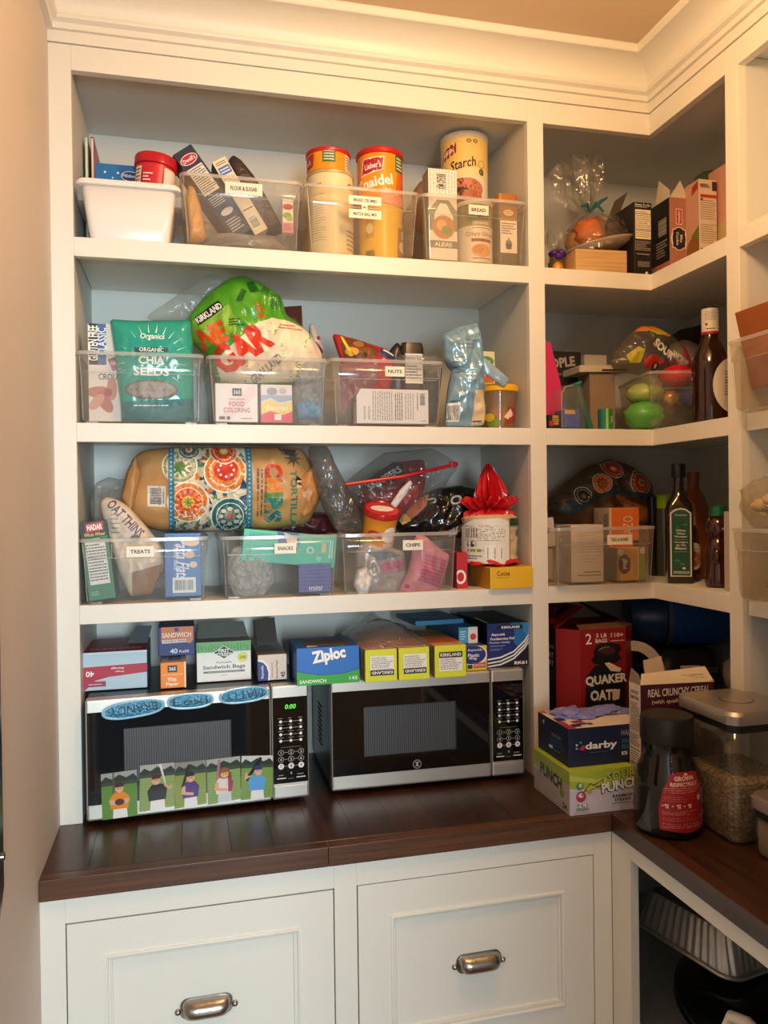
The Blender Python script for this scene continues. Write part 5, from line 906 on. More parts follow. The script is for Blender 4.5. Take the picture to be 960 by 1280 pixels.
# ------------------------------------------------------------------ corner, top shelf
t = thing('wooden_box', 'plain pale wooden box at the front of the corner top shelf', 'box', (1.250, .004, S1), (0, 0, -4))
PW = wood('pale_wood', 'c79a62', 'e0b880', 6, 'X', .55); b = MB(); W_, D_, H_ = .138, .14, .055
b.box(-W_/2, W_/2, 0, .008, 0, H_, PW); b.obj('front_board', t, bevel=.001); b = MB(); b.box(-W_/2, W_/2, D_-.008, D_, 0, H_, PW); b.obj('back_board', t, bevel=.001)
for sx in (-1, 1): b = MB(); b.box(sx*(W_/2-.004)-.004, sx*(W_/2-.004)+.004, .0085, D_-.0085, 0, H_, PW); b.obj('side_board', t, bevel=.001)
b = MB(); b.box(-W_/2+.0085, W_/2-.0085, .0085, D_-.0085, 0, .006, PW); b.obj('base_board', t)
t = thing('gift_plate', 'plate of treats wrapped in cellophane, tilted on the wooden box', 'plate', (1.292, .105, S1+.075), (0, -13, 0))
b = MB(); b.lathe([(.001, 0), (.055, 0), (.075, .004), (.104, .016), (.105, .019), (.102, .019), (.074, .008), (.001, .005)], mat('cbb9a0', .3)); b.obj('plate_body', t, smooth=50)
for i, (x, y, z, r, c_, nm) in enumerate(((-.03, -.03, .04, .032, 'c4682c', 'orange_treat'), (.0, -.02, .045, .03, '8a5a34', 'brown_treat'), (.035, -.03, .03, .028, '3c2a24', 'dark_treat'), (-.05, .0, .028, .026, 'a8763c', 'brown_treat'), (.02, .03, .05, .034, '7a5230', 'brown_treat'), (.055, -.01, .026, .024, 'c8b49a', 'pale_treat'))):
    b = MB(); lump(b, (x, y, z+.012), r*1.2, r*1.2, r*1.15, mat(c_, .6), i+3, .3, 3, 14, 9); b.obj(nm, t, smooth=60)
b = MB(); rings = []
for k, (r, z, wv) in enumerate(((.108, .0, .004), (.104, .03, .006), (.085, .06, .008), (.055, .088, .008), (.022, .106, .006), (.012, .115, .003), (.03, .14, .014), (.05, .17, .02), (.048, .215, .03), (.052, .235, .03))):
    rings.append([((r+wv*math.sin(i*2.3+k*.8))*math.cos(2*math.pi*i/40)-.03*(k > 4)*(k-4)/4*math.sin(i*.4)+.0*k, (r+wv*math.cos(i*1.9+k))*.9*math.sin(2*math.pi*i/40), z+wv*.7*math.sin(i*3.1)) for i in range(40)])
b.loft(rings, clear('ffffff', .05, 'e8e0d4', .05, .5, 30, gloss=.9, key='cello'), False, False); b.obj('cellophane', t, smooth=60)
b = MB()
for s_, e_ in ((-1, (-.02, -.01, .13)), (1, (.055, -.02, .138)), (1, (.03, -.03, .10))): b.tube([(0, -.012, .112), (e_[0]*.5, -.025, .128), e_], [.004, .006, .003], mat('2f6f78', .4), 6)
b.obj('teal_ribbon', t)
t = thing('treat_jar', 'little jar with orange round label and purple bow, corner top shelf', 'jar', (1.1615, .075, S1))
b = MB(); b.lathe([(.018, 0), (.0215, .003), (.0215, .036), (.017, .042), (.017, .048), (.001, .048)], mat('5a4a2c', .25)); b.obj('jar_body', t, smooth=50)
ink_cyl(t, .0215, .036, [('e', .42, .5, .42, .42, 'c8842c'), ('ring', .42, .5, .36, .32, '8a5a1c'), ('e', .42, .5, .2, .2, 'd89a3c')], name='round_label')
b = MB()
for i in range(7): a = i*.9; lump(b, (.012*math.cos(a), .012*math.sin(a)-.006, .056+.006*math.sin(i*2.2)), .012, .010, .009, mat('4a1f7a', .4), i, .3, 3, 8, 6)
b.obj('purple_bow', t, smooth=60)
b = MB(); rings = []
for k, (r, z) in enumerate(((.02, .044), (.012, .066), (.026, .085), (.028, .105), (.018, .125))): rings.append([((r+.006*math.sin(i*2.3+k))*math.cos(2*math.pi*i/24), (r+.006*math.cos(i*1.7))*math.sin(2*math.pi*i/24), z+.006*math.sin(i*2.9)) for i in range(24)])
b.loft(rings, clear('ffffff', .06, 'e8e0d4', .06, .4, 60, gloss=.8, key='cello2'), False, False); b.obj('cellophane_top', t, smooth=60)
t = carton('cracker_carton', 'black carton with nutrition panel, lid flap up, beside the wooden box', 'box', (1.377, .018, S1+.0005), (.052, .13, .189), dict(front='1c1a1c', left='2a2526', top='4a443e', right='161416'),
  {'front': [('t', .5, .965, .035, 'Home To Go', 'f0ece6', {'w': .84, 'b': .02}), ('l', .08, .925, .92, .945, 1, 'd8d0c4'), ('r', .08, .5, .94, .90, 'efe2c8'), ('l', .12, .52, .9, .88, 14, '4a4038', .3), ('r', .08, .62, .94, .625, '3a3028'), ('r', .08, .84, .94, .847, '3a3028'), ('l', .06, .34, .92, .48, 6, 'a89c90'), ('l', .14, .28, .86, .31, 1, 'a89c90'), ('l', .2, .12, .86, .2, 4, 'a89c90'), ('e', .68, .04, .02, .02, 'e8e0d4')]})
flap(t, [(-.026, .0, .189), (-.026, .065, .189), (-.004, .065, .24), (-.004, .0, .24)], mat('6a5c4c', .6))
t = carton('cookie_carton', 'salmon carton with red and black emblems and open white flaps', 'box', (1.473, .004, S1+.0005), (.055, .13, .203), dict(front='b47860', left='1d1a1c', top='3c3028', right='a8644c'),
  {'front': [('p', [(.34, .66), (.68, .66), (.68, .86), (.34, .86)], 'f0e0d4'), ('p', [(.37, .67), (.65, .67), (.65, .85), (.37, .85)], 'b01c24'), ('t', .51, .76, .034, 'GEFEN', 'f4ece6', {'rot': -90, 'w': .155, 'b': .02}), ('e', .5, .48, .115, .15, 'efe0cc'), ('p', [(.14, .36), (.86, .36), (.86, .6), (.14, .6)], 'efe0cc'), ('p', [(.18, .37), (.82, .37), (.82, .59), (.18, .59)], '221c20'), ('e', .5, .48, .095, .14, '221c20'), ('t', .42, .48, .04, 'Cookie', 'e8dcd0', {'rot': -90, 'w': .17}), ('t', .62, .48, .04, 'Mix', 'e8dcd0', {'rot': -90, 'w': .1}), ('e', .7, .1, .06, .05, 'efe4d4'), ('e', .3, .06, .06, .05, 'a8442c')],
   'left': [('r', 0, .0, 1, .2, 'c07058'), ('bh', .62, .56, .9, .78, 'c8c0b8'), ('l', .55, .28, .92, .5, 6, 'a8a098')]})
flap(t, [(-.0275, -.065, .203), (-.0275, .0, .203), (-.0275, -.02, .262), (-.0275, -.065, .222)], mat('d8ccb8', .6)); flap(t, [(-.026, -.064, .203), (.027, -.064, .203), (.008, -.060, .25)], mat('d8c8b4', .6)); flap(t, [(.027, -.064, .203), (.027, .0, .203), (.024, -.03, .25)], mat('cbb8a0', .6))
t = carton('pancake_carton', 'white panelled carton with food picture side, right of salmon carton', 'box', (1.520, -.05, S1+.0005), (.052, .06, .233), dict(front='e4d2bc', left='c89a84', top='b88a6a', right='c8a890'),
  {'front': [('l', .06, .9, .5, .97, 1, '8a5a4a'), ('t', .35, .92, .03, 'Bissli', '7a3a2c', {'w': .5, 'sh': .2}), ('r', .74, .88, 1, .98, '4a1f2c'), ('r', .08, .8, 1, .835, 'c23a2c'), ('l', .08, .56, .95, .78, 9, '8a7460', .3), ('l', .1, .3, .95, .52, 9, '8a7460', .3), ('e', .16, .78, .015, .015, '5a3a2c'), ('e', .14, .24, .015, .015, '5a3a2c'), ('l', .2, .1, .95, .26, 6, '8a7460', .3)],
   'left': [('p', [(.2, 0), (1, 0), (1, .5), (.5, .42)], '6a7a34'), ('e', .6, .25, .12, .14, '8a5a2c'), ('p', [(.5, .85), (.95, .9), (.95, .98), (.55, .95)], 'a82c2c')]})
carton('noodle_carton', 'tall pink food carton half hidden by the corner post', 'box', (1.580, -.155, S1+.0005), (.05, .15, .268), dict(front='d8a088', left='d49c86', top='b88a6a'),
  {'left': [('p', [(0, 0), (1, 0), (1, .35), (.6, .5), (.2, .45)], 'c8b07a'), ('e', .7, .3, .12, .16, '8a6a2c'), ('e', .5, .22, .05, .05, '3c3a1c'), ('p', [(.2, .05), (.5, .1), (.9, .3), (.8, .36), (.3, .2)], 'd8543c'), ('p', [(.6, .84), (1, .9), (1, 1), (.64, .98)], '7a1c2c')]})
Puff('green_bag', 'dark green bag showing over the pancake carton', 'bag', [(868, 222), (880, 214), (893, 212), (896, 240), (894, 300), (872, 305)], .06, .04, mat('4a5a2c', .5), wr=.004, seed=51)
# ------------------------------------------------------------------ corner, second shelf
t = thing('pink_folder', 'bright pink folder leaning at the left of the second corner shelf', 'folder', (1.095, .07, S2+.0005))
a_ = [at(*p, .07) for p in ((672, 428), (688, 428), (703, 488), (703, 522), (672, 522))]
b = MB(); b.prism([(p.x-1.095, max(.0, p.z-S2)) for p in a_], 0, .006, mat('d42c68', .35), 'xz', mat('f0c8a8', .5)); b.obj('cover', t); b = MB(); b.prism([(p.x-1.097, max(.0, p.z-S2-.002)) for p in a_], .0065, .012, mat('e8dcc8', .7), 'xz'); b.obj('pages', t)
carton('snack_box', 'small dark box with yellow print beside the pink folder', 'box', (1.124, .022, S2+.0005), (.030, .04, .036), dict(front='2a1c1e'), {'front': [('r', .35, .3, .9, .95, 'b8963c'), ('e', .25, .4, .2, .2, 'a82c34'), ('l', .4, .4, .85, .8, 3, '5a3a1c')]})
carton('cards_box', 'small royal blue box with yellow edge, second corner shelf', 'box', (1.1695, .016, S2+.005), (.044, .05, .045), dict(front='2444a8', top='d8962c'), {'front': [('r', .1, .74, .7, .96, 'e0a034')]})
t = thing('organizer_bin', 'narrow clear organizer bin with rounded end, left on second corner shelf', 'storage bin', (1.180, .005, S2))
b = MB(); b.rrect([(-.040, .024, 0, .26, .002, .008), (-.042, .026, -.001, .261, .004, .01), (-.045, .018, -.004, .264, .085, .012), (-.034, .006, -.004, .264, .108, .012)], BINW, cap1=False); b.obj('bin_body', t, smooth=40, solid=.0016)
b = MB(); b.tube([(-.044, -.003, .004), (-.046, -.005, .085), (-.036, -.005, .104), (-.012, -.005, .108)], .0014, BINR, 6); b.obj('bin_edge', t)
t = thing('teal_folder', 'slim teal plastic folder slanting beside the narrow organizer bin', 'folder', (1.222, .012, S2+.0005), (0, -17, 0))
b = MB(); b.rrect([(-.007, .007, 0, .2, 0, .003), (-.007, .007, 0, .2, .118, .003)], clear('8fc8b8', .6, '5fa890', .2, key='tealp')); b.obj('folder_body', t)
b = MB(); b.box(-.0085, .0085, -.001, .201, .1185, .124, mat('1f9c8c', .3)); b.obj('folder_clip', t)
t = thing('gum_container', 'small green and teal container at the front of second corner shelf', 'container', (1.268, -.005+.03, S2+.0005))
cyl(t, .0185, .052, mat('2f8f4c', .3), 0, 'container_body', 24); ink_cyl(t, .0185, .052, [('r', 0, 0, .45, 1, '1f7a74'), ('r', .45, 0, .55, 1, '8fc83c'), ('t', .72, .5, .2, 'ice', 'f2f6ee', {'rot': 90})], turn=-15)
clear_bin('clear bin of toys and candy turned askew on the second corner shelf', 1.372, 1.592, .2, S2, .15, y0=-.028, dep=.27, rz=-14, M=BINWARM, text=[('TOYS', .76, .98, .84, .15)])
def lumpthing(name, label, cat, c, r, M, seed, amp=.13, fr=2.6): 
    b = MB(); lump(b, (0, 0, r[2]*.98), r[0], r[1], r[2], M, seed, amp, fr); o = b.obj(name, smooth=60); o.location = c; return tag(o, label, cat)
lumpthing('green_toy_bag', 'light green crumpled bag low in the askew corner bin', 'bag', (1.395, .045, S2+.006), (.055, .05, .036), mat('5fae52', .35), 1)
lumpthing('lime_toy_bag', 'pale lime bag above the green one in the askew bin', 'bag', (1.405, .06, S2+.07), (.05, .05, .030), mat('a4b86a', .35), 2)
lumpthing('black_pouch', 'black fabric pouch at the bottom of the askew bin', 'pouch', (1.468, .035, S2+.006), (.058, .05, .032), mat('1e1e24', .7), 3)
lumpthing('gold_foil_egg', 'shiny golden foil-wrapped sweet in the askew bin', 'sweet', (1.458, .028, S2+.062), (.024, .024, .022), mat('d8a05c', .2, .7), 4, .1)
lumpthing('navy_bag', 'navy bag with pink patch at right inside the askew bin', 'bag', (1.525, .03, S2+.055), (.035, .04, .032), mat('3a4a9c', .35), 5)
lumpthing('pink_packet', 'small pink packet in front of the navy bag', 'packet', (1.520, -.012, S2+.058), (.017, .006, .016), mat('e07a9c', .35), 6)
lumpthing('red_cup', 'bright red toy cup on top of the askew bin contents', 'toy', (1.492, .05, S2+.118), (.042, .045, .03), mat('d81c30', .25), 7, .1)
lumpthing('red_toy', 'red plastic toy at the right top of the askew bin', 'toy', (1.556, .04, S2+.118), (.026, .04, .034), mat('c8142c', .25), 8, .15)
p = Puff('candy_bag', 'clear printed candy bag with lettering on top of the askew bin', 'bag', [(764, 460), (768, 440), (780, 425), (798, 408), (815, 408), (838, 420), (856, 436), (864, 458), (840, 466), (800, 470)], .075, .07, clear('f2eee8', .14, 'd0c4b4', .14, .6, 30, gloss=.5, key='candy'), wr=.009, seed=52, part='bag_film')
p.ink([('p', [(790, 416), (800, 408), (816, 408), (836, 420), (826, 424), (806, 416)], 'd8802c'), ('p', [(804, 416), (820, 414), (834, 422), (812, 421)], 'c8b82c'), ('t', 820, 440, 13, 'SOUR', 'ece4dc', {'rot': -38, 'w': 34, 'b': .05}), ('t', 842, 452, 11, 'WORMS', 'ece4dc', {'rot': -30, 'w': 30, 'b': .05}), ('p', [(776, 446), (790, 436), (796, 440), (792, 456), (780, 456)], 'b8b02c'), ('p', [(795, 452), (806, 446), (822, 456), (800, 464)], 'c83a2c'), ('p', [(848, 428), (862, 448), (860, 458), (846, 446)], 'c8344c'), ('e', 811, 460, 6, 5, '3c3430'), ('t', 811, 460, 6, '8', 'ece4dc')])
t = carton('paper_carton', 'flat white carton lying across items behind the askew bin', 'box', (1.318, .115, S2+.165), (.145, .11, .018), dict(front='cfc4b4', top='e0d6c6'), {'front': [('r', .45, .1, .95, .4, '4a2a2c')]}, rot=(0, -2, 0))
t = carton('white_carton', 'small white carton standing behind the flat white carton', 'box', (1.362, .24, S2+.0005), (.07, .05, .235), dict(front='d8d0c8'), {})
t = carton('dark_brownie_box', 'dark box with pale lettering standing under the flat white carton', 'box', (1.225, .21, S2+.0005), (.15, .06, .235), dict(front='2a2220'), {'front': [('t', .52, .86, .12, 'PEOPLE', 'b8aca0', {'w': .72, 'b': .04, 'rot': 8}), ('l', .1, .7, .9, .76, 1, '7a7068')]})
carton('support_carton', 'grey-brown carton under the flat white carton', 'box', (1.318, .125, S2+.0005), (.075, .07, .163), dict(front='9a8272'), {})
lumpthing('cream_disc', 'flat pale green disc resting at the front of the flat white carton', 'toy', (1.367, .085, S2+.184), (.042, .03, .006), mat('c8c8a0', .4), 9, .1)
p = Puff('clear_peaked_bag', 'large clear peaked bag standing at the back of second corner shelf', 'plastic bag', [(694, 448), (720, 415), (741, 396), (756, 393), (772, 402), (788, 425), (798, 446), (760, 455)], .275, .06, clear('ffffff', .07, 'ffffff', .14, .35, 20, gloss=.25, key='peak'), wr=.008, seed=53)
p = Puff('dark_back_bag', 'dark bag at the back right of second corner shelf', 'bag', [(826, 430), (850, 412), (880, 405), (900, 420), (905, 470), (880, 520), (850, 500)], .22, .05, mat('3c3430', .4), wr=.01, seed=54)
lumpthing('white_back_bag', 'white folded bag behind the candy bag', 'bag', (1.60, .17, S2+.19), (.05, .04, .04), mat('b8aa9c', .5), 11)
carton('back_carton', 'tall brown carton at the back under the white folded bag', 'box', (1.60, .15, S2+.0005), (.09, .06, .19), dict(front='4a3c34'), {})
def bottle(name, label, loc, prof, M, cap=None, capM=None, n=36, **kw):
    t = thing(name, label, 'bottle', loc); b = MB(); b.lathe(prof, M, n=n); b.obj('bottle_body', t, smooth=50)
    if cap: b = MB(); b.lathe(cap, capM, n=n); b.obj('cap', t, smooth=40)
    return t
SYR = mat('2c0f08', .12, coat=.6, key='syr')
t = bottle('syrup_bottle', 'tall dark syrup bottle with white label on its neck, by the corner post', (1.487, -.098, S2+.0005), [(.03, 0), (.043, .002), (.0455, .012), (.044, .05), (.0445, .12), (.0455, .145), (.042, .17), (.030, .195), (.021, .212), (.0195, .222)], SYR, [(.0195, .222), (.0205, .224), (.0205, .289), (.019, .292), (.001, .292)], mat('2a0c10', .3))
ink_cyl(t, .0205, .066, [('r', 0, .1, 1, .96, 'e6dccb'), ('r', 0, .0, 1, .1, 'b0141c'), ('r', 0, .96, 1, 1, '1c1c34'), ('l', .2, .5, .62, .85, 7, '4a4238', .3), ('e', .26, .36, .05, .05, '8a4a2c'), ('l', .25, .15, .7, .24, 1, '4a3a34')], z0=.224, name='neck_label', turn=-15)
ink_cyl(t, .0455, .13, [('e', .74, .5, .36, .5, 'd8cfc2'), ('l', .62, .3, .84, .78, 9, '4a4440', .35), ('t', .72, .56, .06, '100%', '2a2624', {'w': .12})], z0=.03, name='paper_label', turn=-14)
t = bottle('red_sauce_bottle', 'red sauce bottle peeking out behind the corner post', (1.562, -.205, S2+.0005), [(.025, 0), (.030, .003), (.030, .13), (.02, .16), (.012, .19)], mat('a01418', .2), [(.013, .19), (.014, .192), (.014, .21), (.001, .212)], mat('e8e4dc', .4), 24)
# ------------------------------------------------------------------ corner, third shelf
clear_bin('clear bin labelled for tea and honey on the third corner shelf', 1.098, 1.380, .262, S3, .146, y0=-.028, dep=.30, text=[('TEAS & HONEY', .50, .745, .78, .17)], M=BINWARM)
carton('tea_box', 'plain white tea box with small printed lines at front of tea bin', 'box', (1.203, .005, S3+.007), (.090, .085, .144), dict(front='cfc6bc', left='b0a89e', top='d8cec2'),
  {'front': [('l', .2, .5, .94, .88, 8, '8a8078', .15), ('l', .36, .33, .94, .48, 3, '8a8078', .15), ('l', .4, .15, .92, .2, 1, '5a524c'), ('l', .2, .1, .92, .14, 1, '5a524c')], 'left': [('t', .75, .36, .09, 'TEA', '7a726a', {'w': .25})]})
carton('white_tea_box', 'white tea box tipped at the back left of the tea bin', 'box', (1.125, .10, S3+.09), (.085, .05, .075), dict(front='d8cec4', left='b8aea4'), {'front': [('l', .1, .45, .8, .6, 1, '4a443e')]}, rot=(0, -8, 0))
carton('lower_tea_box', 'cream tea box standing at the back left inside the tea bin', 'box', (1.128, .10, S3+.007), (.052, .06, .08), dict(front='b8aea4'), {})
t = carton('orange_tea_box', 'white and orange tea box set on an angle on top in the tea bin', 'box', (1.337, .055, S3+.092), (.082, .10, .100), dict(front='d8702c', left='d0c4b6', top='d8ccbe'),
  {'front': [('r', .0, 0, .06, 1, 'd8c4b0'), ('t', .62, .48, .26, 'TAZO', 'f0dcc8', {'rot': 90, 'w': .62, 'b': -.01})], 'left': [('lv', .08, .2, .3, .9, 4, 'a8988a'), ('e', .45, .55, .14, .12, 'd89a84'), ('lv', .62, .12, .92, .85, 4, '4a3a34')]}, rot=(0, 0, -6))
carton('herbal_tea_box', 'yellow herbal tea box with purple oval beneath the orange one', 'box', (1.324, .003, S3+.007), (.080, .075, .084), dict(front='dca548', left='8a8478', right='6a8a3c'),
  {'front': [('r', 0, 0, .1, 1, 'a88a5c'), ('r', .78, 0, 1, 1, '7a9a3c'), ('e', .26, .5, .2, .3, '4a2438'), ('t', .27, .5, .2, 'yogi', 'e8dcd0', {'rot': 90, 'w': .32, 'b': .02}), ('t', .46, .5, .1, 'Honey', '6a4a24', {'rot': 90, 'w': .4}), ('lv', .56, .12, .72, .9, 2, '8a6a34'), ('e', .12, .86, .1, .1, 'e0d8cc'), ('e', .92, .9, .1, .1, 'd8d0c4')]})
t = thing('extract_bottle', 'small dark extract bottle with cream label at right in tea bin', 'bottle', (1.3865-.017, .055, S3+.007))
b = MB(); b.rrect([(-.0165, .0165, -.0165, .0165, 0, .004), (-.0165, .0165, -.0165, .0165, .07, .004), (-.008, .008, -.008, .008, .082, .005), (-.008, .008, -.008, .008, .1, .005)], mat('3a3430', .2)); b.obj('bottle_body', t, smooth=40)
ink(t, 'paper_label', [('r', -.014, .036, .015, .06, 'c8beae'), ('l', -.012, .04, .013, .058, 3, '5a524a')], lambda u, v: (u, v), 1, lambda a, c_, k: (a, -.0167-k, c_))
p = Puff('mosaic_chip_bag', 'second mosaic-printed chip bag lying at the back of third corner shelf', 'bag', [(684, 640), (686, 622), (705, 605), (735, 583), (762, 574), (782, 580), (800, 590), (812, 606), (818, 632), (812, 655), (780, 662), (720, 668)], .25, .13, mat('6a4c30', .4, bump=.06, bscale=30, key='kraft2'), wr=.012, ws=16, seed=55, part='bag_body', p=3)
mos2 = [('p', [(684, 640), (690, 622), (735, 586), (765, 576), (800, 592), (812, 618), (780, 616), (750, 612), (724, 626), (700, 645)], '5a5244')]
rr = random.Random(9)
for i in range(90):
    u_ = rr.random(); x = 690+118*u_; y = (628-50*math.sin(min(1, u_*1.3)*1.57)+rr.uniform(-2, 30)*(1-.3*u_)); q, a = rr.uniform(2.5, 5.5), rr.uniform(0, 6.28)
    mos2.append(('p', [(x+q*math.cos(a), y+q*math.sin(a)), (x+q*.7*math.cos(a+2.2), y+q*.7*math.sin(a+2.2)), (x+q*.8*math.cos(a+3.9), y+q*.8*math.sin(a+3.9))], rr.choice((TE, DK, GR, 'a8502c', '2c3c5a', '8a7a5a', '7a3424', '22383c'))))
mos2 += flower(738, 605, 11, (OG, RD, 'b8862c', GR), 9)+flower(754, 587, 11, ('a83a2c', RD, OG, CR), 9)+flower(786, 604, 15, ('c8642c', RD, YL, GR), 12)+flower(716, 620, 10, ('2c4448', '1c2c34', '7a6a5a', OG), 8)
mos2 += [('p', [(700, 640), (726, 622), (750, 612), (780, 616), (813, 620), (813, 625), (780, 621), (751, 617), (728, 627), (704, 645)], '2c5468'), ('p', [(740, 640), (755, 618), (770, 626), (790, 634), (812, 636), (806, 652), (760, 660), (735, 655)], 'b8763c'), ('p', [(733, 645), (752, 618), (766, 640), (760, 655)], '6a3c1c')]
p.ink(mos2, maxlen=.006)
GRN = mat('1f150c', .08, coat=.6, key='vin')
t = thing('vinegar_bottle', 'tall square vinegar bottle with green label and black cap', 'bottle', (1.444, -.026, S3+.0005), (0, 0, -27))
b = MB(); q = .031
b.rrect([(-q+.004, q-.004, -q+.004, q-.004, 0, .008), (-q, q, -q, q, .004, .008), (-q, q, -q, q, .185, .008), (-q*.93, q*.93, -q*.93, q*.93, .200, .012), (-.018, .018, -.018, .018, .222, .0175), (-.0135, .0135, -.0135, .0135, .238, .0134), (-.0125, .0125, -.0125, .0125, .272, .0124)], GRN, n=6); b.obj('bottle_body', t, smooth=50)
b = MB(); b.lathe([(.0165, .268), (.0172, .269), (.0172, .300), (.016, .302), (.001, .302)], mat('17171a', .3)); b.obj('cap', t, smooth=40)
ink(t, 'paper_label', [('p', [(.06, .02), (.94, .02), (.94, .93), (.72, .985), (.5, 1.0), (.28, .985), (.06, .93)], 'd8d4c4'), ('p', [(.12, .035), (.88, .035), (.88, .92), (.7, .965), (.5, .98), (.3, .965), (.12, .92)], '184a2c'), ('t', .5, .9, .022, 'Tuscanini', 'd8d0b4', {'w': .5, 'ws': .058}), ('e', .36, .72, .02, .03, '2f6a3c'), ('e', .68, .76, .03, .014, '3a7a48'), ('t', .5, .68, .03, 'White', 'ece6d0', {'w': .4, 'ws': .058}), ('t', .5, .635, .03, 'Wine', 'ece6d0', {'w': .34, 'ws': .058}), ('t', .5, .59, .03, 'Vinegar', 'ece6d0', {'w': .55, 'ws': .058}), ('l', .24, .545, .76, .555, 1, 'c8a03c'), ('t', .5, .51, .028, 'Vinaigre', 'ece6d0', {'w': .56, 'ws': .058}), ('t', .5, .47, .028, 'de Vin', 'ece6d0', {'w': .4, 'ws': .058}), ('t', .5, .425, .034, 'Blanc', 'ece6d0', {'w': .46, 'ws': .058}), ('l', .2, .37, .8, .38, 1, 'c8c0a4'), ('e', .35, .25, .04, .016, '3a7a48'), ('e', .55, .2, .04, .016, '3a7a48'), ('e', .62, .14, .022, .016, 'e4dcc4'), ('l', .2, .06, .84, .1, 2, 'ece6d0')], lambda u, v: ((u-.5)*.058, .014+v*.176), .176, lambda a, c_, k: (a, -q-.0003-k, c_))
AMB = mat('8a4410', .12, coat=.5, key='amb')
bottle('amber_bottle', 'amber bottle standing behind the square vinegar bottle', (1.555, .07, S3+.0005), [(.03, 0), (.037, .003), (.037, .19), (.030, .215), (.016, .24), (.0145, .262)], AMB, [(.0155, .258), (.016, .26), (.016, .285), (.001, .286)], mat('7a3c10', .3))
bottle('green_cap_jar', 'dark spice jar with bright lime lid at back of third corner shelf', (1.523, .155, S3+.0005), [(.022, 0), (.026, .003), (.026, .17), (.022, .19)], mat('4a4c48', .15, coat=.5, key='gcj'), [(.0225, .188), (.0235, .19), (.0235, .224), (.022, .226), (.001, .226)], mat('a8d81c', .35))
bottle('dark_jar', 'dark jar between lime-lidded jar and vinegar bottle', (1.49, .165, S3+.0005), [(.01, 0), (.012, .003), (.012, .2), (.011, .22), (.001, .22)], mat('1c1714', .3), None, None, 24)
t = bottle('honey_bottle', 'brown honey bottle with oval label behind the honey bear', (1.496, .0, S3+.0005), [(.018, 0), (.022, .002), (.0225, .05), (.020, .08), (.022, .1), (.018, .13), (.01, .145)], mat('4a1c0c', .15, coat=.5, key='hon'))
ink_cyl(t, .0226, .07, [('e', .45, .5, .5, .5, 'd8cfc2'), ('e', .45, .4, .3, .3, 'b8542c'), ('l', .3, .62, .6, .8, 2, '4a3a2c')], z0=.03, name='oval_label', turn=-10)
BEAR = mat('3a120a', .14, coat=.6, key='bear')
t = bottle('honey_bear', 'bear-shaped honey bottle with green cap beside the corner post', (1.466, -.150, S3+.0005), [(.024, 0), (.030, .003), (.032, .03), (.029, .06), (.030, .09), (.026, .108), (.021, .116), (.026, .126), (.029, .142), (.026, .158), (.018, .168), (.012, .172)], BEAR, [(.017, .170), (.018, .171), (.016, .192), (.006, .196), (.001, .2)], mat('0f6a44', .35))
for sx in (-1, 1):
    b = MB(); lump(b, (sx*.022, 0, .160), .008, .006, .009, BEAR, 1, .0, 1, 10, 8); b.obj('ear', t, smooth=60); b = MB(); lump(b, (sx*.022, -.022, .075), .009, .012, .02, BEAR, 2, .0, 1, 10, 8); b.obj('arm', t, smooth=60)
b = MB(); lump(b, (-.004, -.027, .138), .010, .008, .008, BEAR, 1, 0, 1, 10, 8); b.obj('muzzle', t, smooth=60)
carton('white_paper_carton', 'plain white carton tucked against the corner post, third shelf', 'box', (1.452, -.262, S3+.0005), (.065, .03, .182), dict(front='cfc4b8', left='b4aaa0'), {})
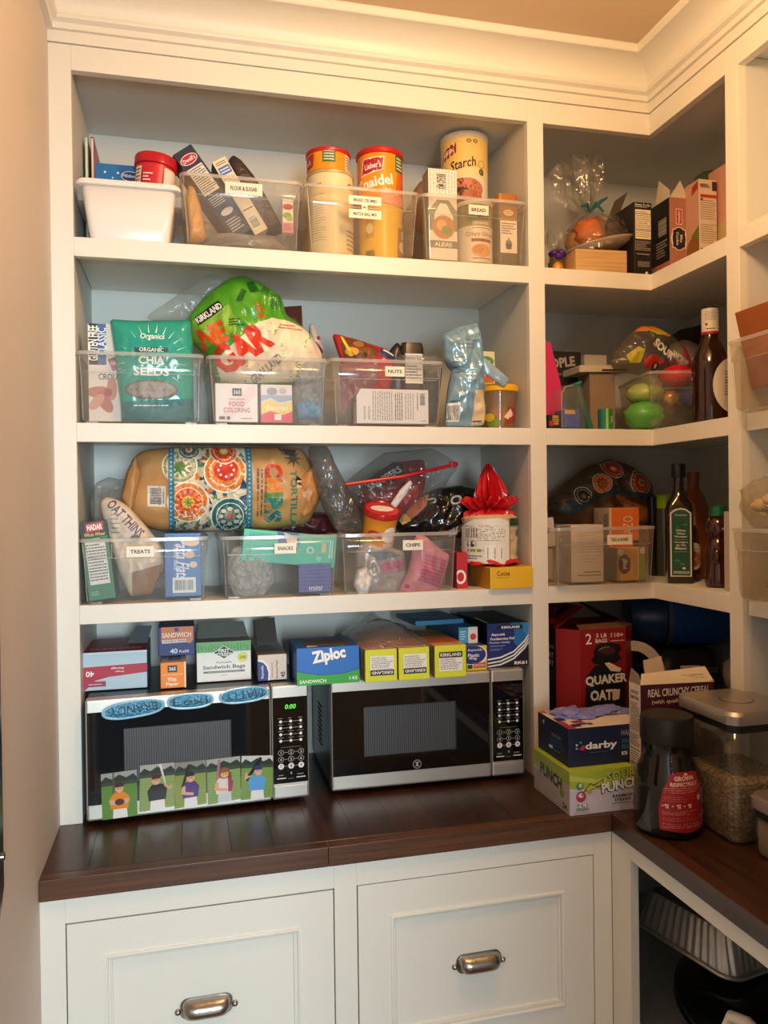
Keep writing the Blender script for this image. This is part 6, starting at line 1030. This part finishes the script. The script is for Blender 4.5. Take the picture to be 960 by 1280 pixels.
# ------------------------------------------------------------------ corner, on the counter
t = thing('oatmeal_box', 'large dark red oatmeal carton with torn front and open flaps', 'box', (1.236, -.008, CT+.0005), (0, 0, 0))
MR, BKC = mat('8c1820', .4), mat('1c1416', .4)
hw, ch, dd, hh = .107, .044, .20, .357
poly = [(-hw, ch), (-hw+ch, 0), (hw-ch, 0), (hw, ch), (hw, dd), (-hw, dd)]
b = MB(); n = len(poly); vs = [(x, y, 0) for x, y in poly]+[(x, y, hh) for x, y in poly]
for i in range(n):
    j = (i+1) % n; b.add([vs[i], vs[j], vs[n+j], vs[n+i]], [(0, 1, 2, 3)], BKC if i == 5 else MR)
b.add(vs[:n], [tuple(reversed(range(n)))], MR); b.obj('carton_body', t, solid=.002)
V_ = lambda L: [(a, .559+.426*b_) for a, b_ in L]
ink(t, 'printed_front', [('t', .18, .935, .075, '2', 'f0e4dc', {'b': .01}), ('r', .30, .90, .306, .97, 'a85a5c'), ('t', .46, .955, .028, '5 LB', 'f0e4dc', {'b': .02, 'w': .24, 'ws': .124}), ('t', .46, .918, .028, 'BAGS', 'f0e4dc', {'b': .02, 'w': .26, 'ws': .124}), ('r', .62, .90, .626, .97, 'a85a5c'), ('t', .81, .953, .03, '110+', 'f0e4dc', {'b': .02, 'w': .28, 'ws': .124}), ('l', .66, .905, .97, .92, 1, 'e0ccc4'),
  ('p', V_([(.28, .66), (.34, .76), (.46, .8), (.68, .8), (.86, .77), (.9, .68), (.82, .62), (.9, .54), (.8, .47), (.6, .45), (.34, .46), (.22, .52), (.3, .6)]), '17141a'), ('p', V_([(.08, -.5), (.12, .26), (.3, .43), (.52, .47), (.8, .42), (.99, .26), (.99, -.5)]), '14161e'), ('e', .6, .845, .06, .026, '4a2628'), ('p', V_([(.38, .69), (.48, .735), (.64, .745), (.64, .735), (.5, .722), (.4, .68)]), '9a8a7c'), ('p', V_([(.52, .47), (.62, .48), (.9, .36), (.86, .31), (.66, .33)]), 'e2d6c0'),
  ('t', .56, .64, .076, 'QUAKER', 'ece6de', {'w': .93, 'ws': .124, 'b': .04, 'rot': 2}), ('t', .5, .535, .076, 'OATS', 'ece6de', {'w': .6, 'ws': .124, 'b': .04}), ('p', [(.68, .56), (.86, .57), (.84, .5), (.7, .49)], 'd8cab4')], lambda u, v: (-hw+ch+u*(2*hw-2*ch), v*hh), hh, lambda a, c_, k: (a, -.0012-k, c_))
ink(t, 'printed_side', [('t', .55, .86, .03, 'NUTRITION', 'a8a4a0', {'w': .8, 'ws': .15}), ('t', .55, .80, .04, 'IS TO BEAT', 'c8c4be', {'w': .8, 'ws': .15, 'b': .02}), ('t', .55, .745, .04, 'EVERY DAY', 'c8c4be', {'w': .8, 'ws': .15, 'b': .02}), ('l', .15, .45, .95, .7, 9, '5a5654'), ('l', .2, .33, .7, .38, 1, '8a8682'), ('e', .8, .28, .03, .03, 'b8b0a0'), ('e', .6, .22, .03, .03, 'b8b0a0'), ('e', .85, .18, .03, .03, 'b8b0a0')], lambda u, v: (u*(dd-ch), v*hh), hh, lambda a, c_, k: (-hw-.0012-k, dd-a, c_))
flap(t, [(-hw, ch, hh), (-hw, dd, hh), (-hw+.06, dd, hh+.055), (-hw+.085, ch+.01, hh+.05)], mat('7a1a20', .4))
ink(t, 'flap_print', [('p', [(.1, .1), (.45, .1), (.4, .3), (.12, .3)], 'c8342c'), ('p', [(.5, .5), (1, .5), (.95, .75), (.55, .75)], 'd8702c'), ('r', .2, .45, .4, .9, '1c1618')], lambda u, v: (u*(dd-ch-.02), v*.05), .05, lambda a, c_, k: (-hw+c_*1.25, ch+.01+a, hh+c_+.002+k))
flap(t, [(hw, ch, hh), (hw, dd, hh), (hw-.085, dd, hh+.055), (hw-.105, ch+.02, hh+.048)], mat('4a2a20', .5)); flap(t, [(-hw+ch, 0, hh), (hw-ch, 0, hh), (hw-ch-.01, .04, hh+.008), (-hw+ch+.01, .04, hh+.006)], mat('6a4a34', .6)); flap(t, [(hw-ch, 0, hh), (hw, ch, hh), (hw-.02, ch+.03, hh+.01), (hw-ch-.02, .03, hh+.006)], mat('5a3a2c', .6))
SP = [('p', [(0, .62), (.3, .56), (1, .52), (1, 1), (0, 1)], 'a8bf2c'), ('p', [(0, .8), (.6, .62), (1, .7), (1, .85), (.4, .78), (0, .92)], 'c8d44c'), ('p', [(.2, .52), (.32, .72), (.36, .66), (.52, .78), (.5, .6), (.38, .6), (.36, .56)], '2c2a1c'), ('p', [(.235, .555), (.32, .68), (.36, .63), (.5, .74), (.48, .63), (.4, .63), (.37, .585)], 'c8d848'),
  ('t', .80, .83, .21, 'SOUR', '24241c', {'w': .47, 'b': .09, 'rot': 4}), ('t', .80, .835, .2, 'SOUR', 'c4d84c', {'w': .46, 'b': .03, 'rot': 4}), ('t', .78, .6, .26, 'PUNCH', '1c1a18', {'w': .62, 'b': .12, 'rot': 6}), ('t', .785, .61, .24, 'PUNCH', 'f2f0ee', {'w': .6, 'b': .05, 'rot': 6}), ('e', .15, .66, .09, .09, '4a8a44'), ('e', .16, .68, .04, .05, 'd8e4dc'), ('e', .30, .52, .07, .07, 'c8a058'), ('e', .17, .42, .125, .125, 'b81c4c'), ('e', .17, .45, .06, .055, 'f0e4e6'), ('e', .19, .46, .025, .025, 'b81c4c'),
  ('t', .19, .22, .12, '24', '1c1a18', {'w': .16, 'b': .09}), ('t', .19, .225, .11, '24', 'f2f0ee', {'w': .14, 'b': .03}), ('t', .19, .12, .06, 'COUNT', '2c2a28', {'w': .2, 'b': .04}), ('t', .82, .35, .075, 'RAINBOW', '24222a', {'w': .32, 'b': .04}), ('t', .82, .26, .07, 'STRAWS', '24222a', {'w': .26, 'b': .04}), ('l', .64, .16, .98, .21, 2, '4a484c'), ('l', .06, .04, .4, .07, 1, '7a787c')]
t = carton('candy_box', 'lime and white candy box in shrink film under the navy glove box', 'box', (1.0935, -.252, CT+.0005), (.155, .182, .095), dict(front='d4ccd8', left='c4bcb8', top='a8bf3c'),
  {'front': SP, 'left': [('p', [(0, .6), (1, .7), (1, 1), (0, 1)], 'a8bf3c'), ('t', .5, .62, .3, 'PUNCH', '3a3830', {'w': .6, 'b': .04, 'rot': -4}), ('e', .8, .4, .1, .1, '8aa83c'), ('t', .87, .14, .13, '24', '2c2a28', {'w': .12, 'b': .03})]})
b = MB(); b.rrect([(-.0785, .0785, -.0925, .0925, .001, .003), (-.079, .079, -.093, .093, .05, .004), (-.0785, .0785, -.0925, .0925, .0955, .003)], clear('ffffff', .05, 'f0f0ee', .08, .6, 50, gloss=.5, key='shrk'), cap0=False, cap1=False); b.obj('shrink_wrap', t, smooth=60)
t = carton('glove_box', 'navy glove box with white logo lettering and purple glove on top', 'box', (1.125, -.226, CT+.0962), (.195, .155, .085), dict(front='17203f', left='141b34', top='dcd0c4', right='17203f'),
  {'front': [('t', .405, .49, .24, 'darby', 'f2f0f2', {'w': .4, 'b': .03}), ('e', .15, .62, .035, .035, '3c8a9c'), ('e', .10, .56, .03, .03, 'c8ccd4'), ('e', .10, .47, .03, .03, '7ab0b8'), ('p', [(.13, .44), (.19, .4), (.2, .56), (.16, .52)], 'c8244c'), ('l', .25, .33, .5, .345, 1, '8a90a8'), ('t', .74, .78, .15, 'HALO', 'c8d0dc', {'w': .16, 'a': 'c', 'b': -.01}), ('t', .73, .56, .11, 'PRO', '2c7aa4', {'w': .13}), ('t', .74, .42, .11, 'BLUE', '2c7aa4', {'w': .15}), ('r', .66, .2, .73, .29, 'dcdce4'), ('t', .695, .245, .06, 'M', '17203f')],
   'left': [('t', .2, .83, .12, 'd', 'f0eef2', {'w': .05}), ('e', .1, .8, .03, .03, 'c8244c'), ('t', .62, .62, .09, 'HALO', '8a94b0', {'w': .3}), ('t', .62, .47, .09, 'PROTECT', '2c5a84', {'w': .45}), ('t', .66, .37, .09, 'GLOVES', '2c5a84', {'w': .45}), ('r', .38, .22, .5, .3, 'dcdce4'), ('l', .52, .2, .75, .26, 1, '6a7494')],
   'top': [('r', 0, 0, .1, .16, 'b01c44'), ('r', .1, .06, .2, .2, '17203f'), ('r', 0, .16, .08, .4, '9a3a54'), ('r', .02, .4, .14, .56, '17203f'), ('r', .16, .24, .3, .36, '8a2c4c'), ('r', .2, .14, .3, .22, '17203f'), ('r', .04, .6, .16, .72, 'c8c8d4'), ('r', .1, .76, .22, .86, '17203f'), ('r', .3, .1, .36, .2, '3c4460'), ('r', 0, .86, .08, 1, 'b01c44')]})
b = MB(); GL_ = mat('7d80c4', .45, bump=.1, bscale=40, key='glove')
for (x, y, z, rx, ry, rz, s_) in ((-.045, .025, .086, .042, .032, .017, 1), (.0, .02, .085, .045, .03, .012, 2), (.05, .025, .087, .045, .028, .014, 3), (-.02, -.005, .085, .03, .02, .010, 4), (.085, .02, .083, .028, .025, .012, 5)): lump(b, (x, y, z), rx, ry, rz, GL_, s_, .4, 2.4, 20, 12, flat=.0858)
g_ = b.obj('glove', smooth=60); g_.location = (1.125, -.1485, CT+.0962); tag(g_, 'crumpled purple nitrile glove spilling from the navy glove box', 'glove')
t = carton('cereal_box', 'maroon cereal box with white lettering and open top flaps', 'box', (1.268, -.272, CT+.0005), (.184, .046, .276), dict(front='4a1c30', left='dcd2c6', top='b8a890', right='3c1626'),
  {'front': [('t', .52, .93, .062, 'REAL CRUNCHY CEREAL', 'f0e8e4', {'w': .84, 'b': .02}), ('t', .36, .855, .042, '(with quality', 'e4d8d4', {'w': .42}), ('l', .1, .755, .36, .77, 1, 'b8a4ac'), ('ring', .5, .72, .035, .03, '8a5a5c'), ('l', .44, .68, .56, .69, 1, 'a08a90'), ('p', [(.55, .2), (.95, .25), (.95, .5), (.6, .48)], '3a1424')],
   'left': [('t', .5, .93, .03, 'WHY NOT', '2c2824', {'w': .7}), ('t', .5, .885, .03, 'SOMETHING', '2c2824', {'w': .8}), ('l', .12, .62, .88, .85, 15, '4a4440'), ('l', .12, .5, .88, .6, 6, '4a4440'), ('r', .08, .2, .92, .49, 'e8e0d4'), ('l', .14, .22, .86, .46, 12, '3a3632'), ('r', .08, .47, .92, .478, '2a2624'), ('r', .08, .36, .92, .364, '2a2624'), ('r', .08, .3, .92, .304, '2a2624'), ('r', .1, .02, .9, .12, 'b89a84')]})
CF_ = mat('e2d4bc', .6)
flap(t, [(-.092, -.023, .276), (.092, -.023, .272), (.082, -.004, .303), (-.084, -.014, .298)], CF_)
ink(t, 'flap_print', [('t', .24, .5, .34, 'SA 9', '3a3028', {'w': .22, 'ws': .16}), ('l', .5, .3, .95, .7, 3, 'a89880')], lambda u, v: (-.082+u*.16, .273+v*.026), .026, lambda a, c_, k: (a, -.0225+(c_-.272)*.45-.0016-k, c_))
flap(t, [(-.092, -.023, .276), (-.092, .023, .276), (-.088, .02, .306), (-.088, -.01, .296)], mat('8a7a66', .6)); flap(t, [(-.05, .023, .272), (.0, .023, .272), (-.006, .03, .325), (-.052, .03, .318)], mat('c8b8a4', .6)); flap(t, [(.04, .023, .272), (.09, .023, .272), (.08, .01, .302), (.03, .01, .304)], mat('cabca4', .6))
# coffee jar
t = thing('coffee_jar', 'waisted glass coffee jar with dark lid and red label', 'jar', (1.180, -.362, CT+.0005), (0, 0, -12))
GLS = clear('d8d0cc', .10, '5a5450', .05, gloss=.6, key='cjar')
def sup(r, z, k=1.): return (r, z)
b = MB(); PR = [(.052, 0), (.062, .003), (.066, .012), (.066, .05), (.064, .09), (.058, .125), (.049, .15), (.045, .165), (.046, .18), (.049, .187)]
b.lathe(PR, GLS, n=48, cap1=False); b.obj('glass', t, smooth=60, solid=.003)
b = MB(); b.lathe([(.045, .006), (.058, .008), (.0605, .016), (.0605, .05), (.0585, .09), (.053, .122), (.047, .138)], mat('2a1a14', .7, bump=.5, bscale=300, key='coffee'), n=40); o = b.obj('coffee', t, smooth=50)
b = MB(); b.lathe([(.049, .182), (.0525, .184), (.0535, .19), (.0535, .228), (.051, .236), (.03, .239), (.001, .239)], mat('1a1513', .4)); b.obj('lid', t, smooth=40)
def jr(z):
    for (r0, z0), (r1, z1) in zip(PR, PR[1:]):
        if z0 <= z <= z1: return r0+(r1-r0)*(z-z0)/max(z1-z0, 1e-6)
    return PR[-1][0]
LW = .12
ink(t, 'paper_label', [('p', [(.02, .05), (.5, .0), (.98, .05), (1, .4), (.93, .72), (.8, .96), (.66, 1), (.34, 1), (.2, .96), (.07, .72), (0, .4)], 'a01e2a'), ('t', .46, .9, .075, 'GROWN', 'f0e0d4', {'w': .4, 'ws': LW, 'b': .03}), ('t', .47, .805, .065, 'RESPECTFULLY', 'f0e0d4', {'w': .56, 'ws': LW, 'b': .02}), ('p', [(.44, .95), (.5, .99), (.54, .95)], 'e8d8c8'), ('l', .1, .66, .86, .76, 3, 'd8a89c', .25), ('l', .08, .52, .6, .62, 3, 'c8807a', .25), ('e', .74, .56, .05, .05, 'e4d0c4'), ('t', .3, .45, .07, '•¶ • ¶ • ¶', 'ecdccc', {'w': .5, 'ws': LW}), ('l', .06, .3, .68, .38, 3, 'd8a89c', .25), ('l', .06, .2, .68, .27, 2, 'c8807a', .25), ('l', .06, .08, .9, .17, 3, 'd8a89c', .25), ('r', .86, .42, .97, .66, 'e0d4cc'), ('bh', .875, .44, .955, .64, '222222'), ('r', .86, .2, .94, .32, 'd8bcb4'), ('ring', .78, .24, .035, .028, 'e4d0c4')], lambda u, v: ((u-.5)*LW, .016+v*.118), .118, lambda a, c_, k: ((jr(c_)+.0016+k)*math.sin(a/.066+R(16)), -(jr(c_)+.0016+k)*math.cos(a/.066+R(16)), c_), maxlen=.012)
OXL = mat('b4aca4', .42, .8, bump=.02, bscale=300, key='oxlid'); SEAL = mat('1d1b1a', .5); CLC = clear('f4f2ee', .05, 'e8e4de', .04, gloss=.6, key='oxo')
def pop(label, loc, w, d, h, fill, fillname, fh):
    t = thing('food_canister', label, 'canister', loc)
    b = MB(); b.rrect([(.012, w-.012, .012, d-.012, .001, .016), (.008, w-.008, .008, d-.008, .008, .02), (.006, w-.006, .006, d-.006, h-.04, .022)], CLC, n=6, cap1=False); b.obj('clear_body', t, smooth=50, solid=.0025)
    b = MB(); rings = []
    b.rrect([(.014, w-.014, .014, d-.014, .004, .016), (.0105, w-.0105, .0105, d-.0105, .010, .018), (.0095, w-.0095, .0095, d-.0095, fh, .018), (.02, w-.02, .02, d-.02, fh+.006, .02)], fill, n=6); o = b.obj(fillname, t, smooth=40); o['kind'] = 'stuff'
    b = MB(); b.rrect([(.005, w-.005, .005, d-.005, h-.042, .022), (.004, w-.004, .004, d-.004, h-.026, .024)], SEAL, n=6); b.obj('seal', t, smooth=40)
    b = MB(); b.rrect([(0, w, 0, d, h-.0258, .026), (-.001, w+.001, -.001, d+.001, h-.008, .027), (.004, w-.004, .004, d-.004, h-.001, .026), (.012, w-.012, .012, d-.012, h, .024)], OXL, n=8); b.obj('lid', t, smooth=40)
    b = MB(); b.lathe([(.0325, h+.0002), (.0335, h+.0006), (.0345, h+.0002)], SEAL, (w/2, d/2, 0), 40, False, False); b.obj('button_ring', t)
    b = MB(); b.lathe([(.0318, h+.0002), (.0318, h+.001), (.001, h+.0012)], OXL, (w/2, d/2, 0), 40); b.obj('push_button', t)
    return t
OAT = bpy.data.materials.new('oats'); OAT.use_nodes = True; nt = OAT.node_tree; pb = nt.nodes['Principled BSDF']
v = nt.nodes.new('ShaderNodeTexVoronoi'); v.inputs['Scale'].default_value = 190; tc = nt.nodes.new('ShaderNodeTexCoord'); cr = nt.nodes.new('ShaderNodeValToRGB'); bp_ = nt.nodes.new('ShaderNodeBump'); bp_.inputs['Strength'].default_value = .8; bp_.inputs['Distance'].default_value = .006
cr.color_ramp.elements[0].color = (*lin('8a6f4e'), 1); cr.color_ramp.elements[1].color = (*lin('e0cba8'), 1)
nt.links.new(tc.outputs['Object'], v.inputs['Vector']); nt.links.new(v.outputs['Color'], cr.inputs[0]); nt.links.new(cr.outputs[0], pb.inputs['Base Color']); nt.links.new(v.outputs['Distance'], bp_.inputs['Height']); nt.links.new(bp_.outputs[0], pb.inputs['Normal']); pb.inputs['Roughness'].default_value = .8
t = pop('tall clear canister of rolled oats with brushed metal lid', (1.243, -.485, CT+.0005), .165, .190, .262, OAT, 'rolled_oats', .118)
t = pop('short clear canister of flour at the right edge of the counter', (1.258, -.685, CT+.0005), .165, .185, .118, mat('d8c8b4', .9, bump=.2, bscale=60, key='flour'), 'flour', .068)
# blue pot and other things in the corner back
BL = mat('2257a8', .25, coat=.4, key='bluepot')
t = thing('blue_pot', 'dark blue pot lying on its side under the third corner shelf', 'pot', (1.58, .165, CT+.268), (0, 0, -18))
b = MB(); b.lathe([(.060, .15), (.074, .13), (.080, .09), (.082, 0), (.082, -.05), (.079, -.05), (.078, 0), (.074, .12)], BL, (0, 0, .083), 40, ax='x', cap0=True, cap1=True); b.obj('pot_body', t, smooth=50)
b = MB(); b.lathe([(.0825, -.058), (.086, -.056), (.086, -.046), (.0825, -.044)], mat('7a8a9c', .3, .7), (0, 0, .083), 40, ax='x', cap0=False, cap1=False); b.obj('rim', t, smooth=40)
b = MB(); b.lathe([(.001, -.155), (.06, -.15), (.074, -.12), (.078, -.0585), (.001, -.0585)], mat('2c4a78', .3), (0, 0, .083), 40, ax='x'); b.obj('pot_lid', t, smooth=50)
t = thing('appliance', 'grey countertop appliance with rounded top under the blue pot', 'appliance', (1.565, .10, CT+.0005))
b = MB(); b.rrect([(-.085, .10, 0, .17, 0, .03), (-.085, .10, 0, .17, .20, .03), (-.08, .095, .005, .165, .245, .04), (-.06, .08, .02, .15, .266, .04)], mat('3c3c3e', .35), n=6); b.obj('appliance_body', t, smooth=40)
b = MB(); b.rrect([(-.0865, .1015, -.0015, .1715, .20, .031), (-.0865, .1015, -.0015, .1715, .214, .031)], mat('8a8a8c', .3, .5), n=6); b.obj('trim_band', t, smooth=40)
t = thing('paper_strip', 'curved white paper strip standing behind the cereal box', 'paper', (1.395, .03, CT+.0005))
b = MB(); rings = []
for i in range(14):
    a = R(100-82*i/13); x, z = -.055+.085*math.cos(a), .205+.075*math.sin(a)*1.3; nx, nz = math.cos(a), math.sin(a)
    rings.append([(x-nx*.013, 0, z-nz*.013), (x+nx*.013, -.004, z+nz*.013), (x+nx*.013, -.0028, z+nz*.013), (x-nx*.013, .0012, z-nz*.013)])
for x, z in ((.03, .12), (.03, 0)): rings.append([(x-.012, 0, z), (x+.012, -.003, z), (x+.012, -.0018, z), (x-.012, .0012, z)])
b.loft(rings, mat('d8ccc0', .6)); b.obj('strip', t, smooth=40)
b = MB(); 
for k in range(4): lump(b, (0, 0, .035+.068*k), .052, .05, .044, mat('b8b0a6', .5, bump=.2, bscale=30, key='wbag'), k, .2, 3, flat=0)
o = b.obj('white_bag', smooth=60); o.location = (1.575, -.10, CT+.0005); tag(o, 'pale stacked bag at the right end of the corner counter', 'bag')
# ------------------------------------------------------------------ right-hand shelving
def side_bin(label, zs, y1, h=.153):
    t = clear_bin(label, -.14, .14, .25, zs, h, y0=0, dep=.30, rz=-90, M=BINWARM)
    t.location = (XC-.034, y1-.14, zs); return t
side_bin('clear bin at right edge, amber box standing in it', S2+.002, -.332)
t = thing('amber_box', 'glossy amber-brown box tilted in the right edge clear bin', 'box', (1.405, -.47, S2+.055), (14, 0, -90))
b = MB(); b.box(-.125, .125, 0, .09, 0, .165, mat('9a5418', .3)); b.obj('carton_body', t, bevel=.0015)
carton('kraft_packet', 'pale kraft packet lying aslant in the right edge clear bin', 'packet', (1.415, -.50, S2+.01), (.16, .025, .085), dict(front='b49a78'), {'front': [('l', .1, .4, .6, .55, 2, '6a5a44')]}, rot=(0, -14, -90))
side_bin('clear bin below at right edge, filled with bagged snacks', S3-.004, -.338)
for i, (x, y, z, r) in enumerate(((1.44, -.42, .008, .05), (1.44, -.51, .008, .05), (1.43, -.45, .07, .045), (1.45, -.54, .07, .045))):
    lumpthing('snack_pouch', ('front rosy beige snack pouch at the bottom of the lower right bin', 'second rosy beige snack pouch at the bottom of the lower right bin', 'upper pale snack pouch nearest the post in the lower right bin', 'upper grey-beige snack pouch at the picture edge, lower right bin')[i], 'pouch', (x, y, S3-.004+z), (r, .045, .032), mat(('b89a8c', 'a88a7c', 'c0a498', 'b09080')[i], .4), 20+i).__setitem__('group', 'snack pouches in the lower right bin')
t = thing('clear_food_bag', 'clear knotted bag with pale food on the lower right edge bin', 'plastic bag', (1.395, -.415, S3+.149))
b = MB(); lump(b, (0, 0, .05), .05, .075, .055, clear('f8f4ec', .12, 'e4d8c8', .08, .5, 40, gloss=.6, key='kbag'), 3, .14, 3, 28, 18); b.obj('bag_film', t, smooth=60)
b = MB()
for i in range(5): lump(b, (.01*math.cos(i*2), .028*math.sin(i*1.7), .035+.012*(i % 3)), .018, .018, .014, mat('d8c08a', .6), i, .3, 3, 10, 7)
b.obj('pale_food', t, smooth=60)
# ------------------------------------------------------------------ open cabinet
t = thing('roaster_oven', 'black-lidded oval roaster oven on the open cabinet floor', 'roaster', (1.40, -.475, CT-.494))
def oval(levels, M, n=48):
    b = MB(); b.loft([[(rx*math.cos(2*math.pi*i/n), ry*math.sin(2*math.pi*i/n), z) for i in range(n)] for rx, ry, z in levels], M); return b
oval([(.19, .235, .0), (.205, .25, .01), (.205, .25, .125)], mat('8a8680', .35, .6)).obj('roaster_body', t, smooth=50)
oval([(.214, .262, .126), (.220, .268, .132), (.220, .268, .142), (.205, .25, .152), (.17, .21, .172), (.08, .1, .183), (.001, .001, .184)], mat('101012', .18, coat=.5, key='rlid')).obj('lid', t, smooth=50)
oval([(.221, .269, .121), (.2225, .271, .1225), (.2225, .271, .125), (.221, .269, .1255)], mat('b8b4ae', .2, 1.)).obj('chrome_rim', t, smooth=40)
b = MB(); b.tube([(-.215, -.10, .06), (-.235, -.10, .09), (-.235, -.10, .125), (-.222, -.10, .146)], .003, mat('b8b4ae', .2, 1.), 8); b.tube([(-.205, -.15, .06), (-.225, -.15, .09), (-.225, -.15, .125), (-.212, -.15, .146)], .003, mat('b8b4ae', .2, 1.), 8)
o = b.obj('wire_handle', t); o['kind'] = 'stuff'
b = MB(); b.rrect([(-.226, -.206, -.16, -.09, .06, .006), (-.226, -.206, -.16, -.09, .145, .006)], mat('141416', .3)); b.obj('side_grip', t, bevel=.002)
t = thing('foil_tray', 'ribbed silver foil tray upside down on the roaster lid', 'tray', (1.315, -.285, CT-.296), (3, 5, 17))
FO = mat('d4d2ce', .38, .75, bump=.15, bscale=60, key='foil')
hx, hy, th = .075, .125, .078; n = 160; rings = []
def rr_pt(a, hx, hy, r):
    # rounded rectangle, by arclength fraction
    segs = [(2*(hy-r), 's'), (math.pi*r/2, 'c'), (2*(hx-r), 's'), (math.pi*r/2, 'c')]*2; L = sum(s for s, _ in segs); d = a*L
    cs = [((hx, -hy+r), (0, 1)), ((hx-r, hy-r), 0), ((hx-r, hy), (-1, 0)), ((-hx+r, hy-r), 90), ((-hx, hy-r), (0, -1)), ((-hx+r, -hy+r), 180), ((-hx+r, -hy), (1, 0)), ((hx-r, -hy+r), 270)]
    for (l, k), c_ in zip(segs, cs):
        if d <= l or c_ is cs[-1]:
            if k == 's': return (c_[0][0]+c_[1][0]*d, c_[0][1]+c_[1][1]*d)
            q = R(c_[1])+d/r; return (c_[0][0]+r*math.cos(q), c_[0][1]+r*math.sin(q))
        d -= l
for z, off, rib in ((0, .012, 0), (.003, .014, 0), (.006, .012, 0), (.006, .002, 0), (.012, 0, 1), (th-.006, -.014, 1), (th, -.018, 0), (th, -.05, 0)):
    ring = []
    for i in range(n):
        x, y = rr_pt(i/n, hx+off, hy+off, .028+max(off, -.01)); k = 1+rib*.018*(1 if (i % 4) < 2 else -1); ring.append((x*k, y*(1+rib*.010*(1 if (i % 4) < 2 else -1)), z))
    rings.append(ring)
b = MB(); b.loft(rings, FO, False, True); b.obj('tray_body', t, smooth=30)
boxpart('riser_board', oc, .04, .18, -.8, -.6, CT-.4935, CT-.4705)
t = thing('white_jug', 'white jug with curved handle at the bottom right corner', 'jug', (1.195, -.725, CT-.470))
WJ = mat('e4ddd2', .35); b = MB(); b.lathe([(.06, 0), (.07, .004), (.075, .2), (.07, .235), (.06, .25), (.057, .25), (.065, .23), (.07, .2), (.066, .01), (.001, .008)], WJ); b.obj('jug_body', t, smooth=50)
b = MB(); b.tube([(-.03, .065, .225), (-.035, .10, .235), (-.04, .135, .225), (-.042, .15, .19), (-.04, .14, .14), (-.036, .1, .10), (-.03, .068, .09)], .0105, WJ, 12); b.obj('handle', t, smooth=60)
